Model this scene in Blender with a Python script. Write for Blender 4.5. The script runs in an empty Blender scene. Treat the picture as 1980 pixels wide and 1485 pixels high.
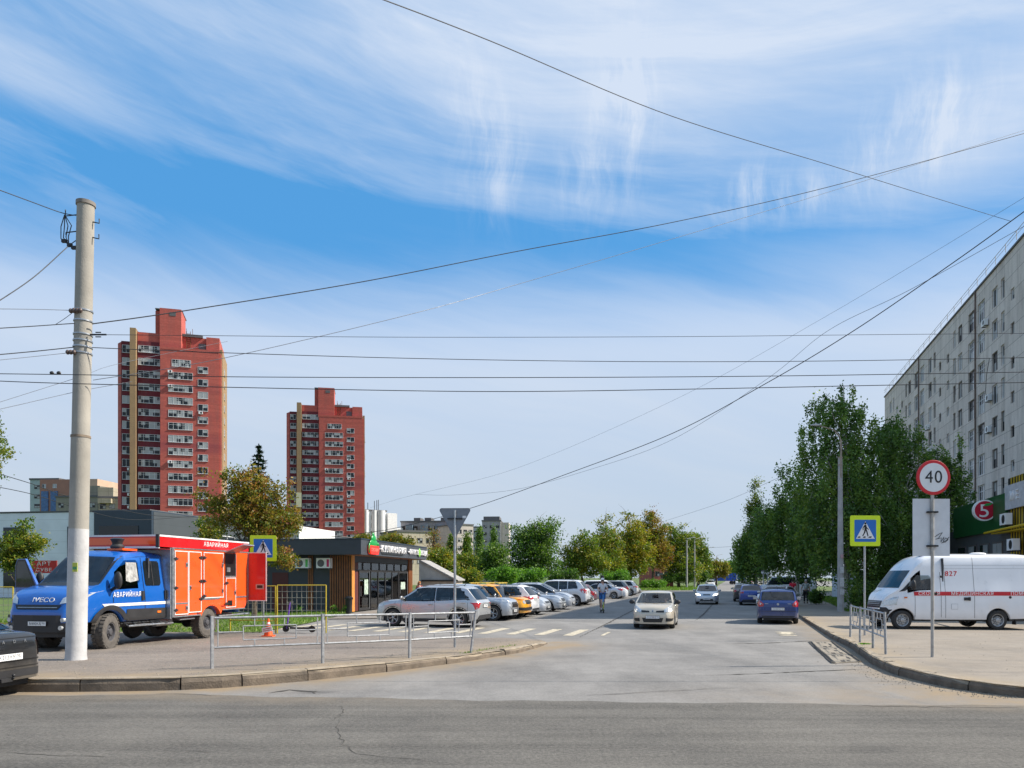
import bpy, bmesh, math, random
import numpy as np
from mathutils import Vector, Matrix
from mathutils.bvhtree import BVHTree
R = math.radians
random.seed(7)
S = bpy.context.scene
C = S.collection
# ---------------------------------------------------------------- camera
F, HC, HZ = 1450.0, 2.0, 1117.0          # focal length (px of the 1980 px photo), eye height, horizon row
cd = bpy.data.cameras.new('camera'); cam = bpy.data.objects.new('camera', cd); C.objects.link(cam)
cam.location = (0, 0, HC); cam.rotation_euler = (R(90), 0, 0)
cd.sensor_width = 36; cd.lens = F / 1980 * 36; cd.shift_y = (HZ - 742.5) / 1980; cd.clip_end = 6000; cd.clip_start = .1
S.camera = cam
# ---------------------------------------------------------------- light
SUN_AZ, SUN_EL = 4.0, 41.0               # degrees: azimuth from +X towards +Y, elevation
sd = bpy.data.lights.new('sun', 'SUN'); sd.energy = 4.6; sd.angle = R(.53); sd.color = (1, .915, .80)
so = bpy.data.objects.new('sun', sd); C.objects.link(so)
sdir = Vector((math.cos(R(SUN_EL)) * math.cos(R(SUN_AZ)), math.cos(R(SUN_EL)) * math.sin(R(SUN_AZ)), math.sin(R(SUN_EL))))
so.rotation_euler = sdir.to_track_quat('Z', 'Y').to_euler(); so.location = (60, -10, 80)
S.view_settings.view_transform = 'Standard'; S.view_settings.look = 'None'
S.view_settings.gamma = 1; S.view_settings.exposure = 0.68

# ---------------------------------------------------------------- node helpers
class NT:
    def __init__(s, tree): s.t = tree; s.n = tree.nodes; s.l = tree.links
    def node(s, typ, **kw):
        n = s.n.new(typ)
        for k, v in kw.items():
            if hasattr(n, k): setattr(n, k, v)
        return n
    def put(s, sock, v):
        if hasattr(v, 'links') or isinstance(v, bpy.types.NodeSocket): s.l.new(v, sock)
        else: sock.default_value = v
    def m(s, op, a, b=0.0, c=None, clamp=False):
        n = s.n.new('ShaderNodeMath'); n.operation = op; n.use_clamp = clamp
        s.put(n.inputs[0], a); s.put(n.inputs[1], b)
        if c is not None: s.put(n.inputs[2], c)
        return n.outputs[0]
    def noise(s, vec, scale, detail=3, rough=.5, dist=0.0):
        n = s.n.new('ShaderNodeTexNoise'); n.inputs['Scale'].default_value = scale
        n.inputs['Detail'].default_value = detail; n.inputs['Roughness'].default_value = rough
        n.inputs['Distortion'].default_value = dist
        if vec is not None: s.l.new(vec, n.inputs['Vector'])
        return n.outputs[0]
    def mapr(s, v, a, b, c=0.0, d=1.0, smooth=False):
        n = s.n.new('ShaderNodeMapRange'); n.clamp = True
        if smooth: n.interpolation_type = 'SMOOTHSTEP'
        s.put(n.inputs[0], v)
        for i, x in enumerate((a, b, c, d)): s.put(n.inputs[i + 1], x)
        return n.outputs[0]
    def mix(s, f, a, b, typ='MIX'):
        n = s.n.new('ShaderNodeMix'); n.data_type = 'RGBA'; n.blend_type = typ
        s.put(n.inputs[0], f); s.put(n.inputs[6], col4(a)); s.put(n.inputs[7], col4(b))
        return n.outputs[2]
    def comb(s, x, y, z):
        n = s.n.new('ShaderNodeCombineXYZ'); s.put(n.inputs[0], x); s.put(n.inputs[1], y); s.put(n.inputs[2], z)
        return n.outputs[0]
def col4(c):
    if isinstance(c, (tuple, list)): return (c[0], c[1], c[2], 1.0)
    return c

# ---------------------------------------------------------------- sky
W = bpy.data.worlds.new('World'); S.world = W; W.use_nodes = True
W.node_tree.nodes.clear(); T = NT(W.node_tree)
out = T.node('ShaderNodeOutputWorld'); bg = T.node('ShaderNodeBackground')
sky = T.node('ShaderNodeTexSky'); sky.sky_type = 'NISHITA'; sky.sun_disc = False
sky.sun_elevation = R(SUN_EL); sky.sun_rotation = R(90 - SUN_AZ)
sky.air_density = 1.0; sky.dust_density = .6; sky.ozone_density = 2.2
tc = T.node('ShaderNodeTexCoord'); sx = T.node('ShaderNodeSeparateXYZ'); T.l.new(tc.outputs['Generated'], sx.inputs[0])
dx, dy, dz = sx.outputs
az = T.m('ARCTAN2', dx, dy); el = T.m('ARCSINE', dz)
azd = T.m('MULTIPLY', az, 57.2958); eld = T.m('MULTIPLY', el, 57.2958)
def blob(a0, e0, ra, re, tilt=0.0):       # soft patch of sky around an azimuth and elevation in degrees
    da = T.m('SUBTRACT', azd, a0); de = T.m('SUBTRACT', eld, e0)
    c, s_ = math.cos(R(tilt)), math.sin(R(tilt))
    u = T.m('DIVIDE', T.m('ADD', T.m('MULTIPLY', da, c), T.m('MULTIPLY', de, s_)), ra)
    v = T.m('DIVIDE', T.m('SUBTRACT', T.m('MULTIPLY', de, c), T.m('MULTIPLY', da, s_)), re)
    q = T.m('ADD', T.m('MULTIPLY', u, u), T.m('MULTIPLY', v, v))
    return T.m('EXPONENT', T.m('MULTIPLY', q, -1.0))
# veil of high cloud: thin bands running gently down to the right
wob = T.noise(T.comb(T.m('MULTIPLY', azd, .03), T.m('MULTIPLY', eld, .05), 3.1), 1.0, 3, .5)
ban = T.comb(T.m('ADD', T.m('MULTIPLY', azd, .022), T.m('MULTIPLY', eld, .02)), T.m('ADD', T.m('ADD', T.m('MULTIPLY', eld, .13), T.m('MULTIPLY', azd, .028)), T.m('MULTIPLY', wob, 1.1)), 0.0)
bands = T.mapr(T.noise(ban, 1.15, 6, .6, .2), .30, .78, 0, 1, True)
fib = T.comb(T.m('ADD', T.m('MULTIPLY', azd, .10), T.m('MULTIPLY', wob, 1.5)), T.m('ADD', T.m('MULTIPLY', eld, .5), T.m('MULTIPLY', azd, .14)), 7.0)
fibre = T.mapr(T.noise(fib, 1.6, 6, .6, .4), .38, .75, 0, 1)
horizon = T.mapr(T.m('ADD', eld, T.m('MULTIPLY', T.m('SUBTRACT', bands, .5), 3.5)), 15.0, 24.0, 1.0, 0.0, True)
horizon = T.m('MAXIMUM', horizon, 0.0)
topv = T.mapr(eld, 27.0, 38.0, 0.0, .50, True)
blue = T.m('ADD', T.m('ADD', T.m('MULTIPLY', blob(-19, 23.5, 20, 4.6, -6), 1.15), T.m('MULTIPLY', blob(22, 21.0, 16, 2.8, -4), 1.3)), T.m('MULTIPLY', blob(3, 21.8, 16, 3.2, -4), 1.0))
white = T.m('ADD', T.m('MULTIPLY', blob(-35, 30, 9, 1.8, -10), .35), T.m('ADD', T.m('MULTIPLY', blob(14, 33, 22, 5, -10), .22), T.m('MULTIPLY', blob(33, 27, 9, 3.5, 15), .5)))
fin = T.comb(T.m('ADD', T.m('MULTIPLY', azd, .035), T.m('MULTIPLY', wob, 1.2)), T.m('ADD', T.m('ADD', T.m('MULTIPLY', eld, .30), T.m('MULTIPLY', azd, .045)), T.m('MULTIPLY', wob, 1.4)), 4.0)
fine = T.mapr(T.noise(fin, 1.0, 8, .62, .3), .36, .74, 0, 1, True)
veil = T.m('ADD', T.m('ADD', T.m('MULTIPLY', bands, .13), T.m('MULTIPLY', fibre, .10)), T.m('ADD', T.m('MULTIPLY', fine, .32), .08))
topv = T.m('MULTIPLY', topv, T.mapr(azd, -26, 8, .15, 1.1))
veil = T.m('ADD', veil, T.m('ADD', topv, white))
veil = T.m('SUBTRACT', veil, T.m('MULTIPLY', blue, .34))
lo = T.m('MULTIPLY', horizon, T.m('ADD', .78, T.m('MULTIPLY', bands, .16)))
veil = T.m('MAXIMUM', veil, lo)
# upright wisps
wv = T.comb(T.m('ADD', T.m('MULTIPLY', azd, .62), T.m('MULTIPLY', T.noise(T.comb(T.m('MULTIPLY', azd, .2), T.m('MULTIPLY', eld, .18), 1.0), 1.0, 2, .5), 1.8)), T.m('MULTIPLY', eld, .16), 2.0)
wisp = T.mapr(T.noise(wv, 1.0, 10, .66, .1), .36, .80, 0, 1, True)
wm = T.m('ADD', T.m('ADD', T.m('MULTIPLY', blob(-3.2, 31, 2.2, 4.0, 8), .75), T.m('MULTIPLY', blob(8.5, 31.5, 2.4, 4.2, -8), 1.3)), T.m('ADD', T.m('MULTIPLY', blob(-1.0, 28.6, 1.8, 3.4, -10), 1.1), T.m('MULTIPLY', blob(5.6, 27.6, 3.0, 2.6), .8)))
wm = T.m('ADD', wm, T.m('ADD', T.m('MULTIPLY', blob(17.5, 26.0, 2.4, 1.5, 12), 1.7), T.m('ADD', T.m('MULTIPLY', blob(22, 25.4, 3.2, 1.1, 6), 1.5), T.m('MULTIPLY', blob(28.5, 27.5, 4.0, 2.6, 24), 1.6))))
veil = T.m('ADD', veil, T.m('MULTIPLY', T.m('MULTIPLY', wisp, wm), .40))
veil = T.m('MINIMUM', T.m('MAXIMUM', veil, 0.0), .95)
hs = T.node('ShaderNodeHueSaturation'); hs.inputs['Saturation'].default_value = 1.28; hs.inputs['Value'].default_value = 1.0
T.l.new(sky.outputs[0], hs.inputs['Color'])
bl = T.mix(.82, hs.outputs[0], (.50, 2.0, 4.2))
cloudc = T.mix(T.mapr(eld, 2, 19), (3.35, 3.7, 4.1), (3.75, 4.25, 5.05))
skyc = T.mix(veil, bl, cloudc)
T.l.new(skyc, bg.inputs[0]); bg.inputs[1].default_value = .115
T.l.new(bg.outputs[0], out.inputs[0])

# ---------------------------------------------------------------- materials
MATS = {}
def mat(name, col, rough=.6, metal=0.0, var=.12, vs=3.0, bump=0.0, bs=40.0, coat=0.0, alpha=None, emit=None, es=0.0, spec=.5, trans=0.0):
    if name in MATS: return MATS[name]
    m = bpy.data.materials.new(name); m.use_nodes = True; m.node_tree.nodes.clear(); t = NT(m.node_tree)
    o = t.node('ShaderNodeOutputMaterial'); b = t.node('ShaderNodeBsdfPrincipled'); t.l.new(b.outputs[0], o.inputs[0])
    tc = t.node('ShaderNodeTexCoord'); v = tc.outputs['Object']
    n = t.noise(v, vs, 5, .6); f = t.mapr(n, .3, .7, 1 - var, 1 + var)
    c = t.mix(1.0, col, t.comb(f, f, f), 'MULTIPLY'); t.l.new(c, b.inputs['Base Color'])
    rr = t.mapr(n, .3, .7, max(0, rough - .07), min(1, rough + .07)); t.l.new(rr, b.inputs['Roughness'])
    b.inputs['Metallic'].default_value = metal; b.inputs['Specular IOR Level'].default_value = spec
    b.inputs['Coat Weight'].default_value = coat; b.inputs['Coat Roughness'].default_value = .04
    b.inputs['Transmission Weight'].default_value = trans
    if alpha is not None: b.inputs['Alpha'].default_value = alpha
    if emit: b.inputs['Emission Color'].default_value = (*emit, 1); b.inputs['Emission Strength'].default_value = es
    if bump:
        bn = t.node('ShaderNodeBump'); bn.inputs['Strength'].default_value = bump; bn.inputs['Distance'].default_value = .02
        t.l.new(t.noise(v, bs, 4, .6), bn.inputs['Height']); t.l.new(bn.outputs[0], b.inputs['Normal'])
    MATS[name] = m; return m
def paint(name, col, metal=.0, rough=.32):
    if name in MATS: return MATS[name]
    m = mat(name, col, rough, metal, .04, 2.0, 0, coat=.8)
    t = NT(m.node_tree); b = [n for n in m.node_tree.nodes if n.type == 'BSDF_PRINCIPLED'][0]
    # a little road dust low on the body, patchy
    tc = t.node('ShaderNodeTexCoord'); sp = t.node('ShaderNodeSeparateXYZ'); t.l.new(tc.outputs['Object'], sp.inputs[0])
    lowf = t.mapr(t.m('ADD', sp.outputs[2], t.m('MULTIPLY', t.noise(tc.outputs['Object'], 5, 4), .25)), .25, .75, .4, 0)
    src = b.inputs['Base Color'].links[0].from_socket
    t.l.new(t.mix(lowf, src, (.30, .26, .21)), b.inputs['Base Color'])
    return m

M = {}
M['dark'] = mat('dark_plastic', (.022, .022, .024), .55, 0, .2)
M['trim'] = mat('black_trim', (.012, .012, .013), .35, 0, .1)
M['glass'] = mat('tinted_glass', (.010, .013, .016), .05, 0, .1, spec=.5)
M['tyre'] = mat('tyre_rubber', (.03, .029, .028), .8, 0, .25, 20, .3, 60)
M['alloy'] = mat('alloy', (.45, .46, .47), .3, .8, .1)
M['steelrim'] = mat('steel_rim', (.38, .39, .4), .4, .5, .2)
M['blackrim'] = mat('black_rim', (.025, .025, .028), .4, .3, .1)
M['white'] = mat('white_paint', (.8, .8, .8), .45, 0, .05)
M['plate'] = mat('plate_white', (.75, .76, .76), .4, 0, .04)
M['ink'] = mat('plate_ink', (.01, .01, .01), .5)
M['red_lamp'] = mat('red_lamp', (.42, .012, .015), .15, 0, .1, spec=.7, coat=.5)
M['clear_lamp'] = mat('clear_lamp', (.55, .58, .6), .12, .4, .2, 30, coat=.6)
M['lit_lamp'] = mat('lit_lamp', (.9, .9, .85), .2, 0, .1, emit=(1, .9, .72), es=2.6)
M['orange_lamp'] = mat('orange_lamp', (.7, .16, .02), .2)
M['galv'] = mat('galvanised', (.40, .42, .44), .38, .75, .2, 12)
M['fence_steel'] = mat('fence_steel', (.33, .34, .35), .45, .35, .25, 14, .15, 60)
M['concrete'] = mat('concrete', (.40, .375, .33), .85, 0, .18, 2.2, .25, 60)
M['rust'] = mat('rust', (.16, .07, .035), .8, 0, .3, 10)
M['wire'] = mat('wire_rubber', (.02, .021, .024), .6)
M['wire_thin'] = mat('wire_bare', (.12, .13, .15), .5)
M['skin'] = mat('skin', (.50, .30, .22), .55, 0, .06)
M['hair'] = mat('dark_hair', (.03, .022, .018), .7)
M['interior'] = mat('car_interior', (.05, .05, .055), .8)

# ---------------------------------------------------------------- mesh helpers
class MB:
    def __init__(s): s.v = []; s.f = []; s.mi = []; s.k = 0
    def add(s, vs, fs, mi=None):
        o = len(s.v); s.v += [tuple(v) for v in vs]; s.f += [tuple(i + o for i in f) for f in fs]
        s.mi += [s.k if mi is None else mi] * len(fs); return s
    def box(s, c, d, rz=0.0, mi=None, M4=None):
        hx, hy, hz = d[0] / 2, d[1] / 2, d[2] / 2
        vs = [Vector((x, y, z)) for x in (-hx, hx) for y in (-hy, hy) for z in (-hz, hz)]
        rt = Matrix.Rotation(rz, 3, 'Z') if M4 is None else M4
        vs = [rt @ v + Vector(c) for v in vs]
        return s.add(vs, [(0, 1, 3, 2), (4, 6, 7, 5), (0, 4, 5, 1), (2, 3, 7, 6), (0, 2, 6, 4), (1, 5, 7, 3)], mi)
    def bb(s, x0, x1, y0, y1, z0, z1, mi=None):
        return s.box(((x0 + x1) / 2, (y0 + y1) / 2, (z0 + z1) / 2), (abs(x1 - x0), abs(y1 - y0), abs(z1 - z0)), 0, mi)
    def tube(s, pts, r, n=8, mi=None, cap=True):
        pts = [Vector(p) for p in pts]; rs = r if isinstance(r, (list, tuple)) else [r] * len(pts)
        vs = []; fs = []
        up = None
        for i, p in enumerate(pts):
            d = (pts[min(i + 1, len(pts) - 1)] - pts[max(i - 1, 0)])
            if d.length < 1e-9: d = Vector((0, 0, 1))
            d.normalize()
            if up is None: up = Vector((1, 0, 0)) if abs(d.x) < .8 else Vector((0, 1, 0))
            a = d.cross(up)
            if a.length < 1e-6: a = d.orthogonal()
            a.normalize(); b = d.cross(a); up = a.cross(d)
            for k in range(n):
                t = 2 * math.pi * k / n; vs.append(p + (a * math.cos(t) + b * math.sin(t)) * rs[i])
        for i in range(len(pts) - 1):
            for k in range(n):
                fs.append((i * n + k, i * n + (k + 1) % n, (i + 1) * n + (k + 1) % n, (i + 1) * n + k))
        if cap: fs.append(tuple(range(n))[::-1]); fs.append(tuple((len(pts) - 1) * n + k for k in range(n)))
        return s.add(vs, fs, mi)
    def lathe(s, prof, c=(0, 0, 0), axis='Z', n=24, mi=None, cap=True):
        vs = []; fs = []
        for (r, h) in prof:
            for k in range(n):
                t = 2 * math.pi * k / n; a, b = r * math.cos(t), r * math.sin(t)
                v = {'Z': (a, b, h), 'Y': (a, h, b), 'X': (h, a, b)}[axis]
                vs.append((v[0] + c[0], v[1] + c[1], v[2] + c[2]))
        m = len(prof)
        for i in range(m - 1):
            for k in range(n): fs.append((i * n + k, i * n + (k + 1) % n, (i + 1) * n + (k + 1) % n, (i + 1) * n + k))
        if cap and prof[0][0] > 1e-6: fs.append(tuple(range(n)))
        if cap and prof[-1][0] > 1e-6: fs.append(tuple((m - 1) * n + k for k in range(n)))
        return s.add(vs, fs, mi)
    def prism(s, poly, a0, a1, plane='XY', mi=None):
        n = len(poly)
        def P(p, h): return {'XY': (p[0], p[1], h), 'XZ': (p[0], h, p[1]), 'YZ': (h, p[0], p[1])}[plane]
        vs = [P(p, a0) for p in poly] + [P(p, a1) for p in poly]
        fs = [tuple(range(n))[::-1], tuple(range(n, 2 * n))] + [(i, (i + 1) % n, n + (i + 1) % n, n + i) for i in range(n)]
        return s.add(vs, fs, mi)
    def ellip(s, c, r, n=12, m=8, mi=None):
        vs = []; fs = []
        for i in range(m + 1):
            p = math.pi * i / m
            for k in range(n):
                t = 2 * math.pi * k / n
                vs.append((c[0] + r[0] * math.sin(p) * math.cos(t), c[1] + r[1] * math.sin(p) * math.sin(t), c[2] + r[2] * math.cos(p)))
        for i in range(m):
            for k in range(n): fs.append((i * n + k, (i + 1) * n + k, (i + 1) * n + (k + 1) % n, i * n + (k + 1) % n))
        return s.add(vs, fs, mi)
    def mesh(s, name, mats, smooth=False, fix=True):
        me = bpy.data.meshes.new(name); me.from_pydata(s.v, [], s.f)
        mats = mats if isinstance(mats, (list, tuple)) else [mats]
        for m_ in mats: me.materials.append(m_)
        me.polygons.foreach_set('material_index', s.mi)
        if fix:
            bm = bmesh.new(); bm.from_mesh(me); bmesh.ops.remove_doubles(bm, verts=bm.verts, dist=1e-5)
            bmesh.ops.recalc_face_normals(bm, faces=bm.faces); bm.to_mesh(me); bm.free()
        if smooth: smoothen(me)
        return me
    def build(s, name, mats, parent=None, smooth=False, loc=None, rz=0.0, fix=True):
        return link(name, s.mesh(name, mats, smooth, fix), parent, loc, rz)
def smoothen(me, ang=38):
    me.polygons.foreach_set('use_smooth', [True] * len(me.polygons))
    try: me.set_sharp_from_angle(angle=R(ang))
    except Exception: pass
def link(name, me, parent=None, loc=None, rz=0.0):
    o = bpy.data.objects.new(name, me); C.objects.link(o)
    if parent is not None: o.parent = parent
    if loc is not None: o.location = loc
    if rz: o.rotation_euler = (0, 0, rz)
    return o
def tag(o, label=None, cat=None, group=None, kind=None):
    if label: o['label'] = label
    if cat: o['category'] = cat
    if group: o['group'] = group
    if kind: o['kind'] = kind
    return o
def thing(name, label, cat, loc=(0, 0, 0), rz=0.0, group=None):
    o = bpy.data.objects.new(name, None); C.objects.link(o); o.empty_display_size = .3
    o.location = loc; o.rotation_euler = (0, 0, rz)
    return tag(o, label, cat, group)
def dup(root, loc=None, rz=None, label=None, group=None):
    def cp(o, par):
        c = o.copy(); C.objects.link(c); c.parent = par
        for ch in list(o.children): cp(ch, c)
        return c
    r = cp(root, None)
    if loc is not None: r.location = loc
    if rz is not None: r.rotation_euler = (0, 0, rz)
    if label: r['label'] = label
    if group: r['group'] = group
    return r
def at(px, py, Y):                        # the point seen at a photo pixel, at depth Y
    return Vector(((px - 990) * Y / F, Y, HC - (py - HZ) * Y / F))
def gp(px, py, z=0.0):                    # the ground point seen at a photo pixel
    Y = (HC - z) * F / (py - HZ); return Vector(((px - 990) * Y / F, Y, z))
def text(body, size, name, mt, parent, loc, rot, depth=.004, align='CENTER', sx=1.0, bold=0.0):
    cu = bpy.data.curves.new(name, 'FONT'); cu.body = body; cu.size = size; cu.extrude = depth; cu.align_x = align; cu.align_y = 'CENTER'; cu.offset = 0; cu.space_character = 1.12
    o = bpy.data.objects.new(name, cu); C.objects.link(o)
    dg = bpy.context.evaluated_depsgraph_get(); me = bpy.data.meshes.new_from_object(o.evaluated_get(dg)); me.name = name
    bpy.data.objects.remove(o); bpy.data.curves.remove(cu)
    me.materials.clear(); me.materials.append(mt)
    t = link(name, me, parent, loc); t.rotation_euler = rot; t.scale = (sx, 1, 1); return t
def inpoly(x, y, poly):
    c = False; j = len(poly) - 1
    for i in range(len(poly)):
        xi, yi = poly[i][:2]; xj, yj = poly[j][:2]
        if (yi > y) != (yj > y) and x < (xj - xi) * (y - yi) / (yj - yi) + xi: c = not c
        j = i
    return c
def seg_dist(X, Y, pl):
    d = np.full(X.shape, 1e9)
    for (a, b) in zip(pl[:-1], pl[1:]):
        ax, ay = a[:2]; bx, by = b[:2]; L = (bx - ax) ** 2 + (by - ay) ** 2 + 1e-9
        t = np.clip(((X - ax) * (bx - ax) + (Y - ay) * (by - ay)) / L, 0, 1)
        d = np.minimum(d, np.hypot(X - ax - t * (bx - ax), Y - ay - t * (by - ay)))
    return d
# ---------------------------------------------------------------- ground sheets
def asphalt(name, base, patch=.12, streak=0.0, dust=(.30, .23, .15), speck=.16, bump=.35, sdir=(.12, 2.2)):
    m = bpy.data.materials.new(name); m.use_nodes = True; m.node_tree.nodes.clear(); t = NT(m.node_tree)
    o = t.node('ShaderNodeOutputMaterial'); b = t.node('ShaderNodeBsdfPrincipled'); t.l.new(b.outputs[0], o.inputs[0])
    v = t.node('ShaderNodeTexCoord').outputs['Object']
    sp = t.node('ShaderNodeSeparateXYZ'); t.l.new(v, sp.inputs[0])
    n1 = t.noise(v, 20, 6, .85); n2 = t.noise(v, .35, 6, .6, .6); n3 = t.noise(v, 2.6, 5, .65)
    vo = t.node('ShaderNodeTexVoronoi'); vo.inputs['Scale'].default_value = 38; t.l.new(v, vo.inputs['Vector'])
    st = t.noise(t.comb(t.m('MULTIPLY', sp.outputs[0], sdir[0]), t.m('MULTIPLY', sp.outputs[1], sdir[1]), 0.0), 1.0, 6, .6, .3)
    f = t.m('ADD', t.mapr(n1, .32, .68, 1 - speck * .6, 1 + speck * .6), t.mapr(n2, .3, .7, -patch, patch))
    f = t.m('ADD', f, t.mapr(n3, .3, .7, -.09, .09)); f = t.m('ADD', f, t.mapr(st, .35, .65, -streak, streak))
    f = t.m('MULTIPLY', f, t.mapr(vo.outputs['Distance'], 0, .5, 1.10, .88))
    c = t.mix(1.0, base, t.comb(f, f, f), 'MULTIPLY')
    at_ = t.node('ShaderNodeAttribute'); at_.attribute_name = 'dirt'
    k = t.m('MULTIPLY', at_.outputs['Fac'], t.mapr(t.noise(v, 1.3, 6, .65, .4), .28, .62, .15, 1.15), clamp=True)
    c = t.mix(k, c, t.mix(t.mapr(n1, .3, .7), dust, tuple(x * .72 for x in dust)))
    a2 = t.node('ShaderNodeAttribute'); a2.attribute_name = 'dark_patch'
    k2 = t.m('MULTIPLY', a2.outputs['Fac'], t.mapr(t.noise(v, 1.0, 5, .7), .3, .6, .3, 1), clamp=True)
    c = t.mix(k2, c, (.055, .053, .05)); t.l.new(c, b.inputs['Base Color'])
    t.l.new(t.mapr(n2, .3, .7, .78, .94), b.inputs['Roughness']); b.inputs['Specular IOR Level'].default_value = .35
    bn = t.node('ShaderNodeBump'); bn.inputs['Strength'].default_value = bump; bn.inputs['Distance'].default_value = .012
    t.l.new(t.m('ADD', n1, t.m('MULTIPLY', n3, 1.5)), bn.inputs['Height']); t.l.new(bn.outputs[0], b.inputs['Normal'])
    return m
KL = [(-60, 13.1), (-30, 13.1), (-8.36, 13.18), (-7.45, 13.2), (-6.03, 13.36), (-5.26, 13.68), (-3.92, 15 - .35), (-2.51, 16.4 - .25), (-1.23, 17.8), (.14, 20), (.75, 21.6), (1.05, 22.8)]
KR = [(70, 11.6), (14, 11.75), (10, 12.05), (8.57, 12.55), (8.3, 12.9), (7.99, 13.7), (7.92, 14.6), (7.95, 15.6), (8.3, 17.2), (8.8, 18.7), (9.6, 21.2), (10.6, 24.9), (12.2, 30.2), (16.4, 44), (20.9, 57), (32, 95), (50, 157), (154, 517)]
def npz(fn):
    def g(x, y): return float(fn(np.array([x]), np.array([y]))[0])
    return g
def zL_(X, Y):
    kz = np.interp(X, [-60, -4.5, -2.5, -1, 1.2], [.225, .2, .16, .13, .06]); d = seg_dist(X, Y, KL)
    return .012 + kz * np.clip(1 - (d - .8) / 11, 0, 1) * np.clip((24.2 - Y - 0 * X) / 3.5 + (X < -3) * .8, 0, 1).clip(0, 1)
def zR_(X, Y):
    d = seg_dist(X, Y, KR); return .014 + .16 * np.clip(1 - (d - 1.5) / 14, .12, 1) * np.interp(Y, [0, 20, 27, 40, 80], [1, 1, .75, .6, .5])
zL = npz(zL_); zR = npz(zR_)
def sheet(name, poly, zfun, step, mt, kind='structure', attrs=None):
    bm = bmesh.new(); bm.faces.new([bm.verts.new((p[0], p[1], 0)) for p in poly])
    xs = [p[0] for p in poly]; ys = [p[1] for p in poly]
    if step:
        for ax, (a, b) in enumerate(((min(xs), max(xs)), (min(ys), max(ys)))):
            q = a + step
            while q < b:
                co = (q, 0, 0) if ax == 0 else (0, q, 0); no = (1, 0, 0) if ax == 0 else (0, 1, 0)
                bmesh.ops.bisect_plane(bm, geom=bm.verts[:] + bm.edges[:] + bm.faces[:], plane_co=co, plane_no=no); q += step
    bmesh.ops.triangulate(bm, faces=bm.faces)
    me = bpy.data.meshes.new(name); bm.to_mesh(me); bm.free()
    n = len(me.vertices); co = np.empty(n * 3); me.vertices.foreach_get('co', co); co = co.reshape(-1, 3)
    co[:, 2] = zfun(co[:, 0], co[:, 1]) if callable(zfun) else zfun
    me.vertices.foreach_set('co', co.ravel())
    if attrs:
        for k, fn in attrs.items():
            a = me.attributes.new(k, 'FLOAT', 'POINT'); a.data.foreach_set('value', fn(co[:, 0], co[:, 1]).astype(np.float32))
    me.materials.append(mt); me.polygons.foreach_set('use_smooth', [True] * len(me.polygons))
    if me.polygons and me.polygons[0].normal.z < 0: me.flip_normals()
    return tag(link(name, me), kind=kind)
def gridsheet(name, xs, ys, z, mt, attrs=None, kind='structure'):
    X, Y = np.meshgrid(xs, ys); nx, ny = len(xs), len(ys)
    Z = z(X, Y) if callable(z) else np.full(X.shape, z)
    vs = np.stack([X.ravel(), Y.ravel(), Z.ravel()], 1)
    fs = [(j * nx + i, j * nx + i + 1, (j + 1) * nx + i + 1, (j + 1) * nx + i) for j in range(ny - 1) for i in range(nx - 1)]
    me = bpy.data.meshes.new(name); me.from_pydata(vs.tolist(), [], fs)
    if attrs:
        for k, fn in attrs.items():
            a = me.attributes.new(k, 'FLOAT', 'POINT'); a.data.foreach_set('value', fn(X.ravel(), Y.ravel()).astype(np.float32))
    me.materials.append(mt); return tag(link(name, me), kind=kind)
A_main = asphalt('asphalt_main', (.128, .120, .106), .18, .17, speck=.9, bump=.9)
A_side = asphalt('asphalt_side', (.222, .214, .202), .22, .09, speck=.4, sdir=(.9, .25))
A_pave = asphalt('asphalt_pavement', (.215, .186, .16), .18, .06, dust=(.32, .25, .165), speck=.9, bump=.6)
A_paveR = asphalt('asphalt_pavement_pale', (.265, .235, .20), .18, .06, dust=(.37, .29, .19), speck=.2, bump=.45)
A_drive = asphalt('asphalt_lot', (.19, .188, .185), .16, .05, speck=.2)
def g_ground():
    m = bpy.data.materials.new('soil_grass'); m.use_nodes = True; m.node_tree.nodes.clear(); t = NT(m.node_tree)
    o = t.node('ShaderNodeOutputMaterial'); b = t.node('ShaderNodeBsdfPrincipled'); t.l.new(b.outputs[0], o.inputs[0])
    v = t.node('ShaderNodeTexCoord').outputs['Object']
    c = t.mix(t.mapr(t.noise(v, .8, 6, .65), .35, .65), (.05, .10, .015), (.10, .15, .025))
    c = t.mix(t.mapr(t.noise(v, .12, 4, .6), .5, .75), c, (.17, .14, .08)); t.l.new(c, b.inputs['Base Color']); b.inputs['Roughness'].default_value = .95
    bn = t.node('ShaderNodeBump'); bn.inputs['Strength'].default_value = .8; bn.inputs['Distance'].default_value = .05
    t.l.new(t.noise(v, 14, 4, .7), bn.inputs['Height']); t.l.new(bn.outputs[0], b.inputs['Normal']); return m
M['grass'] = g_ground()
nv = np.array
gridsheet('ground', [-2500, -400, -100, 0, 100, 400, 2500], [-400, -50, 50, 200, 600, 3500], -.03, M['grass'])
def seam(X): return np.interp(X, [-60, -8, -5.6, -4, 0, 3, 7, 12, 70], [12.9, 12.75, 12.9, 12.62, 12.2, 12.0, 11.75, 11.6, 11.5]) + .05 * np.sin(X * 1.9) + .03 * np.sin(X * 5.3 + 1)
xs = np.concatenate([[-400, -120, -60], np.arange(-30, -12, 1.5), np.arange(-12, 14, .2), np.arange(14, 34, 2), [60, 120, 400]])
ts = np.linspace(0, 1, 60)
X, Tm = np.meshgrid(xs, ts); Yg = -30 + (seam(X) + 30) * np.where(Tm < .1, Tm * 7.5, .75 + (Tm - .1) / .9 * .25)
nx, ny = len(xs), len(ts)
me = bpy.data.meshes.new('main_road')
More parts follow.
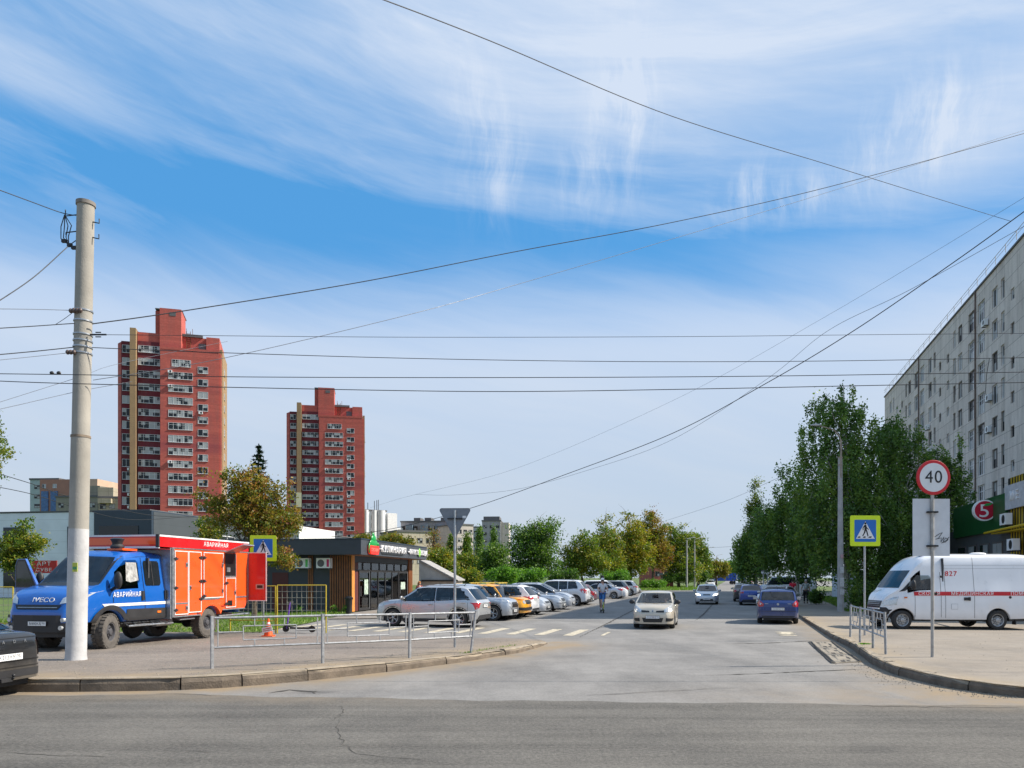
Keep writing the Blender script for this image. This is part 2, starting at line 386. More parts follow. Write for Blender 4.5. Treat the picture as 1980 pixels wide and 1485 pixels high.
me.from_pydata(np.stack([X.ravel(), Yg.ravel(), np.zeros(X.size)], 1).tolist(), [], [(j * nx + i, j * nx + i + 1, (j + 1) * nx + i + 1, (j + 1) * nx + i) for j in range(ny - 1) for i in range(nx - 1)])
def dirt_main(X, Y):
    g = np.clip(1 - (seam(X) - Y) / .9, 0, 1); return (np.exp(-((X + 5) / 3.0) ** 2) * .55 + np.clip((X - 4) / 8, 0, .5)) * g
def dark_patch_main(X, Y):
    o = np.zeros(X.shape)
    for (px, py, rx, ry) in ((1690, 1450, .30, .28), (1720, 1475, .35, .15), (780, 1462, .5, .05)):  # asphalt darkened in soft patches at these spots
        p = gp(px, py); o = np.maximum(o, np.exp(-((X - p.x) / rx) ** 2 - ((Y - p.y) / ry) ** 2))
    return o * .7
for k, fn in (('dirt', dirt_main), ('dark_patch', dark_patch_main)):
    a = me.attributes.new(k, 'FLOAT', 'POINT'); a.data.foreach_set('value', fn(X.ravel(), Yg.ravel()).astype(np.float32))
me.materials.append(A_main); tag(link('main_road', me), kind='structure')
def dirt_side(X, Y):
    dl = seg_dist(X, Y, KL[2:]); dr = seg_dist(X, Y, KR[:14])
    d = np.exp(-(dl / .55) ** 2) * .95 + np.exp(-(dl / 1.6) ** 2) * .25 + np.exp(-(dr / .8) ** 2) * .7 + np.exp(-((X - 8.6) / 4.0) ** 2 - ((Y - 12.6) / 1.5) ** 2) * .75
    d += np.exp(-((X - 1.5) / .75) ** 2 - ((Y - 22.3) / 1.1) ** 2) * 1.0
    return np.clip(d, 0, 1)
def oil_side(X, Y):
    o = np.zeros(X.shape)
    for (px, py, rx, ry, k) in ((1105, 1270, .55, .5, .35), (1270, 1310, .8, .5, .12), (610, 1338, .25, .1, .8)):
        p = gp(px, py); o = np.maximum(o, k * np.exp(-((X - p.x) / rx) ** 2 - ((Y - p.y) / ry) ** 2))
    return o
gridsheet('side_street', np.concatenate([[-60, -30, -20], np.arange(-14, 22, .25), np.arange(22, 60, 3), [80, 120, 170]]),
          np.concatenate([[11.3], np.arange(11.6, 34, .22), np.arange(34, 60, 1.5), [70, 90, 117, 150, 250, 400, 520]]), -.008, A_side, {'dirt': dirt_side, 'dark_patch': oil_side})
# left pavement with its raised corner
polyL = KL[:] + [(.9, 24.0), (-.4, 24.9), (-2.6, 24.2), (-5, 24.6), (-8.5, 25.5), (-9.2, 27.2), (-60, 29)]
def dirt_pl(X, Y): d = seg_dist(X, Y, KL); return np.clip(np.exp(-(d / .9) ** 2) * .9 + .22 * np.exp(-(d / 3) ** 2), 0, 1)
sheet('pavement_left', polyL, zL_, .45, A_pave, attrs={'dirt': dirt_pl})
polyR = [(70, 9.0 + 2.6)] + KR[1:] + [(159, 517), (35.5, 95), (24.0, 57), (18.8, 42.2), (22, 41.8), (70, 41.8)]
def dirt_pr(X, Y): d = seg_dist(X, Y, KR); return np.clip(np.exp(-(d / .45) ** 2) * .8 + .15, 0, 1)
sheet('pavement_right', polyR, zR_, .9, A_paveR, attrs={'dirt': dirt_pr})
flat = lambda z: z
sheet('grass_verge_left', [(-60, 29), (-9.2, 27.2), (-8.9, 33), (-9.1, 43), (-8, 56), (-3, 70), (8, 100), (17.5, 117), (31.0, 118), (148, 517), (-400, 517), (-400, 29)], .02, 0, M['grass'])
sheet('grass_verge_right', [(18.8, 42.2), (24.0, 57), (35.5, 95), (60, 170), (150, 170), (150, 41.8), (22, 41.8)], .06, 0, M['grass'])
sheet('courtyard_path', [(33, 78), (70, 78), (70, 98), (37, 98)], .075, 0, A_paveR)
sheet('shop_forecourt', [(-9.0, 36), (-6.2, 36.5), (-3.5, 57), (-6.9, 57)], .028, 0, A_paveR)
# kerb stones
M['kerb'] = mat('kerb_face_shaded', (.15, .12, .09), .9, 0, .38, 3.5, .7, 30); M['kerb_top'] = mat('kerb_top_lit_dusty', (.30, .25, .185), .9, 0, .25, 3.0, .5, 30)  # shade is put into the dark face colour; top paler, lit and dusty
def kerb(name, pl, zf, side, lens, w=.16):
    mb = MB(); pts = [Vector((p[0], p[1], 0)) for p in pl]; cum = [0]
    for a, b in zip(pts[:-1], pts[1:]): cum.append(cum[-1] + (b - a).length)
    def P(s):
        for i in range(len(pts) - 1):
            if s <= cum[i + 1] or i == len(pts) - 2:
                t = (s - cum[i]) / (cum[i + 1] - cum[i]); return pts[i].lerp(pts[i + 1], t)
    s = 0; rng = random.Random(3)
    while s < cum[-1] - .1:
        L = min(rng.uniform(*lens), cum[-1] - s); n = max(2, int(L / .3)); off = rng.uniform(-.012, .012); dz = rng.uniform(-.012, .012); tl = rng.uniform(-.015, .015)
        ring = []
        for i in range(n + 1):
            q = s + .012 + (L - .024) * i / n; p = P(q); d = (P(min(q + .15, cum[-1])) - P(max(q - .15, 0))).normalized()
            nn = Vector((-d.y, d.x, 0)) * side; z = zf(p.x + nn.x * .2, p.y + nn.y * .2) + .012 + dz + tl * (i / n - .5)
            ch = rng.uniform(.0, .016) + (.05 if rng.random() < .10 else 0)
            fb = p + nn * (-.02 + off); ft = p + nn * (.005 + off)
            ring.append([(fb.x, fb.y, -.06), (fb.x, fb.y, z * .55), (ft.x, ft.y, z - .025 - ch), (ft.x + nn.x * .022, ft.y + nn.y * .022, z - ch * .4), ((p + nn * w).x, (p + nn * w).y, z), ((p + nn * w).x, (p + nn * w).y, -.06)])
        vs = [v for r_ in ring for v in r_]; fs = []
        for i in range(n):
            for k in range(5): fs.append((i * 6 + k, i * 6 + k + 1, (i + 1) * 6 + k + 1, (i + 1) * 6 + k))
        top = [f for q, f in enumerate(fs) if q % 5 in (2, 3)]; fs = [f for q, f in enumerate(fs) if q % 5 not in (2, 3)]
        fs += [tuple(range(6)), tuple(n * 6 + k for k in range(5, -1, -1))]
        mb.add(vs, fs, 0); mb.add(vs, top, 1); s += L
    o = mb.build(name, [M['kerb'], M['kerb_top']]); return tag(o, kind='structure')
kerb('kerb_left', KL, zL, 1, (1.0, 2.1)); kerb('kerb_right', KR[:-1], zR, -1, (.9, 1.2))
# dark joints and cracks in the asphalt, worn paint
M['crack'] = mat('crack_bitumen', (.055, .05, .042), .9, 0, .3, 8)
M['worn'] = mat('road_paint', (.46, .41, .31), .85, 0, .45, 6, .2)
def strip(mb, pl, w, z, jit=0.0, seed=1, taper=True):
    rng = random.Random(seed); P = []
    for a, b in zip(pl[:-1], pl[1:]):
        a = Vector(a); b = Vector(b); n = max(1, int((b - a).length / .12))
        P += [a.lerp(b, i / n) for i in range(n)]
    P.append(Vector(pl[-1])); vs = []
    for i, p in enumerate(P):
        d = (P[min(i + 1, len(P) - 1)] - P[max(i - 1, 0)]).normalized(); nn = Vector((-d.y, d.x))
        o = nn * rng.uniform(-jit, jit); e = min(i, len(P) - 1 - i) / max(1, len(P) / 2)
        ww = w * (rng.uniform(.3, 1.2) if jit > .012 else 1) * (min(1, .15 + 2 * e) if taper else 1) / 2
        vs += [(p.x + o.x + nn.x * ww, p.y + o.y + nn.y * ww, z), (p.x + o.x - nn.x * ww, p.y + o.y - nn.y * ww, z)]
    mb.add(vs, [(2 * i, 2 * i + 1, 2 * i + 3, 2 * i + 2) for i in range(len(P) - 1)])
g2 = lambda px, py: gp(px, py).to_2d()
mb = MB()
strip(mb, [g2(1350, 1306), g2(1450, 1303), g2(1520, 1300), g2(1680, 1293)], .06, .001, .02, 2)
strip(mb, [g2(1384, 1245), g2(1470, 1244), g2(1550, 1240), g2(1605, 1240)], .08, .001, .02, 3)
for i, pl in enumerate(([(655, 1390), (650, 1410), (665, 1440), (690, 1458), (740, 1463), (800, 1468), (870, 1480)], [(0, 1455), (100, 1460), (170, 1463), (240, 1465)], [(190, 1382), (230, 1385)],
        [(360, 1452), (420, 1455)], [(660, 1365), (665, 1378), (640, 1395)], [(1480, 1478), (1520, 1482)], [(1370, 1368), (1400, 1375)], [(1700, 1440), (1760, 1445)])):
    strip(mb, [g2(*p) for p in pl], .017, .003, .03, 10 + i)
strip(mb, [g2(300, 1341), g2(360, 1342), g2(420, 1345)], .05, .002, .02, 31)
strip(mb, [g2(520, 1340), g2(560, 1334), g2(605, 1337), g2(610, 1341)], .10, -.002, .05, 33)
strip(mb, [g2(1660, 1362), g2(1690, 1366), g2(1980, 1369)], .05, .003, .03, 32)
for k in range(6): strip(mb, [g2(1150 + 45 * k - 30, 1345 - k * 3), g2(1230 + 40 * k, 1340 - 2 * k)], .02, .001, .02, 40 + k)
strip(mb, [g2(1120, 1232), g2(1175, 1205), g2(1240, 1172), g2(1262, 1160)], .10, .001, .03, 51)
strip(mb, [g2(1345, 1200), g2(1362, 1186), g2(1378, 1168)], .10, .001, .04, 52)
tag(mb.build('road_cracks', M['crack'], fix=False), kind='structure')
mb = MB(); ds = Vector((.277, .961)); dp = Vector((-.961, .277))
for j in range(13):
    b0 = Vector((1.93, 25.9)) + dp * 1.04 * j
    if j < 13: strip(mb, [b0, b0 + ds * (3.1 if j < 9 else 3.4)], .36, .0 if j > 0 else .0, .004, 60 + j, False)
b0 = g2(1525, 1229); strip(mb, [b0, b0 + ds * .35], .55, .0, .03, 80, False); b0 = g2(1522, 1226.5); strip(mb, [b0, b0 + ds * 1.3], .62, .0, .02, 81, False)
strip(mb, [g2(1164, 1229), g2(1178, 1222)], .12, .0, .01, 82, False)
tag(mb.build('zebra_crossing', M['worn'], fix=False), kind='structure')
# long drain cover by the right kerb
t = thing('drain_cover', 'long slotted concrete drain cover sunk beside the right kerb', 'drain cover', (8.75, 20.3, -.004), 0)
a, b, c_, d = [g2(*p) - Vector((8.75, 20.3)) for p in ((1565.5, 1241), (1607.5, 1241), (1662.7, 1280), (1612, 1282.5))]
M['slab'] = mat('drain_slab', (.27, .235, .185), .9, 0, .2, 4, .4)
mb = MB(); mb.prism([tuple(d), tuple(c_), tuple(b), tuple(a)], 0, .018); mb.build('slab', M['slab'], t)
mb = MB()
for (p, q) in ((a, d), (b, c_)): strip(mb, [p, q], .1, .021, .01, 5, False)
for k in (.33, .66): strip(mb, [a.lerp(d, k), b.lerp(c_, k)], .03, .021, .01, 6, False)
mb.build('joint', M['crack'], t, fix=False)
mb = MB()
for k in range(9):
    u = .07 + k * .108; q0 = a.lerp(d, u).lerp(b.lerp(c_, u), .30 + .05 * (k % 3)); q1 = a.lerp(d, u + .055).lerp(b.lerp(c_, u + .055), .30 + .05 * (k % 3))
    if k % 3 != 1: strip(mb, [q0, q1], .09, .021, 0, 7, False)
    q0 = a.lerp(d, u).lerp(b.lerp(c_, u), .62 + .12 * (k % 2)); q1 = a.lerp(d, u + .05).lerp(b.lerp(c_, u + .05), .62 + .12 * (k % 2)); strip(mb, [q0, q1], .07, .021, 0, 8, False)
mb.build('slots', M['crack'], t, fix=False)
# scattered small stones on the left pavement and grit near the kerbs
def scatter_mesh(name, pts, mk, mt, kind, label=None, cat=None):
    mb = MB()
    for p in pts: mk(mb, p)
    return tag(mb.build(name, mt, fix=False), label, cat, None, kind)
rng = random.Random(11); pts = []
for _ in range(2600):
    x = rng.uniform(-14, 1); y = rng.uniform(13.3, 24)
    if inpoly(x, y, polyL) and (rng.random() < .5 or seg_dist(np.array([x]), np.array([y]), KL)[0] < 1.4): pts.append((x, y, zL(x, y)))
for _ in range(180):
    x = rng.uniform(8, 20); y = rng.uniform(12, 26)
    if inpoly(x, y, polyR): pts.append((x, y, zR(x, y)))
for _ in range(500):
    i = rng.randrange(3, 10); q = rng.random(); x = KR[i][0] * (1 - q) + KR[i + 1][0] * q - abs(rng.gauss(0, .35)); y = KR[i][1] * (1 - q) + KR[i + 1][1] * q + rng.gauss(0, .1); pts.append((x, y, -.006))
def pebble(mb, p):
    r = rng.uniform(.008, .02); vs = [(p[0] + r * math.cos(k * 1.57 + r * 900) * rng.uniform(.6, 1.2), p[1] + r * math.sin(k * 1.57 + r * 900), p[2] + .001) for k in range(4)] + [(p[0], p[1], p[2] + r * .9)]
    mb.add(vs, [(0, 1, 4), (1, 2, 4), (2, 3, 4), (3, 0, 4)])
M['grit'] = mat('grit', (.24, .21, .17), .9, 0, .4, 30)
scatter_mesh('gravel', pts, pebble, M['grit'], 'stuff', 'loose grit and small stones strewn over the asphalt pavements', 'gravel')
# grass blades
def grass(name, label, areas, n, h, mt, seed=1, z=.02, w=.03):
    rg = np.random.default_rng(seed); P = []
    while len(P) < n:
        poly = areas[rg.integers(len(areas))]; xs = [p[0] for p in poly]; ys = [p[1] for p in poly]
        x = rg.uniform(min(xs), max(xs)); y = rg.uniform(min(ys), max(ys))
        if inpoly(x, y, poly): P.append((x, y))
    P = np.array(P); hh = h * rg.uniform(.4, 1.3, n); a = rg.uniform(0, 6.28, n); ln = rg.normal(0, .35, (n, 2)) * hh[:, None]
    ww = w * rg.uniform(.6, 1.3, n)
    v = np.empty((n, 3, 3)); v[:, 0, 0] = P[:, 0] - np.cos(a) * ww; v[:, 0, 1] = P[:, 1] - np.sin(a) * ww; v[:, 0, 2] = z
    v[:, 1, 0] = P[:, 0] + np.cos(a) * ww; v[:, 1, 1] = P[:, 1] + np.sin(a) * ww; v[:, 1, 2] = z
    v[:, 2, 0] = P[:, 0] + ln[:, 0]; v[:, 2, 1] = P[:, 1] + ln[:, 1]; v[:, 2, 2] = z + hh
    me = bpy.data.meshes.new(name); me.from_pydata(v.reshape(-1, 3).tolist(), [], np.arange(n * 3).reshape(-1, 3).tolist())
    a_ = me.attributes.new('tint', 'FLOAT', 'POINT'); a_.data.foreach_set('value', np.repeat(rg.uniform(.2, 1, n), 3).astype(np.float32))
    me.materials.append(mt); return tag(link(name, me), label, 'grass', None, 'stuff')
# ---------------------------------------------------------------- leaves and trees
def leafmat(name, cols, trans=.34):
    m = bpy.data.materials.new(name); m.use_nodes = True; m.node_tree.nodes.clear(); t = NT(m.node_tree)
    o = t.node('ShaderNodeOutputMaterial'); b = t.node('ShaderNodeBsdfPrincipled'); tr = t.node('ShaderNodeBsdfTranslucent'); mx = t.node('ShaderNodeMixShader')
    a = t.node('ShaderNodeAttribute'); a.attribute_name = 'tint'; cr = t.node('ShaderNodeValToRGB'); e = cr.color_ramp.elements
    e[0].position = 0; e[0].color = (*cols[0], 1); e[1].position = 1; e[1].color = (*cols[-1], 1)
    for i, c in enumerate(cols[1:-1]): x = e.new((i + 1) / (len(cols) - 1)); x.color = (*c, 1)
    t.l.new(a.outputs['Fac'], cr.inputs[0])
    v = t.node('ShaderNodeTexCoord').outputs['Object']; f = t.mapr(t.noise(v, .8, 3), .3, .7, .8, 1.2)
    c = t.mix(1.0, cr.outputs[0], t.comb(f, f, f), 'MULTIPLY')
    t.l.new(c, b.inputs['Base Color']); b.inputs['Roughness'].default_value = .5; b.inputs['Specular IOR Level'].default_value = .35
    t.l.new(t.mix(1.0, c, (1.5, 1.7, .7), 'MULTIPLY'), tr.inputs[0]); mx.inputs[0].default_value = trans
    t.l.new(b.outputs[0], mx.inputs[1]); t.l.new(tr.outputs[0], mx.inputs[2]); t.l.new(mx.outputs[0], o.inputs[0]); return m
L_green = leafmat('leaf_green', [(.025, .065, .012), (.05, .11, .018), (.085, .165, .025), (.13, .20, .03)])
L_birch = leafmat('leaf_birch', [(.045, .095, .02), (.075, .155, .03), (.12, .21, .035), (.19, .27, .045)], .25)
L_autumn = leafmat('leaf_autumn', [(.09, .13, .018), (.18, .17, .022), (.26, .18, .025), (.24, .09, .03), (.14, .055, .025)])
L_yellow = leafmat('leaf_turning', [(.06, .12, .018), (.12, .18, .022), (.24, .22, .025), (.36, .25, .025)])
L_lime = leafmat('leaf_lime', [(.06, .15, .02), (.11, .24, .03), (.18, .32, .04)])
L_spruce = leafmat('needle', [(.012, .035, .022), (.02, .055, .03), (.035, .075, .04)], .1)
L_grass = leafmat('grass_blade', [(.06, .12, .015), (.10, .20, .02), (.20, .27, .04)], .3)
M['bark'] = mat('bark', (.10, .075, .055), .9, 0, .3, 5, .6, 20)
def birchbark():
    m = mat('birch_bark', (.42, .40, .36), .8, 0, .2, 4, .3, 20); return m
M['birch'] = birchbark()
def tree(name, label, cat, base, blobs, clumps, per, leaf, lm, group=None, trunk=.16, spread=.5, droop=0.0, seed=1, bark='bark', limbs=16, tint=(0, 1), lean=(0, 0), squash=.75, top=None, showlimb=1.0):
    rg = np.random.default_rng(seed); rng = random.Random(seed)
    root = thing(name, label, cat, base, 0, group)
    B = np.array(blobs, float); vol = B[:, 3] * B[:, 4] * B[:, 5]; pr = vol / vol.sum()
    ci = rg.choice(len(B), clumps, p=pr); d = rg.normal(size=(clumps, 3)); d /= np.linalg.norm(d, axis=1)[:, None]
    rad = rg.uniform(.0, 1, clumps) ** .42
    cc = B[ci, :3] + d * rad[:, None] * B[ci, 3:6]
    ctint = rg.uniform(tint[0], tint[1], clumps)
    sz = spread * rg.uniform(.45, 1.35, clumps)
    N = clumps * per; k = np.repeat(np.arange(clumps), per)
    off = rg.normal(size=(N, 3)) * sz[k][:, None] * np.array([.55, .55, .55 * squash])
    off[:, 2] -= droop * rg.exponential(1, N) * sz[k]
    if droop: off[:, :2] *= .62
    P = cc[k] + off; P[:, 2] = np.maximum(P[:, 2], .15)
    n = rg.normal(size=(N, 3)); n[:, 2] = n[:, 2] * .8 + .35; n /= np.linalg.norm(n, axis=1)[:, None]
    h = rg.normal(size=(N, 3)); u = np.cross(n, h); u /= np.linalg.norm(u, axis=1)[:, None] + 1e-9; w = np.cross(n, u)
    s = leaf * rg.uniform(.6, 1.3, N)[:, None]
    v = np.stack([P - u * s, P - w * s * .6, P + u * s, P + w * s * .6], 1).reshape(-1, 3)
    me = bpy.data.meshes.new('crown'); me.vertices.add(N * 4); me.vertices.foreach_set('co', v.ravel().astype(np.float32))
    me.loops.add(N * 4); me.loops.foreach_set('vertex_index', np.arange(N * 4, dtype=np.int32))
    me.polygons.add(N); me.polygons.foreach_set('loop_start', np.arange(0, N * 4, 4, dtype=np.int32)); me.polygons.foreach_set('loop_total', np.full(N, 4, dtype=np.int32))
    me.update(calc_edges=True)
    a = me.attributes.new('tint', 'FLOAT', 'POINT'); a.data.foreach_set('value', np.repeat(np.clip(ctint[k] + rg.normal(0, .13, N), 0, 1), 4).astype(np.float32))
    me.materials.append(lm); link('crown', me, root)
    ztop = max(b[2] + b[5] * .55 for b in blobs) if top is None else top
    mb = MB(); pts = []; m_ = 9
    bx, by = B[:, 0].mean() * .6 + lean[0], B[:, 1].mean() * .6 + lean[1]
    for i in range(m_):
        q = i / (m_ - 1); pts.append((bx * q + rng.gauss(0, trunk * .35) * (i > 0), by * q + rng.gauss(0, trunk * .35) * (i > 0), -.1 + (ztop + .1) * q))
    mb.tube(pts, [trunk * (1.25 if i == 0 else 1) * (1 - .85 * i / (m_ - 1)) for i in range(m_)], 8)
    for j in range(limbs):
        q = rng.uniform(.25, .9); i = int(q * (m_ - 1)); a0 = Vector(pts[i]); c = Vector(cc[rng.randrange(clumps)])
        if c.z < a0.z - .3 and not droop: c.z = a0.z + abs(c.z - a0.z) * .5
        mid = a0.lerp(c, .5) + Vector((rng.gauss(0, .15), rng.gauss(0, .15), .25 + .1 * (c - a0).length)); r0 = trunk * (1 - .8 * q) * .55
        mb.tube([a0, a0.lerp(mid, .5) + Vector((0, 0, .08)), mid, c], [r0, r0 * .75, r0 * .5, r0 * .15], 5)
    mb.build('trunk', M[bark], root, True)
    return root
# ---------------------------------------------------------------- vehicles: lofted bodies
WHEELS = {}
def wheel_mesh(r, w, style):
    key = (round(r, 2), round(w, 2), style)
    if key in WHEELS: return WHEELS[key]
    mb = MB(); rr = r * .66 if style != 'offroad' else r * .52
    prof = [(rr, -w / 2 + .015), (rr + .02, -w / 2), (r * .93, -w / 2 + .005), (r, -w / 2 + .035), (r, w / 2 - .035), (r * .93, w / 2 - .005), (rr + .02, w / 2), (rr, w / 2 - .015)]
    mb.lathe(prof + [prof[0]], axis='Y', n=32, cap=False)
    if style == 'offroad':
        for k in range(28):
            t = 2 * math.pi * k / 28
            for sy in (-1, 1):
                c = (math.cos(t + sy * .05) * (r + .004), sy * w * .34, math.sin(t + sy * .05) * (r + .004))
                mb.box(c, (.035, w * .32, .075), M4=Matrix.Rotation(-(t + sy * .05), 3, 'Y'))
    ty = mb.mesh('wheel', M['tyre'] if style != 'offroad' else mat('dusty_tyre', (.10, .09, .08), .9, 0, .3, 12, .3, 60), True)
    mb = MB(); y0 = w / 2 - .03
    if style == 'alloy' or style == 'alloy_dark':
        mb.lathe([(rr + .003, y0 + .02), (rr * .93, y0 + .015), (rr * .9, y0 - .03), (rr * .85, y0 - .10)], axis='Y', n=32, mi=0, cap=False)
        mb.lathe([(rr * .9, y0 - .09), (0.01, y0 - .085)], axis='Y', n=20, mi=1, cap=False)
        for k in range(5):
            t = 2 * math.pi * k / 5
            for dt in (-.16, .16):
                a = (math.cos(t) * rr * .16, y0 - .02, math.sin(t) * rr * .16); b = (math.cos(t + dt) * rr * .94, y0 + .0, math.sin(t + dt) * rr * .94)
                mb.tube([a, b], [rr * .075, rr * .05], 6, 0)
        mb.lathe([(rr * .2, y0 - .05), (rr * .19, y0 - .0), (rr * .1, y0 + .012), (.0, y0 + .012)], axis='Y', n=16, mi=0)
        ms = [M['alloy'], M['blackrim']]
    else:
        mb.lathe([(rr + .003, y0 + .015), (rr * .93, y0 + .01), (rr * .88, y0 - .06), (rr * .62, y0 - .045), (rr * .56, y0 - .01), (rr * .40, y0 - .012), (rr * .36, y0 + .008), (rr * .34, y0 + .02), (rr * .16, y0 + .03), (0, y0 + .03)], axis='Y', n=32, mi=0, cap=False)
        for k in range(8):
            t = 2 * math.pi * k / 8; mb.lathe([(rr * .075, y0 - .06), (rr * .075, y0 - .042), (0, y0 - .042)], (math.cos(t) * rr * .75, 0, math.sin(t) * rr * .75), 'Y', 10, 1)
            mb.lathe([(.012, y0 - .01), (.012, y0 + .012), (0, y0 + .012)], (math.cos(t + .3) * rr * .46, 0, math.sin(t + .3) * rr * .46), 'Y', 6, 1)
        ms = [M['steelrim'] if style == 'steel' else (mat('hub_grey', (.10, .10, .11), .5, .3) if style == 'offroad' else M['blackrim']), M['dark']]
    WHEELS[key] = (ty, mb.mesh('rim', ms, True)); return WHEELS[key]
def add_wheel(root, x, y, r, w, style, steer=0.0, z=None):
    ty, ri = wheel_mesh(r, w, style); s = 1 if y > 0 else -1
    o = link('wheel', ty, root, (x, y - s * w / 2, r if z is None else z)); o.rotation_euler = (0, random.uniform(0, 1), (0 if s > 0 else math.pi) + steer)
    q = link('rim', ri, o); return o
def interp(pts, sm=.05):
    xs = [p[0] for p in pts]; ys = [p[1] for p in pts]
    if xs[0] > xs[-1]: xs = xs[::-1]; ys = ys[::-1]
    def f(x): return sum(float(np.interp(x + o * sm, xs, ys)) * w for o, w in ((-2, 1), (-1, 2), (0, 3), (1, 2), (2, 1))) / 9
    return f
def loft(P):
    """P: L, W, top, belt, bot, plan, roofw, r, axles -> body vertices/faces with x forward"""
    L, Wd, r = P['L'], P['W'], P['r']; sm = P.get('sm', .035)
    top = interp(P['top'], sm); belt = interp(P['belt'], sm); bot = interp(P['bot'], .04)
    plan = interp(P.get('plan', [(-.5 * L, .80), (-.5 * L + .06, .90), (-.5 * L + .25, .965), (-.5 * L + .8, 1), (.5 * L - 1.0, 1), (.5 * L - .45, .955), (.5 * L - .15, .86), (.5 * L - .04, .74), (.5 * L, .66)]), .01)
    th = P.get('th', .30); crown = P.get('crown', .03); ax = P['axles']; ra = r + P.get('arch', .055)
    X0 = P.get('x0', -L / 2)
    xs = set(np.arange(X0, L / 2, .06).tolist() + [X0, L / 2, X0 + .02, L / 2 - .02, L / 2 - .04, L / 2 - .08])
    for a in ax:
        for k in range(17): xs.add(a + ra * math.cos(math.pi * k / 16))
    xs = sorted(xs); xs = [x for i, x in enumerate(xs) if i == 0 or x - xs[i - 1] > .008]
    rows = []
    for x in xs:
        w = Wd / 2 * plan(x); zt = top(x); zs = min(belt(x), zt - .02); zb = bot(x); z0 = zb
        for a in ax:
            if abs(x - a) < ra: zb = max(zb, r + math.sqrt(max(0, ra * ra - (x - a) ** 2)))
        zb = min(zb, zs - .12); g = zt - zs; h = zs - zb; wt = w - .045 - g * th
        wt = max(wt, .25 * w)
        pr = [(w - .10, zb), (w - .022, zb + .004), (w - .004, zb + min(.05, h * .2)), (w, zb + h * .42), (w - .004, zb + h * .7), (w - .018, zb + h * .88), (w - .045, zs),
              (w - .045 - (w - .045 - wt) * .35, zs + g * .34), (w - .045 - (w - .045 - wt) * .68, zs + g * .68), (wt + .01, zs + g * .9), (wt - .06, zs + g * .965), (wt * .75, zs + g), (wt * .38, zs + g + crown * .7), (0, zs + g + crown)]
        if g < .1: pr[9:] = [(w * .92, zs + g * .7), (w * .84, zs + g * .9 + .004), (w * .62, zs + g + .012), (w * .3, zs + g + crown * .6), (0, zs + g + crown * .75)]; pr[7] = (w - .05, zs + g * .25); pr[8] = (w - .06, zs + g * .5)
        rows.append((x, pr))
    n = len(rows[0][1]); vs = []; m = 2 * n - 1
    for x, pr in rows:
        vs += [(x, -y, z) for y, z in pr] + [(x, y, z) for y, z in pr[-2::-1]]
    fs = []
    for i in range(len(rows) - 1):
        for k in range(m - 1): fs.append((i * m + k, i * m + k + 1, (i + 1) * m + k + 1, (i + 1) * m + k))
    for i in (0, len(rows) - 1):            # closed ends as strips
        for k in range(n - 1):
            a, b, c, d = i * m + k, i * m + k + 1, i * m + m - 2 - k, i * m + m - 1 - k
            fs.append((a, b, c, d) if b != c else (a, b, d))
    return vs, fs
class Shell:
    def __init__(s, vs, fs):
        s.vs = [Vector(v) for v in vs]; s.fs = fs; s.b = BVHTree.FromPolygons(s.vs, fs, all_triangles=False)
    def cast(s, view, u, v):
        o, d = {'L': ((u, 4, v), (0, -1, 0)), 'R': ((u, -4, v), (0, 1, 0)), 'F': ((9, u, v), (-1, 0, 0)), 'B': ((-9, u, v), (1, 0, 0)), 'T': ((u, v, 9), (0, 0, -1))}[view]
        h = s.b.ray_cast(Vector(o), Vector(d)); 
        if h[0] is None: return None, None
        n = h[1]; 
        if n.dot(Vector(d)) > 0: n = -n
        return h[0], n
    def decal(s, name, poly, view, mt, parent, off=.006, step=.07, smooth=True, depth=.0):
        bm = bmesh.new(); 
        try: bm.faces.new([bm.verts.new((p[0], p[1], 0)) for p in poly])
        except Exception: bm.free(); return None
        for ax in (0, 1):
            vals = [p[ax] for p in poly]; q = math.floor(min(vals) / step) * step + step
            while q < max(vals):
                co = (q, 0, 0) if ax == 0 else (0, q, 0); no = (1, 0, 0) if ax == 0 else (0, 1, 0)
                bmesh.ops.bisect_plane(bm, geom=bm.verts[:] + bm.edges[:] + bm.faces[:], plane_co=co, plane_no=no); q += step
        bad = []; d = {'L': Vector((0, -1, 0)), 'R': Vector((0, 1, 0)), 'F': Vector((-1, 0, 0)), 'B': Vector((1, 0, 0)), 'T': Vector((0, 0, -1))}[view]
        for v in bm.verts:
            p, n = s.cast(view, v.co.x, v.co.y)
            if p is None: bad.append(v); continue
            v.co = p + n * off * .4 - d * off
        bmesh.ops.delete(bm, geom=bad, context='VERTS')
        if not bm.faces: bm.free(); return None
        if depth:
            r_ = bmesh.ops.extrude_face_region(bm, geom=bm.faces[:]); 
            for v in [g for g in r_['geom'] if isinstance(g, bmesh.types.BMVert)]: v.co -= d * depth
        bmesh.ops.recalc_face_normals(bm, faces=bm.faces)
        me = bpy.data.meshes.new(name); bm.to_mesh(me); bm.free(); me.materials.append(mt); smoothen(me, 50)
        if not depth:
            k = sum(f.normal.dot(d) * f.area for f in me.polygons)
            if k > 0: me.flip_normals()
        return link(name, me, parent)
def mir(poly): return [(-a, b) for a, b in poly]
def inflate(poly, e):
    c = Vector((sum(p[0] for p in poly) / len(poly), sum(p[1] for p in poly) / len(poly))); out_ = []
    for p in poly:
        d = Vector(p[:2]) - c; out_.append(tuple(Vector(p[:2]) + Vector((math.copysign(min(e, abs(d.x)), d.x), math.copysign(min(e, abs(d.y)), d.y)))))
    return out_
def ellipoly(c, a, b, n=14, t0=0): return [(c[0] + a * math.cos(2 * math.pi * k / n + t0), c[1] + b * math.sin(2 * math.pi * k / n + t0)) for k in range(n)]
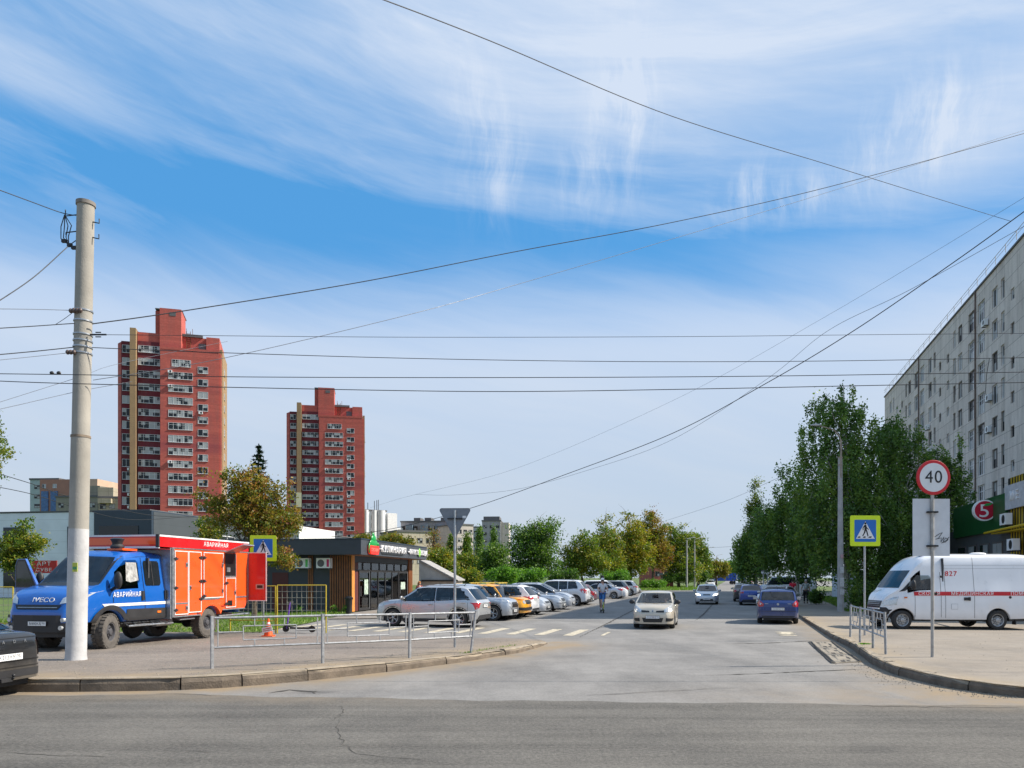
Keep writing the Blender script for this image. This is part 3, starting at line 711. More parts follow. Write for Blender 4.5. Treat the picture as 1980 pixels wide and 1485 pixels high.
def plate(parent, x, z, rz, txt, w=.52, region='702', tilt=0, y=0.0):
    mb = MB(); mb.bb(-.006, .006, -w / 2 - .01, w / 2 + .01, -.062, .062, 0); mb.bb(.006, .008, -w / 2, w / 2, -.053, .053, 1)
    p = mb.build('number_plate', [M['dark'], M['plate']], parent, loc=(x, y, z)); p.rotation_euler = (0, tilt, rz)
    text(txt, .098, 'lettering', M['ink'], p, (.0095, -.055, -.003), (R(90), 0, R(90)), .0008, sx=.86, bold=.001)
    text(region, .07, 'region_number', M['ink'], p, (.0095, w / 2 - .075, .008), (R(90), 0, R(90)), .0008, sx=.85)
    mb = MB(); mb.bb(.0085, .0095, w / 2 - .147, w / 2 - .142, -.05, .05); mb.build('divider', M['ink'], p); return p
def car(name, label, loc, heading, P, col, style='alloy', group=None, front_plate=None, rear_plate=None, lit=False, openw=False, roof_rails=False, cladding=False, blackroof=False, steer=0, detail=True):
    """heading: Vector pointing the way the nose points"""
    root = thing(name, label, P.get('cat', 'car'), loc, math.atan2(heading[1], heading[0]), group)
    L, Wd, r = P['L'], P['W'], P['r']; vs, fs = loft(P); sh = Shell(vs, fs)
    top = interp(P['top']); belt = interp(P['belt'])
    A0, A1, C1, C0 = P['dlo']; zb = lambda x: belt(x) + .025; zt = lambda x: top(x) - P.get('rail', .085)
    xs_t = [A1 + (C1 - A1) * i / 6 for i in range(7)]; xs_b = [C0 + (A0 - C0) * i / 6 for i in range(7)]
    def side(x0t, x1t, x1b, x0b):          # polygon between top and belt lines
        return [(x0t + (x1t - x0t) * i / 5, zt(x0t + (x1t - x0t) * i / 5)) for i in range(6)] + [(x1b + (x0b - x1b) * i / 5, zb(x1b + (x0b - x1b) * i / 5)) for i in range(6)]
    B = P['B']; dlo = side(A1, C1, C0, A0)
    wins = []
    if P.get('front_only'): wins.append(side(A1 - .06, B + .04, B + .04, A0 - .10))
    else:
        wins.append(side(A1 - .03, B + .03, B + .03, A0 - .06))
        if P.get('B2'):
            wins.append(side(B - .03, P['B2'] + .025, P['B2'] + .025, B - .03)); wins.append(side(P['B2'] - .025, C1 + .02, C0 + .05, P['B2'] - .025))
        else: wins.append(side(B - .03, C1 + .02, C0 + .05, B - .03))
    zc, zr = P['ws']; wc, wr = P['wsw']
    ws = [(-wc, zc), (0, zc - .01), (wc, zc), (wr, zr), (0, zr + .012), (-wr, zr)]
    rw = None
    if P.get('rw'): z0, z1, a, b = P['rw']; rw = [(-a, z0), (a, z0), (b, z1), (0, z1 + .01), (-b, z1)]
    mp = paint(P.get('pname', 'paint') + '_%02d%02d%02d' % tuple(int(c * 99) for c in col), col, P.get('metal', 0))
    glass = M['glass']
    if openw:
        glass = M['clear_glass'] if P.get('clearw') else M['smoked_glass']
        keep = []
        for f in fs:
            c = sum((Vector(vs[i]) for i in f), Vector()) / len(f); kill = False
            if c.z > zb(c.x) + .01 and c.z < top(c.x) - .05:
                for w_ in wins:
                    if inpoly(c.x, c.z, w_) and abs(c.y) > .3 * Wd: kill = True
                nrm = (Vector(vs[f[1]]) - Vector(vs[f[0]])).cross(Vector(vs[f[2]]) - Vector(vs[f[0]]))
            if c.x > 0 and inpoly(c.y, c.z, [(a * .97, b) for a, b in ws]) and zc + .02 < c.z < zr - .02 and c.x > A1 - .3: kill = True
            if rw and c.x < 0 and inpoly(c.y, c.z, rw) and c.x < C1 + .3: kill = True
            if not kill: keep.append(f)
        fs2 = keep
    else: fs2 = fs
    mb = MB(); mb.add(vs, fs2, 0); body = mb.build('body', mp, root, True)
    # black band round the glass, then the panes
    if not P.get('front_only'):
        if not openw:
            for v in 'LR': sh.decal('window_surround', inflate(dlo, .012), v, M['trim'], body, .004)
    for v in 'LR':
        for w_ in wins: sh.decal('window', w_, v, glass, root, .008)
    if not openw: sh.decal('windscreen_surround', inflate(ws, .03), 'F', M['trim'], body, .003)
    w_ = sh.decal('windscreen', ws, 'F', glass, root, .008)
    for s_ in (-1, 1): sh.decal('wiper', [(s_ * .1 - .3, zc + .02), (s_ * .1 + .3, zc + .015), (s_ * .1 + .3, zc + .035), (s_ * .1 - .3, zc + .04)], 'F', M['trim'], w_, .02)
    if rw:
        if not openw: sh.decal('rear_window_surround', inflate(rw, .02), 'B', M['trim'], body, .003)
        sh.decal('rear_window', rw, 'B', glass, root, .008)
    # floor, wheel wells, wheels
    mb = MB(); cz = P.get('clear', .2); ww = P.get('ww', .21)
    mb.bb(-L / 2 + .18, L / 2 - .25, -Wd / 2 + ww + .06, Wd / 2 - ww - .06, cz, P['belt'][0][1] - .3 if openw else min(.75, P['belt'][0][1] - .08))
    mb.bb(P['axles'][1] + r + .06, P['axles'][0] - r - .06, -Wd / 2 + .06, Wd / 2 - .06, cz + .0, cz + .16); mb.build('underbody', M['dark'], root)
    for i, ax in enumerate(P['axles']):
        for s_ in (-1, 1): add_wheel(root, ax, s_ * (Wd / 2 - .02), r, ww, style, steer if i == 0 else 0)
    # doors: seams, handles, mirrors
    seams = P.get('seams', [A0 - .05, B, (P.get('B2') or C0 + .15)])
    for v in 'LR':
        for i, x in enumerate(seams):
            zbt = P['bot'][1][1] + .06 if len(P['bot']) > 1 else .3
            cur = [(x - .006, zbt), (x + .006, zbt), (x + .006, zb(x)), (x - .006, zb(x))]
            sh.decal('door_seam', cur, v, M['trim'], body, .003, .1)
            if i > 0 and not P.get('nohandle'):
                hx = x + .17; p, n = sh.cast(v, hx, belt(hx) - .14)
                if p is not None:
                    mb = MB(); mb.box((0, 0, 0), (.2, .035, .032)); h_ = mb.build('handle', M['dark'] if P.get('dkh') else mp, root); h_.location = p + n * .018
    for v, s_ in (('L', 1), ('R', -1)):
        p, n = sh.cast(v, A0 - .12, zb(A0 - .12) + .05)
        if p is not None:
            big = P.get('mir', 1.0); mb = MB(); mb.tube([(0, -.04 * s_, -.02), (0, .07 * s_, .0)], .025, 8)
            mb.ellip((0, .15 * s_, .05 * big), (.065, .115, .085 * big), 14, 8); mr = mb.build('mirror', M['dark'] if P.get('dkm') else mp, root, True); mr.location = p
            mb = MB(); mb.box((-.062, .15 * s_, .05 * big), (.006, .17, .11 * big)); mb.build('mirror_glass', M['alloy'], mr)
    # lights, grilles, bumpers
    for spec in P.get('front', []):
        nm, poly, mk = spec[:3]; mt = M['lit_lamp'] if (mk == 'lit' and lit) else (M['clear_lamp'] if mk == 'lit' else (mp if mk == 'body' else M[mk])); vw = spec[3] if len(spec) > 3 else 'F'
        sh.decal(nm, poly, vw, mt, root, spec[4] if len(spec) > 4 else .008, .05)
        if len(spec) <= 5 and nm != 'grille' and nm != 'lower_grille' and nm != 'badge' and max(p[0] for p in poly) * min(p[0] for p in poly) > 0: sh.decal(nm, mir(poly), vw, mt, root, .008, .05)
    for spec in P.get('rear', []):
        nm, poly, mk = spec[:3]; mt = M[mk] if mk != 'body' else mp
        sh.decal(nm, poly, 'B', mt, root, spec[4] if len(spec) > 4 else .008, .05)
        if max(p[0] for p in poly) * min(p[0] for p in poly) > 0: sh.decal(nm, mir(poly), 'B', mt, root, .008, .05)
    for spec in P.get('side', []):
        nm, poly, mk = spec[:3]
        for v in 'LR': sh.decal(nm, poly, v, M[mk] if mk != 'body' else mp, root, .007, .07)
    if cladding:
        for v in 'LR':
            z0 = P['bot'][1][1]
            for ax in P['axles']:
                ra = r + .05; ring = [(ax + ra * math.cos(t), r + ra * math.sin(t)) for t in np.linspace(-.15, math.pi + .15, 15)]; ring2 = [(ax + (ra + .065) * math.cos(t), r + (ra + .065) * math.sin(t)) for t in np.linspace(math.pi + .12, -.12, 15)]
                for i in range(14):
                    a, b = ring[i], ring[i + 1]; c, d = ring2[14 - i - 1], ring2[14 - i]
                    pass
                o = sh.decal('arch_trim', ring + ring2, v, M['dark'], root, .012, .05)
            sh.decal('sill_trim', [(P['axles'][1] + r + .05, z0 + .01), (P['axles'][0] - r - .05, z0 + .01), (P['axles'][0] - r - .05, z0 + .12), (P['axles'][1] + r + .05, z0 + .12)], v, M['dark'], root, .012)
    if roof_rails:
        for s_ in (-1, 1):
            pts = []
            for i in range(7):
                x = A1 - .15 + (C1 + .1 - A1 + .15) * i / 6; p, n = sh.cast('T', x, s_ * (Wd / 2 - .045 - .3 * (top(x) - belt(x)) - .10))
                if p is not None: pts.append(p + Vector((0, 0, .0 if i in (0, 6) else .045)))
            mb = MB(); mb.tube(pts, .016, 6); mb.build('roof_rail', M['galv'] if roof_rails == 'silver' else M['dark'], root, True)
    if blackroof:
        n_ = 8; x0, x1 = C1 - .0, A1; hw = Wd / 2 - .08 - .3 * (top((x0 + x1) / 2) - belt(0)); sh.decal('roof_skin', [(x0, -hw), (x1, -hw), (x1, hw), (x0, hw)], 'T', M['trim'], root, .004, .12)
    for view, pl, rz_ in (('F', front_plate, 0), ('B', rear_plate, math.pi)):
        if pl:
            z = P['plz'][0 if view == 'F' else 1]; p, n = sh.cast(view, 0, z)
            if p is not None: plate(root, p.x + (.022 if view == 'F' else -.022), z, rz_, pl[0], region=pl[1])
    if detail and not P.get('noant'):
        p, n = sh.cast('T', C1 + .15, 0)
        if p is not None: mb = MB(); mb.tube([p - Vector((0, 0, .02)), p + Vector((-.10, 0, .07))], [.022, .008], 6); mb.build('aerial', M['dark'], root)
    if openw:
        mb = MB(); tz = P['ws'][0]
        for (x, y) in ((P['seat'][0], .36), (P['seat'][0], -.36)):
            mb.box((x, y, .42), (.5, .5, .22)); mb.box((x - .28, y, .72), (.14, .48, .6), M4=Matrix.Rotation(R(-14), 3, 'Y')); mb.box((x - .38, y, 1.12), (.09, .26, .18), M4=Matrix.Rotation(R(-10), 3, 'Y'))
        if P['seat'][1] is not None: mb.box((P['seat'][1], 0, .45), (.5, 1.2, .22)); mb.box((P['seat'][1] - .26, 0, .75), (.14, 1.2, .5))
        mb.box((A0 - .08, 0, tz - .10), (.55, Wd * .78, .12)); mb.build('seats', M['interior'], root)
        mb = MB(); ring = [(A0 - .42 - .06 * math.sin(t), .36 + .19 * math.cos(t), tz - .02 + .17 * math.sin(t)) for t in np.linspace(0, 2 * math.pi, 20)]; mb.tube(ring, .014, 6); mb.build('steering_wheel', M['dark'], root, True)
        mb = MB(); mb.box((A0 - .46, 0, zr - .09), (.03, .24, .07)); mb.build('rear_view_mirror', M['dark'], root)
    root['_'] = 0; del root['_']
    return root, sh, body
def clear_glass(nm='clear_glass', tint=(.60, .66, .66)):
    m = bpy.data.materials.new(nm); m.use_nodes = True; m.node_tree.nodes.clear(); t = NT(m.node_tree)
    o = t.node('ShaderNodeOutputMaterial'); g = t.node('ShaderNodeBsdfGlossy'); g.inputs['Roughness'].default_value = .02
    tr = t.node('ShaderNodeBsdfTransparent'); tr.inputs[0].default_value = (*tint, 1); fr = t.node('ShaderNodeFresnel'); fr.inputs[0].default_value = 1.5
    mx = t.node('ShaderNodeMixShader'); v = t.node('ShaderNodeTexCoord').outputs['Object']
    t.l.new(t.m('ADD', t.m('MULTIPLY', fr.outputs[0], 1.0), t.mapr(t.noise(v, 3, 3), .3, .7, .02, .06), clamp=True), mx.inputs[0])
    t.l.new(tr.outputs[0], mx.inputs[1]); t.l.new(g.outputs[0], mx.inputs[2]); t.l.new(mx.outputs[0], o.inputs[0]); return m
M['clear_glass'] = clear_glass(); M['smoked_glass'] = clear_glass('smoked_glass', (.20, .23, .24))
def carP(kind, L, W, H, r=.33, clear=.2, **k):
    h = L / 2; hw = W / 2
    hood = k.pop('hood', {'sedan': 1.18, 'suv': 1.15, 'hatch': .98, 'box': 1.12}[kind]); hz = k.pop('hz', {'sedan': .665, 'suv': .64, 'hatch': .655, 'box': .62}[kind]) * H
    nz = k.pop('nz', .50 if kind != 'box' else .575) * H
    cx = h - hood; slope = k.pop('slope', {'sedan': .80, 'suv': .70, 'hatch': .75, 'box': .42}[kind]); rx = cx - slope
    if kind == 'sedan':
        dk = k.pop('deck', .70) * H
        rear = [(-h, dk - .20), (-h + .03, dk - .05), (-h + .10, dk), (-h + .62, dk + .025), (-h + 1.28, .955 * H), (-h + 1.75, .995 * H)]; C1, C0 = -h + 1.35, -h + .98
        rw = (dk + .05, .945 * H, hw - .17, hw - .33)
    else:
        rr = k.pop('rr', .42 if kind != 'box' else .16); bz = k.pop('tz', .64) * H
        rear = [(-h, bz - .12), (-h + .03, bz - .04), (-h + .10, bz + .02), (-h + .10 + rr, .955 * H), (-h + .30 + rr, .985 * H)]; C1, C0 = -h + .36 + rr, -h + k.pop('c0', .46)
        rw = (bz + .05, .925 * H, hw - .18, hw - .27)
    P = dict(L=L, W=W, r=r, top=rear + [(-.1, H), (rx - .25, .992 * H), (rx, .965 * H), (cx, hz), (cx + .12, hz - .005), (h - .42, (hz + nz) / 2 + .045), (h - .12, nz + .01), (h - .03, nz - .10), (h, nz - .26)],
             belt=[(-h, rear[1][1] - .05), (-h + .5, .645 * H + (.03 * H if kind != 'box' else 0)), (0, .625 * H), (cx, hz - .055), (h - .4, nz + .02), (h, nz - .24)],
             bot=[(-h, clear + .12), (-h + .5, clear + .02), (0, clear), (h - .55, clear + .01), (h, clear + .05)],
             axles=(h - k.pop('fo', .84), -h + k.pop('ro', .82)), dlo=(cx - .02, rx - .06, C1, C0), B=k.pop('B', (rx + C1) / 2 + .12), ws=(hz + .03, .955 * H), wsw=(hw - .12, hw - .255), rw=rw, clear=clear, plz=(clear + .24, .56 * H if kind != 'sedan' else .52 * H), seat=(rx - .15, -h + 1.2))
    P.update(k); P['hw'] = hw; P['nz'] = nz; P['hz'] = hz; P['H'] = H; return P
SIL = (.42, .43, .45); WHT = (.74, .75, .77)
def fr(P, lamp_z=None, lh=.15, gw=.5, low=True, gh=.10):
    w = P['hw']; z = lamp_z or P['nz'] - .08; c = P['clear']
    f = [('headlight', [(w * .52, z - lh * .45), (w * .86, z - lh * .2), (w * .97, z + lh * .35), (w * .93, z + lh * .65), (w * .58, z + lh * .3)], 'lit'),
         ('grille', [(-w * gw, z - gh * .5), (w * gw, z - gh * .5), (w * (gw + .02), z + gh * .55), (-w * (gw + .02), z + gh * .55)], 'trim', 'F', .01),
         ('fog_lamp', ellipoly((w * .66, c + .20), .06, .045), 'clear_lamp', 'F', .012)]
    if low: f.append(('lower_grille', [(-w * .58, c + .09), (w * .58, c + .09), (w * .52, c + .24), (-w * .52, c + .24)], 'trim', 'F', .008))
    return f
def rl(P, shape='tri'):
    w = P['hw']; z = P['top'][1][1]
    if shape == 'tri': lamp = [(w * .60, z - .02), (w * .96, z + .03), (w * .95, z - .19), (w * .74, z - .16)]
    elif shape == 'tall': lamp = [(w * .80, z - .25), (w * .96, z - .22), (w * .97, z + .14), (w * .84, z + .10)]
    elif shape == 'wide': lamp = [(w * .45, z - .07), (w * .97, z - .12), (w * .97, z + .05), (w * .48, z + .02)]
    else: lamp = shape
    return [('tail_light', lamp, 'red_lamp'), ('rear_bumper_insert', [(-w * .8, P['clear'] + .13), (w * .8, P['clear'] + .13), (w * .75, P['clear'] + .24), (-w * .75, P['clear'] + .24)], 'dark')]
pk = Vector((.961, -.277)); E0 = Vector((-1.0, 31.0)); sd_ = Vector((.277, .961))
def parked(px, out, L, stick=0.0):            # centre and heading of a car whose street-side end is seen at px
    k = (px - 990) / F; t_ = (E0.x - k * E0.y) / (k * sd_.y - sd_.x); e = E0 + sd_ * t_ + pk * stick
    c = e - pk * L / 2; return (c.x, c.y, -.004), (pk if out else -pk)
G_P = 'cars parked nose-in along the left of the street'
# 0 silver crossover, tail to the street
P = carP('suv', 4.55, 1.83, 1.66, .36, .21, hz=.665, nz=.55, metal=.55, c0=.30, ro=.84, fo=.84)
w = P['hw']; P['rear'] = [('tail_light', [(w * .55, .98), (w * .95, 1.0), (w * .93, .72), (w * .80, .80), (w * .74, .93)], 'red_lamp'), ('upper_lamp', [(w * .5, 1.0), (w * .97, 1.04), (w * .97, 1.01), (w * .5, .975)], 'clear_lamp'), ('rear_bumper_insert', [(-w * .9, .33), (w * .9, .33), (w * .8, .50), (-w * .8, .50)], 'dark'), ('skid_plate', [(-w * .6, .30), (w * .6, .30), (w * .5, .36), (-w * .5, .36)], 'galv')]
P['front'] = fr(P); P['plz'] = (.5, .86)
loc, hd = parked(938, False, 4.55); loc = (loc[0], loc[1], 0)
P['side'] = [('fuel_cap', ellipoly((-1.42, .93), .085, .085, 16), 'body')]
car('parked_car', 'silver compact crossover at the near end of the parked row, seen from its left side', loc, hd, P, (.50, .51, .52), 'alloy', G_P, rear_plate=('Х317РА', '102'), roof_rails='silver', cladding=True, openw=True)
# 1 silver SUV, nose out
P = carP('suv', 4.65, 1.80, 1.68, .36, .22, metal=.6, nz=.56); w = P['hw']
P['front'] = [('headlight', [(w * .5, .80), (w * .97, .90), (w * .96, 1.0), (w * .5, .88)], 'clear_lamp'), ('grille', [(-w * .5, .62), (w * .5, .62), (w * .5, .86), (-w * .5, .86)], 'trim', 'F', .01), ('chrome_fang', [(w * .42, .48), (w * .62, .50), (w * .80, .76), (w * .70, .80), (w * .5, .60)], 'galv'), ('fog_lamp', ellipoly((w * .74, .48), .07, .05), 'clear_lamp', 'F', .012), ('lower_grille', [(-w * .5, .30), (w * .5, .30), (w * .5, .52), (-w * .5, .52)], 'dark', 'F', .008)]
loc, hd = parked(1000, True, 4.65, -.1); car('parked_car', 'silver off-road wagon with dark spoked wheels, nose out beside the silver crossover', loc, hd, P, (.46, .49, .53), 'alloy_dark', G_P, front_plate=('О264КМ', '102'), cladding=True, openw=True)
# 2 yellow boxy 4x4
P = carP('box', 3.75, 1.68, 1.66, .36, .25, fo=.72, ro=.80, dkh=True, dkm=True, nohandle=False, c0=.30); w = P['hw']; z = P['nz']
P['front'] = [('headlight', ellipoly((w * .66, z - .13), .085, .085, 20), 'clear_lamp', 'F', .02), ('turn_signal', [(w * .5, z + .02), (w * .88, z + .02), (w * .88, z - .03), (w * .5, z - .03)], 'orange_lamp'), ('grille', [(-w * .50, z - .24), (w * .50, z - .24), (w * .50, z - .04), (-w * .50, z - .04)], 'trim', 'F', .01), ('bumper', [(-w * .97, .42), (w * .97, .42), (w * .97, .56), (-w * .97, .56)], 'dark', 'F', .03)]
loc, hd = parked(1018, True, 3.75, .1); yr, ysh, yb = car('parked_car', 'boxy yellow off-roader with roof bars and black bumper, nose out in the parked row', loc, hd, P, (.80, .36, .015), 'black', G_P, cladding=True, openw=True)
mb = MB()
for x in (-.9, -.1, .55): mb.tube([(x, -.66, 1.74), (x, .66, 1.74)], .018, 6); mb.tube([(x, -.62, 1.74), (x, -.66, 1.62)], .014, 5); mb.tube([(x, .62, 1.74), (x, .66, 1.62)], .014, 5)
for y in (-.6, -.2, .2, .6): mb.tube([(-1.0, y, 1.76), (.65, y, 1.76)], .013, 5)
mb.build('roof_rack', mat('rack_yellow', (.7, .52, .10), .5), yr, True)
# 3 white with black roof, tail out
P = carP('suv', 4.5, 1.85, 1.64, .36, .2); w = P['hw']; P['rear'] = rl(P, 'wide'); P['front'] = fr(P)
loc, hd = parked(1036, False, 4.5); car('parked_car', 'white crossover with black roof and wide red tail lamps, tail to the street', loc, hd, P, WHT, 'alloy', G_P, rear_plate=('Т508ОС', '102'), blackroof=True, openw=True)
# 4 .. 6 nose out
P = carP('hatch', 4.35, 1.8, 1.5, .32, .17, metal=.5); P['front'] = fr(P)
loc, hd = parked(1057, True, 4.35, .1); car('parked_car', 'pale silver low hatchback nose out, right of the white black-roofed crossover', loc, hd, P, (.62, .64, .67), 'alloy', G_P, front_plate=('М190УХ', '102'), openw=True)
P = carP('sedan', 4.6, 1.78, 1.48, .32, .17, metal=.5, nz=.53); P['front'] = fr(P, gw=.45, gh=.16) + [('bumper_strip', [(-P['hw'] * .9, .50), (P['hw'] * .9, .50), (P['hw'] * .9, .53), (-P['hw'] * .9, .53)], 'dark', 'F', .012)]
loc, hd = parked(1086, True, 4.6, .15); car('parked_car', 'silver saloon with a black bumper strip, nose out in the parked row', loc, hd, P, (.50, .53, .57), 'steel', G_P, front_plate=('Е741НВ', '02'), openw=True)
P = carP('hatch', 4.5, 1.82, 1.66, .33, .18, metal=.5, slope=1.0, hood=.95, B2=-.75); P['front'] = fr(P, gw=.4)
loc, hd = parked(1106, True, 4.5, .1); car('parked_car', 'tall silver people carrier with long sloping windscreen, nose out in the parked row', loc, hd, P, (.52, .55, .6), 'alloy', G_P, front_plate=('К855ТТ', '102'), roof_rails='silver')
# 7 large white SUV tail out
P = carP('suv', 4.8, 1.86, 1.84, .39, .24, B2=-1.05, c0=.55, metal=.15); P['rear'] = rl(P, 'tall') + [('tail_light_lower', [(P['hw'] * .62, 1.13), (P['hw'] * .95, 1.18), (P['hw'] * .95, 1.05), (P['hw'] * .85, 1.03)], 'red_lamp')]
loc, hd = parked(1138, False, 4.8); car('parked_car', 'large white seven-seat off-roader with tall red tail lamps, tail to the street', loc, hd, P, (.70, .72, .75), 'alloy', G_P, rear_plate=('У202ЕК', '702'), roof_rails='silver', cladding=False, openw=True)
# 8 9 small ones
P = carP('hatch', 4.0, 1.7, 1.42, .31, .17); P['front'] = fr(P)
loc, hd = parked(1149, True, 4.0, -.1); car('parked_car', 'small black hatchback nose out, just past the large white off-roader', loc, hd, P, (.012, .013, .016), 'alloy', G_P, front_plate=('Н633РС', '02'))
P = carP('hatch', 3.9, 1.68, 1.5, .31, .17); P['rear'] = rl(P, 'tall')
loc, hd = parked(1156, False, 3.9, -.2); car('parked_car', 'dark red small car, tail to the street beside the black hatchback', loc, hd, P, (.16, .012, .014), 'steel', G_P, rear_plate=('В419ОА', '102'))
# 10 .. 13
P = carP('sedan', 4.8, 1.82, 1.47, .33, .17, metal=.5); P['rear'] = rl(P, 'tri')
loc, hd = parked(1206, False, 4.8); car('parked_car', 'silver saloon tail to the street behind the scooter rider', loc, hd, P, (.6, .62, .66), 'alloy', G_P, rear_plate=('Р770МН', '102'))
P = carP('suv', 4.5, 1.82, 1.7, .36, .2, metal=.5); P['rear'] = rl(P, 'tall')
loc, hd = parked(1217, False, 4.5); car('parked_car', 'grey-green estate off-roader tail to the street, right of the silver saloon', loc, hd, P, (.18, .20, .20), 'alloy', G_P, rear_plate=('С031ТУ', '102'))
P = carP('suv', 4.6, 1.86, 1.69, .37, .2, metal=.2); P['rear'] = rl(P, 'wide')
loc, hd = parked(1234, False, 4.6); car('parked_car', 'pale silver crossover with red wrap-round tail lamps, last but one in the parked row', loc, hd, P, (.66, .67, .68), 'alloy_dark', G_P, rear_plate=('А586ВК', '702'), cladding=True)
P = carP('sedan', 4.4, 1.72, 1.45, .32, .17, metal=.3); P['front'] = fr(P)
loc, hd = parked(1243, True, 4.4, -.2); car('parked_car', 'dark grey saloon nose out, farthest in the parked row', loc, hd, P, (.07, .075, .08), 'alloy', G_P, front_plate=('О912АМ', '02'))
P = carP('suv', 4.6, 1.8, 1.75, .36, .2); P['rear'] = rl(P, 'tall')
car('parked_car', 'white high-roofed car parked behind the row, only its roof showing over the saloon', (8.8, 72, 0), pk, P, WHT, 'steel', G_P)
# ---------------------------------------------------------------- traffic on the street
HS = Vector((.277, .961))
P = carP('hatch', 3.82, 1.64, 1.44, .30, .16, hood=.86, slope=.86, hz=.67, nz=.56, metal=.35, dkm=True, mir=1.05); w = P['hw']
P['front'] = [('headlight', [(w * .46, .71), (w * .60, .665), (w * .90, .70), (w * .99, .83), (w * .93, .93), (w * .74, .88), (w * .56, .78)], 'clear_lamp'), ('lamp_beam', ellipoly((w * .80, .735), .055, .055), 'lit', 'F', .016),
  ('grille', [(-w * .52, .655), (-w * .14, .655), (-w * .17, .715), (-w * .54, .735)], 'trim', 'F', .01), ('grille', [(w * .52, .655), (w * .14, .655), (w * .17, .715), (w * .54, .735)], 'trim', 'F', .01),
  ('badge', [(0, .64), (.045, .70), (0, .76), (-.045, .70)], 'galv', 'F', .028), ('badge', [(0, .67), (.02, .70), (0, .73), (-.02, .70)], 'trim', 'F', .031),
  ('lower_grille', [(-w * .42, .27), (w * .42, .27), (w * .50, .44), (-w * .50, .44)], 'trim', 'F', .01), ('fog_recess', [(w * .60, .30), (w * .90, .32), (w * .94, .42), (w * .62, .44)], 'trim')]
P['plz'] = (.47, .8); P['clearw'] = 1
clio, csh, _ = car('hatchback', 'beige small hatchback with lit headlamps driving toward the viewer in the middle of the street', (5.95, 30.9, 0), Vector((-.262, -.965)), P, (.56, .50, .40), 'steel', None, front_plate=('С527МУ', '702'), lit=True, openw=True)
clio['category'] = 'car'
P = carP('sedan', 4.37, 1.7, 1.46, .31, .17, metal=.5, hood=1.0, slope=.95, nz=.55); P['front'] = fr(P, gw=.3, gh=.07)
car('sedan', 'pale silver saloon with lit headlamps coming down the far part of the street', (15.1, 58.0, 0), Vector((-.27, -.963)), P, (.60, .63, .67), 'steel', None, front_plate=('В105СХ', '702'), lit=True, openw=True)
P = carP('hatch', 4.0, 1.73, 1.49, .31, .17, metal=.3, rr=.50, tz=.66); w = P['hw']
P['rear'] = [('tail_light', [(w * .66, .86), (w * .70, .76), (w * .97, .74), (w * .98, 1.0), (w * .93, 1.08), (w * .82, .99)], 'red_lamp'), ('reverse_lamp', [(w * .70, .85), (w * .73, .79), (w * .84, .80), (w * .86, .93)], 'clear_lamp', 'B', .012), ('bumper_seam', [(-w * .86, .55), (w * .86, .55), (w * .86, .565), (-w * .86, .565)], 'trim'), ('lower_grille', [(-w * .72, .25), (w * .72, .25), (w * .78, .36), (-w * .78, .36)], 'dark'), ('badge', ellipoly((0, .86), .05, .05), 'galv', 'B', .012), ('model_mark', [(w * .45, .87), (w * .62, .87), (w * .62, .89), (w * .45, .89)], 'galv', 'B', .01)]
P['rear'] = [(a[0], a[1], a[2]) for a in P['rear']]; P['plz'] = (.4, .655)
car('hatchback', 'dark blue hatchback driving away on the right side of the street', (12.05, 34.1, 0), Vector((.315, .949)), P, (.008, .035, .16), 'steel', None, rear_plate=('Е238УА', '702'), openw=True)
P = carP('sedan', 4.35, 1.7, 1.49, .31, .18, metal=.3); w = P['hw']; P['rear'] = rl(P, [(w * .64, .98), (w * .96, 1.0), (w * .96, .86), (w * .66, .86)]); P['plz'] = (.4, .68)
car('sedan', 'bright blue saloon with pale rear window ahead of the dark blue hatchback', (17.9, 56.2, 0), Vector((.277, .961)), P, (.006, .055, .30), 'steel', None, rear_plate=('Н914КР', '102'))
P = carP('sedan', 4.4, 1.7, 1.48, .31, .18); P['rear'] = rl(P)
car('sedan', 'black car partly hidden ahead of the bright blue saloon', (19.9, 64.5, 0), Vector((.277, .961)), P, (.01, .011, .013), 'steel', None, rear_plate=('К480ЕМ', '102'))
P = carP('sedan', 4.5, 1.76, 1.47, .31, .18, metal=.2); P['front'] = fr(P)
car('parked_car', 'white-silver saloon parked across the right kerb, mostly behind the dark blue hatchback', (17.9, 50.5, .0), Vector((-.6, -.8)), P, (.66, .68, .72), 'steel', None)
P = carP('box', 5.2, 1.95, 2.1, .35, .22, hood=.7, slope=.5); P['front'] = fr(P)
mvan = car('minivan', 'white minibus parked on the right behind the white-silver saloon', (26.8, 73, .03), Vector((-.93, .36)), P, WHT, 'steel', None)[0]; mvan['category'] = 'van'
# far traffic
P = carP('sedan', 4.4, 1.75, 1.48, .31, .18); P['front'] = fr(P, lh=.2)
car('sedan', 'tiny white car far down the street in front of the blue lorry', (62, 205, 0), Vector((-.28, -.96)), P, WHT, 'steel', None, detail=False)
car('sedan', 'tiny white car parked far off at the left kerb near the last lamp posts', (43.0, 163, .02), Vector((-.1, -1)), P, WHT, 'steel', None, detail=False)
P = carP('sedan', 4.4, 1.75, 1.48, .31, .18); P['rear'] = rl(P)
car('sedan', 'tiny dark car driving away right of the far white car', (57.8, 186, 0), Vector((.28, .96)), P, (.02, .02, .024), 'steel', None, detail=False)
P = carP('suv', 4.5, 1.8, 1.7, .35, .2); P['rear'] = rl(P)
car('suv', 'tiny silver car close in front of the far blue lorry cab', (62.5, 198, 0), Vector((.28, .96)), P, (.5, .52, .54), 'steel', None, detail=False)
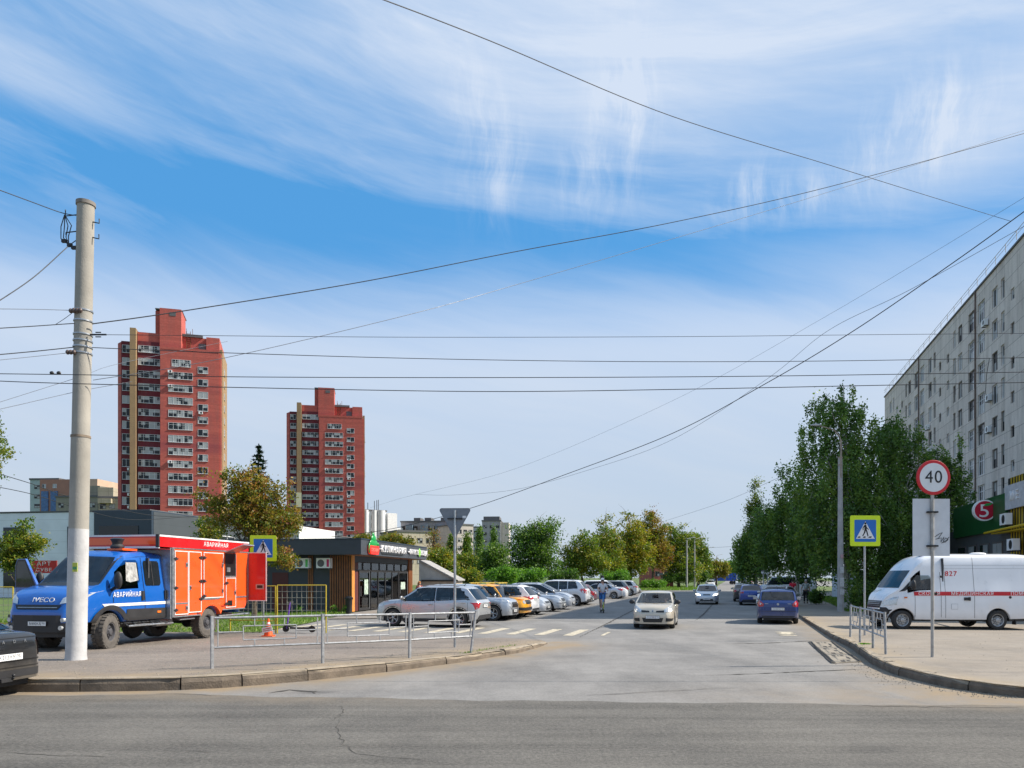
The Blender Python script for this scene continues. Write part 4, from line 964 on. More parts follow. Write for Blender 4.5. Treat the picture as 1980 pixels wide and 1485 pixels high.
# far blue lorry
t = thing('lorry', 'blue box lorry standing across the far end of the street', 'lorry', (66, 232, 0), math.atan2(.1, -1))
mb = MB(); mb.bb(-4.2, 3.4, -1.2, 1.2, 1.0, 3.6); bx = mb.build('cargo_box', mat('lorry_blue', (.01, .06, .34), .5, 0, .2), t)
mb = MB(); 
for k in range(9): mb.bb(-4.0 + k * .9, -3.96 + k * .9, -1.24, 1.24, 1.02, 3.58)
mb.build('ribs', mat('lorry_blue_dark', (.008, .04, .22), .5), t)
mb = MB(); mb.prism([(3.5, .6), (5.3, .6), (5.3, 1.6), (5.0, 2.7), (3.5, 2.8)], -1.15, 1.15, 'XZ'); cb = mb.build('cab', mat('lorry_cab', (.55, .6, .66), .4), t)
mb = MB(); mb.prism([(3.7, 1.6), (5.25, 1.6), (5.0, 2.5), (3.7, 2.6)], -1.17, 1.17, 'XZ'); mb.build('window', M['glass'], t)
for x in (-3, -1.9, 4.3): add_wheel(t, x, 1.15, .5, .3, 'black'); add_wheel(t, x, -1.15, .5, .3, 'black')
t = thing('lorry', 'blue lorry with white-framed rear facing the viewer, right of the blue box lorry', 'lorry', (66.5, 218, 0), math.atan2(.96, .28))
mb = MB(); mb.bb(-3, 3, -1.2, 1.2, 1.0, 3.5); mb.build('cargo_box', mat('lorry_sky', (.04, .16, .45), .5, 0, .1), t)
mb = MB(); mb.bb(-3.05, -3, -1.2, 1.2, 3.3, 3.5); mb.bb(-3.05, -3, -1.2, 1.2, 1.0, 1.2); mb.bb(-3.05, -3, -1.2, -1.05, 1.2, 3.3); mb.bb(-3.05, -3, 1.05, 1.2, 1.2, 3.3); mb.build('door_frame', M['white'], t)
mb = MB(); mb.prism([(3.1, .6), (4.9, .6), (4.9, 1.6), (4.6, 2.7), (3.1, 2.8)], -1.1, 1.1, 'XZ'); mb.build('cab', mat('lorry_cab', (.5, .5, .5)), t)
for x in (-2, 3.9): add_wheel(t, x, 1.15, .5, .3, 'black'); add_wheel(t, x, -1.15, .5, .3, 'black')
# ---------------------------------------------------------------- black saloon leaving the picture at the left
P = carP('sedan', 4.4, 1.72, 1.50, .32, .17, metal=.2, deck=.70, plan=[(-2.2, .66), (-2.16, .78), (-2.05, .88), (-1.85, .95), (-1.4, 1), (1.2, 1), (1.75, .955), (2.05, .86), (2.16, .74), (2.2, .66)]); w = P['hw']
P['rear'] = [('tail_light', [(w * .74, .98), (w * .95, .99), (w * .95, .66), (w * .80, .66)], 'red_lamp'), ('bumper_seam', [(-w * .93, .60), (w * .93, .60), (w * .93, .62), (-w * .93, .62)], 'trim'), ('rear_bumper_insert', [(-w * .9, .34), (w * .9, .34), (w * .86, .46), (-w * .86, .46)], 'dark'), ('bumper_crease', [(-w * .93, .50), (w * .93, .50), (w * .93, .51), (-w * .93, .51)], 'trim'), ('trunk_seam', [(-w * .8, .985), (w * .8, .985), (w * .8, .995), (-w * .8, .995)], 'trim')]
P['plz'] = (.4, .68)
hd = Vector((-.98, .17)).normalized(); rc = Vector((-8.36, 12.45))     # middle of its tail
lc = rc + hd * 2.2
ld, lsh, _ = car('sedan', 'black saloon at the lower left edge, its tail with number plate and tow ball showing', (lc.x, lc.y, 0), hd, P, (.010, .011, .013), 'alloy', None, rear_plate=('К212НУ', '702'), openw=True)
p, n = lsh.cast('B', 0, .93); 
for i, ch in enumerate('LADA'): text(ch, .075, 'lettering', M['galv'], ld, (p.x - .012, .33 - i * .22, .93), (R(90), 0, R(-90)), .004)
mb = MB(); mb.tube([(-2.0, 0, .30), (-2.26, 0, .30), (-2.30, 0, .35)], .022, 8); mb.ellip((-2.30, 0, .38), (.027, .027, .027)); mb.bb(-2.28, -2.22, .0, .22, .28, .34); mb.build('tow_hook', M['dark'], ld, True)
# ---------------------------------------------------------------- emergency lorry (blue crew cab, orange box)
BLUE = (.004, .095, .40); ORG = (.86, .10, .014)
M['tblue'] = paint('lorry_blue_paint', BLUE); M['orange'] = paint('lorry_orange_paint', ORG); M['tred'] = paint('lorry_red_paint', (.62, .008, .01)); M['dred'] = mat('dark_red_panel', (.28, .012, .012), .5)
M['reflective'] = mat('white_reflective', (.72, .72, .72), .4)
fw = Vector((-10.80, 20.15)); hd = Vector((-.19, -.982)); sidev = Vector((.982, -.19))
LZ = .07
# local frame: x forward, y left; this side (towards the street) is the vehicle's left side (+y)
TL = thing('emergency_lorry', 'blue and orange crew-cab emergency lorry parked on the left pavement behind the concrete pole', 'lorry', (0, 0, LZ), math.atan2(hd.y, hd.x))
cen = fw - sidev * 1.03 - hd * 0; TL.location = (cen.x, cen.y, LZ)      # origin: front axle, ground
Lc, Wc = 4.2, 2.05                                                        # cab shell, centred at x=-0.75
P = dict(x0=-1.76, L=Lc, W=Wc, r=.475, top=[(-2.1, 2.56), (-2.05, 2.64), (-1.0, 2.70), (-.05, 2.66), (.25, 2.52), (.95, 1.82), (1.03, 1.76), (1.6, 1.64), (1.92, 1.48), (2.05, 1.18), (2.1, .95)],
         belt=[(-2.1, 1.66), (0, 1.62), (.9, 1.58), (1.5, 1.48), (2.1, 1.1)], bot=[(-2.1, .72), (.3, .72), (.6, .75), (2.1, .78)], axles=(.75, -5.0), arch=.10, th=.14, crown=.04, roofw=1,
         plan=[(-2.1, 1), (1.2, 1), (1.7, .96), (1.95, .88), (2.06, .80), (2.1, .74)], sm=.03)
vs, fs = loft(P); sh = Shell(vs, fs)
FW = [(.02, 2.40), (-.43, 2.42), (-.50, 2.34), (-.50, 1.84), (-.35, 1.74), (.10, 1.72), (.66, 1.72), (.56, 1.86), (.28, 2.18)]; FS = [(-.84, 1.83), (.84, 1.83), (.76, 2.47), (-.76, 2.47)]; keep = []
for f in fs:
    c = sum((Vector(vs[i]) for i in f), Vector()) / len(f)
    if (inpoly(c.x, c.z, FW) and abs(c.y) > .7) or (inpoly(c.y, c.z, FS) and c.x > .2): continue
    keep.append(f)
mb = MB(); mb.add(vs, keep); cab = mb.build('cab', M['tblue'], TL, True, loc=(-.75, 0, 0))
D = lambda nm, poly, vw, mt, par=cab, off=.008, step=.07: sh.decal(nm, poly, vw, mt, par, off, step)
for v in 'LR':
    D('front_window', [(.02, 2.42), (-.45, 2.44), (-.52, 2.36), (-.52, 1.82), (-.35, 1.72), (.10, 1.70), (.78, 1.66), (.60, 1.86), (.30, 2.2)], v, M['clear_glass'])
    D('rear_side_window', [(-.78, 2.42), (-1.36, 2.42), (-1.42, 2.36), (-1.42, 1.78), (-1.36, 1.70), (-.78, 1.70), (-.74, 1.76), (-.74, 2.36)], v, M['glass'])
    D('window_divider', [(-1.06, 2.42), (-1.09, 2.42), (-1.09, 1.70), (-1.06, 1.70)], v, M['dark'], off=.014)
    D('paper_screen', [(-.02, 2.36), (-.44, 2.36), (-.46, 1.86), (-.12, 1.80), (.05, 1.84)], v, mat('newspaper', (.34, .34, .33), .9, 0, .5, 9), off=.013)
    D('stripe', [(1.05, 1.23), (-1.70, 1.23), (-1.70, 1.15), (.95, 1.15)], v, M['reflective'], off=.010)
    D('lower_cladding', [(.10, 1.06), (-1.68, 1.04), (-1.68, .73), (.12, .73)], v, M['dark'], off=.012)
    for x in (.62, -.66, -1.70): D('door_seam', [(x - .008, 2.5 if x < .5 else 1.5), (x + .008, 2.5 if x < .5 else 1.5), (x + .008, .76 if x < .5 else 1.25), (x - .008, .76 if x < .5 else 1.25)], v, M['trim'])
    ra = .60; ring = [(.75 + ra * math.cos(t), .475 + ra * math.sin(t)) for t in np.linspace(.35, math.pi - .05, 15)]; ring2 = [(.75 + (ra + .16) * math.cos(t), .475 + (ra + .12) * math.sin(t)) for t in np.linspace(math.pi - .1, .35, 15)]
    D('arch_trim', ring + ring2, v, M['dark'], off=.03)
    sg = 1 if v == 'L' else -1
    for x in (-.56, -1.56):
        mb = MB(); mb.box((x, sg * 1.035, 1.42), (.10, .04, .26)); mb.build('handle', M['dark'], cab)
    p, n = sh.cast(v, .62, 1.7)
    mb = MB(); mb.tube([(.62, sg * .98, 1.6), (.66, sg * 1.12, 1.66)], .05, 8); mb.ellip((.68, sg * 1.22, 1.86), (.08, .12, .24), 14, 8); mb.build('mirror', M['dark'], cab, True)
    mb = MB(); mb.box((-1.25, sg * 1.045, .93), (.16, .02, .06)); mb.build('side_marker', M['orange_lamp'], cab)
mb = MB(); 
for yy in (((-.93, 1.74), (-.86, 1.74), (-.78, 2.54), (-.85, 2.54)), ((.93, 1.74), (.86, 1.74), (.78, 2.54), (.85, 2.54)), ((-.9, 1.72), (.9, 1.72), (.88, 1.82), (-.88, 1.82))): D('windscreen_surround', list(yy), 'F', M['trim'], off=.004)
wsn = D('windscreen', [(-.86, 1.80), (0, 1.78), (.86, 1.80), (.78, 2.50), (0, 2.53), (-.78, 2.50)], 'F', M['smoked_glass'], off=.009)
mb = MB(); mb.bb(-1.72, .1, -.92, .92, .95, 1.1); mb.bb(-.95, -.9, -.95, .95, 1.1, 2.5); mb.bb(.25, .75, -.9, .9, 1.3, 1.66)
for y in (-.5, .5): mb.box((-.45, y, 1.25), (.5, .5, .25)); mb.box((-.72, y, 1.65), (.14, .5, .75)); mb.box((-.75, y, 2.12), (.1, .28, .2))
mb.build('seats', M['interior'], cab)
mb = MB(); ring = [(.12 - .08 * math.sin(t), .5 + .2 * math.cos(t), 1.72 + .18 * math.sin(t)) for t in np.linspace(0, 6.283, 20)]; mb.tube(ring, .016, 6); mb.build('steering_wheel', M['dark'], cab, True)
D('headlight', [(.62, 1.26), (.97, 1.32), (.98, 1.58), (.90, 1.56), (.66, 1.40)], 'F', M['clear_lamp'], off=.012); D('headlight', [(-.62, 1.26), (-.97, 1.32), (-.98, 1.58), (-.90, 1.56), (-.66, 1.40)], 'F', M['clear_lamp'], off=.012)
D('grille', [(-.60, 1.12), (.60, 1.12), (.68, 1.24), (-.68, 1.24)], 'F', M['trim'], off=.012)
D('grille_slats', [(-.58, 1.165), (.58, 1.165), (.58, 1.18), (-.58, 1.18)], 'F', M['galv'], off=.016)
# heavy bumper below the nose
mb = MB(); pl = [(.85, -.96), (1.05, -1.0), (1.22, -.97), (1.40, -.62), (1.45, 0), (1.40, .62), (1.22, .97), (1.05, 1.0), (.85, .96)]
pl = [(x - .0, y) for x, y in pl]; mb.prism(pl, .55, .98); mb.prism([(x - .10, y * .96) for x, y in pl], .42, .56); bp = mb.build('front_bumper', M['dark'], TL, False)
mb = MB()
for s_ in (-1, 1):
    for (y, z) in ((.78, .86), (.72, .66), (.9, .70)): mb.lathe([(.055, 1.2), (.055, 1.385 - .07 * (y > .8)), (.0, 1.385 - .07 * (y > .8))], (0, s_ * y, z), 'X', 14)
mb.build('fog_lamp', M['clear_lamp'], bp, True)
plate(bp, 1.455, .77, 0, 'М880КА', y=.12)
text('IVECO', .175, 'lettering', M['white'], cab, (sh.cast('F', 0, 1.36)[0].x + .012, .12, 1.36), (R(70), 0, R(90)), .006, sx=1.2, bold=.006)
text('АВАРИЙНАЯ', .19, 'lettering', M['white'], cab, (.08, 1.037, 1.46), (R(90), 0, R(180)), .003, sx=.88, bold=.004)
text('АВАРИЙНАЯ', .20, 'lettering', M['white'], cab, (.10, -1.037, 1.46), (R(90), 0, 0), .003, sx=1.02, bold=.004)
# open far-side door standing out beyond the nose, as in the photo
dr = MB(); dr.prism([(0, .78), (-1.0, .78), (-1.0, 2.25), (-.9, 2.45), (-.55, 2.45), (-.05, 1.75)], -.03, .03, 'XZ'); do = dr.build('open_door', M['tblue'], TL, loc=(.15, -1.05, 0)); do.rotation_euler = (0, 0, R(75))
dr = MB(); dr.prism([(-.14, 1.70), (-.94, 1.70), (-.93, 2.22), (-.86, 2.38), (-.56, 2.38)], -.035, .035, 'XZ'); dr.build('window', M['glass'], do)
dr = MB(); dr.prism([(-.06, 1.66), (-.98, 1.66), (-.99, 2.25), (-.89, 2.43), (-.54, 2.43)], -.032, .032, 'XZ'); dr.build('window_frame', M['dark'], do)
text('АВАРИЙНАЯ', .18, 'lettering', M['white'], do, (-.5, -.034, 1.45), (R(90), 0, 0), .003)
# chassis, steps, spare wheels
mb = MB()
for y in (-.42, .42): mb.bb(-6.8, .9, y - .05, y + .05, .55, .78)
mb.bb(-.9, .6, -.5, .5, .45, .8); mb.tube([(-4.9 + 0, -.9, .47), (-4.9, .9, .47)], .07, 8); mb.ellip((-4.9, 0, .47), (.2, .2, .2)); mb.tube([(0, -.85, .47), (0, .85, .47)], .07, 8); mb.bb(-2.9, -1.9, -.9, -.2, .45, .8)
mb.build('chassis', M['dark'], TL)
mb = MB()
for s_ in (1, -1):
    mb.tube([(-.75, s_ * 1.0, .58), (-2.7, s_ * 1.0, .56)], .028, 8); mb.tube([(-.75, s_ * .75, .66), (-2.7, s_ * .75, .64)], .02, 6)
    for k in range(6): x = -.8 - k * .36; mb.tube([(x, s_ * 1.0, .57), (x, s_ * .72, .70)], .016, 6)
    mb.box((-1.3, s_ * .95, .60), (.7, .16, .02))
mb.lathe([(0, -.35), (.13, -.35), (.13, .35), (0, .35)], (-2.55, .72, .60), 'X', 16)
mb.build('side_step', M['galv'], TL, True)
for xa, xb, xs_ in ((-2.9, -3.65, (-3.0, -3.5)), (-5.0, -6.9, (-5.2, -6.0, -6.8))):
    mb = MB(); mb.tube([(xa, 1.08, .65), (xb, 1.08, .65)], .03, 8)
    for x in xs_: mb.tube([(x, 1.08, .65), (x, .6, .72)], .02, 6)
    mb.build('side_guard', M['galv'], TL, True)
WBX = -4.45
for ax, st in ((0, R(14)), (WBX, 0)):
    for s_ in (-1, 1): add_wheel(TL, ax, s_ * 1.05, .475, .30, 'offroad', st if ax == 0 else 0)
mb = MB(); mb.lathe([(.0, -.1), (.40, -.1), (.44, 0), (.40, .1), (0, .1)], (-3.0, -.6, .47), 'Y', 20); mb.build('spare_wheel', M['tyre'], TL, True)
# box body
bx0, bx1, bw, bz0, bz1 = -6.68, -2.40, 1.17, .74, 3.17
ra = .60; arch = [(WBX + ra * math.cos(t), .475 + ra * .92 * math.sin(t)) for t in np.linspace(.46, math.pi - .46, 12)]
prof = [(bx1, bz0)] + [(WBX + .62, bz0)] + arch + [(WBX - .62, bz0 + .12), (bx0 + .25, bz0 + .12), (bx0, bz0 + .38), (bx0, bz1 - .32), (bx1, bz1 - .32)]
mb = MB(); mb.prism(prof, -bw, bw, 'XZ', 0); box = mb.build('cargo_box', M['orange'], TL)
mb = MB(); mb.prism([(bx0 - .01, bz1 - .31), (-1.80, bz1 - .33), (-1.80, bz1 - .02), (bx0 - .01, bz1 - .02)], -bw - .015, bw + .015, 'XZ', 0); mb.bb(bx0 - .03, -1.77, -bw - .03, bw + .03, bz1 - .03, bz1 + .02, 1); mb.bb(-1.83, -1.775, -bw - .02, bw + .02, bz1 - .38, bz1 - .32, 1); rf = mb.build('roof_band', [M['tred'], M['reflective']], TL)
mb = MB(); mb.bb(-1.80, -1.785, -bw + .02, bw - .02, bz1 - .27, bz1 - .07, 0); mb.build('front_band', M['orange'], rf)
mb = MB(); mb.bb(-1.812, -1.755, bw - .06, bw + .035, bz1 - .35, bz1 + .03); mb.build('corner_block', M['dark'], rf)
mb = MB(); mb.bb(-2.39, -1.85, -bw, bw, bz1 - .40, bz1 - .385); mb.bb(bx1, bx1 + .012, -bw + .05, bw - .05, bz0, bz1 - .4); mb.build('bulkhead', M['dred'], TL)
def yb(x0, x1, z0, z1, mb, y=bw + .012, t=.02, mi=0): mb.bb(x0, x1, y - t / 2, y + t / 2, z0, z1, mi)
mb = MB()
for s_ in (1,):
    yb(bx1 - .09, bx1 + .01, bz0, bz1 - .33, mb, t=.06); mb.bb(bx1 - .02, bx1 + .06, -bw, bw, bz0 - .05, bz1 - .34)
    yb(bx0, bx0 + .04, bz0 + .38, bz1 - .33, mb); yb(bx0, bx1, bz1 - .36, bz1 - .33, mb); yb(bx0 + .22, WBX - .62, bz0 + .10, bz0 + .14, mb); yb(WBX + .6, bx1, bz0 - .01, bz0 + .03, mb)
    yb(bx0, -5.87, 1.24, 1.29, mb, t=.012); yb(WBX - .45, WBX + .62, 1.22, 1.29, mb, t=.012); yb(-3.15, bx1 - .15, 1.12, 1.17, mb, y=bw + .03, t=.012)
mb.build('edge_trim', M['galv'], box)
def boxdoor(x0, x1, z0, z1, hinges, locks):
    mb = MB(); yb(x0, x1, z0, z1, mb, bw + .014, .024); d = mb.build('locker_door', M['orange'], TL)
    mb = MB()
    for (a, b, c, e) in ((x0, x1, z0, z0 + .025), (x0, x1, z1 - .025, z1), (x0, x0 + .025, z0 + .0255, z1 - .0255), (x1 - .025, x1, z0 + .0255, z1 - .0255)): yb(a, b, c, e, mb, bw + .029, .012)
    mb.build('door_frame', M['reflective'], d)
    for (x, z) in hinges: mb = MB(); mb.bb(x - .11, x + .11, bw + .03, bw + .055, z - .022, z + .022); mb.bb(x - .03, x + .03, bw + .03, bw + .065, z - .05, z + .05); mb.build('hinge', M['dark'], d)
    for (x, z) in locks: mb = MB(); mb.bb(x - .04, x + .04, bw + .03, bw + .05, z - .07, z + .07); mb.bb(x - .018, x + .018, bw + .05, bw + .065, z - .04, z + .03, 1); mb.build('lock', [M['galv'], M['trim']], d)
zt_ = bz1 - .42
boxdoor(-3.18, -2.52, .80, zt_, [(-2.56, zt_ - .25), (-2.56, 1.62), (-2.56, .95)], [(-3.08, zt_ - .42), (-3.08, 1.0)])
boxdoor(-3.86, -3.20, .84, zt_, [(-3.84, zt_ - .18), (-3.84, 1.82), (-3.84, 1.26)], [(-3.28, 1.62)])
boxdoor(-5.10, -3.98, 1.27, zt_, [(-4.0, zt_ - .18), (-4.0, 1.82), (-4.0, 1.34)], [(-5.03, zt_ - .4), (-5.03, 1.5)])
boxdoor(-5.85, -5.24, .92, 1.93, [(-5.28, 1.75), (-5.28, 1.05)], [(-5.78, 1.42)])
mb = MB(); yb(-5.84, -5.24, 1.99, zt_, mb, bw + .006, .018); mb.build('open_locker', M['trim'], TL)
mb = MB(); yb(-5.88, -5.2, 1.95, 1.99, mb, bw + .015, .03); yb(-5.88, -5.84, 1.99, zt_, mb, bw + .015, .03); mb.box((-5.4, bw + .01, 2.2), (.2, .05, .15)); mb.build('locker_sill', M['galv'], TL)
mb = MB(); mb.box((-5.54, bw + .36, zt_ + .16), (.68, .74, .035), M4=Matrix.Rotation(R(20), 3, 'X')); mb.build('raised_flap', M['galv'], TL)
mb = MB(); mb.bb(-5.62, -5.36, bw + .02, bw + .04, .98, 1.16); mb.build('vent', M['trim'], TL)
mb = MB(); yb(-3.82, -3.66, .80, .83, mb, bw + .02, .02); yb(-5.2, -5.0, .98, 1.0, mb, bw + .02, .02); mb.build('side_marker', M['red_lamp'], TL)
# rear door swung open to this side
mb = MB(); mb.bb(0, .03, 0, .74, 1.12, 2.82, 0); rd = mb.build('rear_door', M['tred'], TL, loc=(bx0 - .02, bw - .05, 0)); rd.rotation_euler = (0, 0, R(4))
mb = MB()
for (a, b, c, e) in ((0, .74, 1.10, 1.13), (0, .74, 2.8, 2.83), (0, .03, 1.131, 2.799), (.71, .74, 1.131, 2.799)): mb.bb(-.006, .036, a, b, c, e)
mb.build('door_frame', M['reflective'], rd)
mb = MB(); mb.bb(.03, .045, .35, .65, 1.52, 1.70, 0); mb.bb(.045, .055, .40, .60, 1.56, 1.66, 1); mb.build('latch', [M['galv'], M['trim']], rd)
text('АВАРИЙНАЯ', .19, 'lettering', M['white'], rf, (-4.7, bw + .018, bz1 - .17), (R(90), 0, R(180)), .003, sx=1.1, bold=.005)
# beacon and loudhailer over the cab
mb = MB(); mb.lathe([(.17, 0), (.19, .05), (.13, .12), (.15, .2), (.19, .26), (.1, .30), (0, .30)], (-1.0, .45, 2.76), 'Z', 18, 0); mb.bb(-1.5, -.9, .2, .7, 2.70, 2.76, 1); mb.build('siren', [M['dark'], M['orange']], TL, True)
# ---------------------------------------------------------------- ambulance
P = dict(L=6.15, W=2.06, r=.345, top=[(-3.08, 2.55), (-3.0, 2.66), (-2.2, 2.74), (.9, 2.74), (1.35, 2.62), (1.65, 2.36), (2.15, 1.66), (2.26, 1.48), (2.72, 1.28), (2.95, 1.08), (3.03, .92), (3.08, .70)],
         belt=[(-3.08, 1.52), (0, 1.50), (1.6, 1.42), (2.3, 1.26), (2.7, 1.12), (3.08, .78)], bot=[(-3.08, .42), (-1, .36), (1.3, .36), (2.5, .38), (3.08, .40)], axles=(2.15, -1.28), arch=.085, th=.12, crown=.05, sm=.05,
         plan=[(-3.08, .95), (-3.0, .98), (-2.5, 1), (1.7, 1), (2.3, .965), (2.75, .88), (2.98, .76), (3.08, .64)])
nx = lambda x: 2.15 + (x - 2.15) * .68 if x > 2.15 else x
P['top'] = [(nx(a), b) for a, b in P['top']]; P['belt'] = [(nx(a), b) for a, b in P['belt']]; P['bot'] = [(nx(a), b) for a, b in P['bot']]; P['plan'] = [(-2.76, .97), (-2.6, 1), (1.7, 1), (2.15, .96), (2.45, .84), (2.66, .66), (2.76, .5)]; P['L'] = 5.52; P['x0'] = -3.08
AMB = thing('ambulance', 'white high-roof ambulance van with red stripe and number 827, side on behind the right railing', 'ambulance', (16.42, 28.3, zR(16, 27.5)), math.atan2(.02, -1))
vs, fs = loft(P); sh = Shell(vs, fs)
swin = [(1.20, 1.98), (1.62, 1.98), (1.86, 1.72), (2.02, 1.44), (1.20, 1.47), (1.12, 1.55), (1.12, 1.92)]
wsp = [(-.84, 1.52), (.84, 1.52), (.78, 2.16), (-.78, 2.16)]
keep = []
for f in fs:
    c = sum((Vector(vs[i]) for i in f), Vector()) / len(f)
    if inpoly(c.x, c.z, swin) and c.y > .7: continue
    keep.append(f)
M['ambwhite'] = paint('ambulance_white', (.78, .79, .81))
mb = MB(); mb.add(vs, keep); body = mb.build('body', M['ambwhite'], AMB, True)
D = lambda nm, poly, vw, mt, par=body, off=.008, step=.07: sh.decal(nm, poly, vw, mt, par, off, step)
for v in 'LR':
    D('side_window', swin, v, M['clear_glass'] if v == 'L' else M['glass'], AMB)
    D('quarter_panel', [(1.98, 1.46), (1.84, 1.78), (2.10, 1.50), (2.24, 1.38), (2.04, 1.41)], v, M['dark'])
    D('stripe', [(1.75, 1.38), (-3.05, 1.38), (-3.05, 1.24), (1.75, 1.24)], v, mat('stripe_red', (.55, .012, .02), .45), off=.009)
    for x, z0, z1 in ((1.72, .45, 1.30), (.62, .42, 2.6), (.78, .45, 2.1), (-.42, .42, 2.65)): D('door_seam', [(x - .006, z0), (x + .006, z0), (x + .006, z1), (x - .006, z1)], v, M['dark'], off=.004)
    for z in (2.34, 2.22): D('roof_crease', [(.7, z), (-3.0, z), (-3.0, z + .008), (.7, z + .008)], v, mat('crease_grey', (.35, .36, .38)), off=.003)
    D('fuel_flap', [(.42, .74), (.18, .74), (.18, .94), (.42, .94)], v, mat('crease_grey', (.35, .36, .38)), off=.003); D('fuel_flap', [(.41, .75), (.19, .75), (.19, .93), (.41, .93)], v, M['ambwhite'], off=.006)
    D('bumper_corner', [(2.76, .80), (2.62, .80), (2.54, .70), (2.50, .42), (2.76, .42)], v, M['dark'], off=.012)
    sg = 1 if v == 'L' else -1
    for x in (-.15, ): mb = MB(); mb.box((x + .0, sg * 1.035, 1.12), (.22, .05, .11)); mb.box((x - .08, sg * 1.05, 1.12), (.06, .05, .13)); mb.build('handle', M['dark'], AMB)
    mb = MB(); mb.box((1.0, sg * 1.03, 1.31), (.12, .04, .09)); mb.ellip((-1.7, sg * 1.03, 1.18), (.05, .03, .05)); mb.build('latch', M['dark'], AMB)
    mb = MB(); mb.tube([(1.85, sg * 1.0, 1.48), (1.88, sg * 1.13, 1.5)], .03, 6); mb.ellip((1.86, sg * 1.20, 1.62), (.07, .10, .19), 14, 8); mb.build('mirror', M['dark'], AMB, True)
    mb = MB(); mb.box((2.05, sg * 1.02, 1.17), (.10, .03, .05)); mb.build('side_marker', M['orange_lamp'], AMB)
    mb = MB(); mb.box((-1.92, sg * .9, .35), (.03, .2, .34)); mb.build('mud_flap', M['dark'], AMB)
D('windscreen', wsp, 'F', M['glass'], AMB)
for s_ in (1, -1): D('headlight', [(s_ * .55, .84), (s_ * .92, .90), (s_ * .93, 1.20), (s_ * .86, 1.18), (s_ * .62, 1.02)], 'F', M['clear_lamp'], AMB, .012)
D('grille', [(-.5, .78), (.5, .78), (.56, 1.04), (-.56, 1.04)], 'F', M['trim'], AMB, .01); D('front_bumper', [(-.95, .42), (.95, .42), (.95, .72), (-.95, .72)], 'F', M['dark'], AMB, .02)
for z in (.84, .91, .98): D('grille_slat', [(-.5, z), (.5, z), (.5, z + .015), (-.5, z + .015)], 'F', M['galv'], AMB, .016)
text('СКОРАЯ', .17, 'lettering', M['white'], body, (1.22, 1.045, 1.31), (R(90), 0, R(180)), .003, sx=1.05, bold=.004)
text('МЕДИЦИНСКАЯ', .17, 'lettering', M['white'], body, (-.33, 1.045, 1.31), (R(90), 0, R(180)), .003, sx=1.05, bold=.004)
text('ПОМОЩЬ', .17, 'lettering', M['white'], body, (-2.15, 1.045, 1.31), (R(90), 0, R(180)), .003, sx=1.05, bold=.004)
_n = text('827', .26, 'number', mat('stripe_red', (.55, .012, .02)), body, (.38, 1.0, 2.03), (R(90), 0, R(180)), .003, sx=1.05, bold=.006); p_, n_ = sh.cast('L', .38, 2.03); _n.location.y = p_.y + .012
mb = MB(); mb.bb(-2.9, 1.3, -.84, .84, .3, .62); mb.bb(-2.2, -1.7, -.95, .95, .3, .5); mb.bb(2.45, 2.62, -.5, .5, .35, .7); mb.bb(1.3, 1.78, -.74, .74, .3, .75); mb.build('underbody', M['dark'], AMB)
mb = MB(); mb.bb(.66, .7, -.95, .95, .6, 2.6); mb.bb(1.75, 2.3, -.85, .85, 1.05, 1.36)
for y in (.5, -.5): mb.box((1.15, y, .95), (.45, .5, .25)); mb.box((.90, y, 1.3), (.12, .48, .75), M4=Matrix.Rotation(R(-8), 3, 'Y')); 
mb.build('seats', M['interior'], AMB)
mb = MB(); ring = [(1.68 - .05 * math.sin(t), .5 + .2 * math.cos(t), 1.40 + .19 * math.sin(t)) for t in np.linspace(0, 6.283, 20)]; mb.tube(ring, .015, 6); mb.build('steering_wheel', M['dark'], AMB, True)
for ax in (2.15, -1.28):
    for s_ in (1, -1): add_wheel(AMB, ax, s_ * 1.0, .345, .22, 'steel')
mb = MB(); mb.lathe([(.11, 0), (.11, .05), (.09, .13), (.04, .17), (0, .17)], (1.15, .35, 2.72), 'Z', 16); mb.build('beacon', mat('beacon_blue', (.01, .14, .5), .2), AMB, True)
mb = MB(); mb.ellip((-.9, .4, 2.78), (.3, .2, .05)); mb.build('roof_vent', M['white'], AMB, True)
mb = MB(); mb.ellip((.78, 1.02, 1.93), (.04, .02, .05)); mb.build('side_lamp', M['dark'], AMB)
# ---------------------------------------------------------------- concrete pole at the left with its fittings
pole_top = at(166, 394, 16.8); pb = Vector((-9.77, 16.8, zL(-9.77, 16.8) - .02))
t = thing('utility_pole', 'tall round concrete utility pole with white-painted base in front of the blue lorry', 'pole', pb)
tp = pole_top - pb
def conc_pole():
    m = mat('pole_concrete', (.33, .31, .27), .85, 0, .16, 1.6, .35, 30); return m
mb = MB(); H_ = tp.z; joint = HC - (845 - HZ) * 16.8 / F - pb.z; wz = HC - (1023 - HZ) * 16.8 / F - pb.z
R0, R1 = .212, .178
def pp(z): return Vector((tp.x * z / H_, 0, z))
def pr_(z): return R0 + (R1 - R0) * z / H_
mb.tube([pp(wz), pp(joint)], [pr_(wz), pr_(joint)], 40, 0); mb.build('shaft', conc_pole(), t, True)
mb = MB(); mb.tube([pp(joint - .02), pp(joint + .03)], [pr_(joint) + .010] * 2, 40, 0); mb.tube([pp(joint + .03), pp(H_)], [pr_(joint) - .012, R1], 40, 1); mb.build('upper_shaft', [mat('joint_stain', (.24, .19, .14), .85, 0, .3, 8), conc_pole()], t, True)
mb = MB(); mb.tube([pp(0), pp(.12), pp(wz)], [R0 + .02, pr_(.1) + .003, pr_(wz) + .003], 40); mb.build('painted_base', mat('pole_whitewash', (.46, .46, .46), .75, 0, .16, 3, .3, 25), t, True)
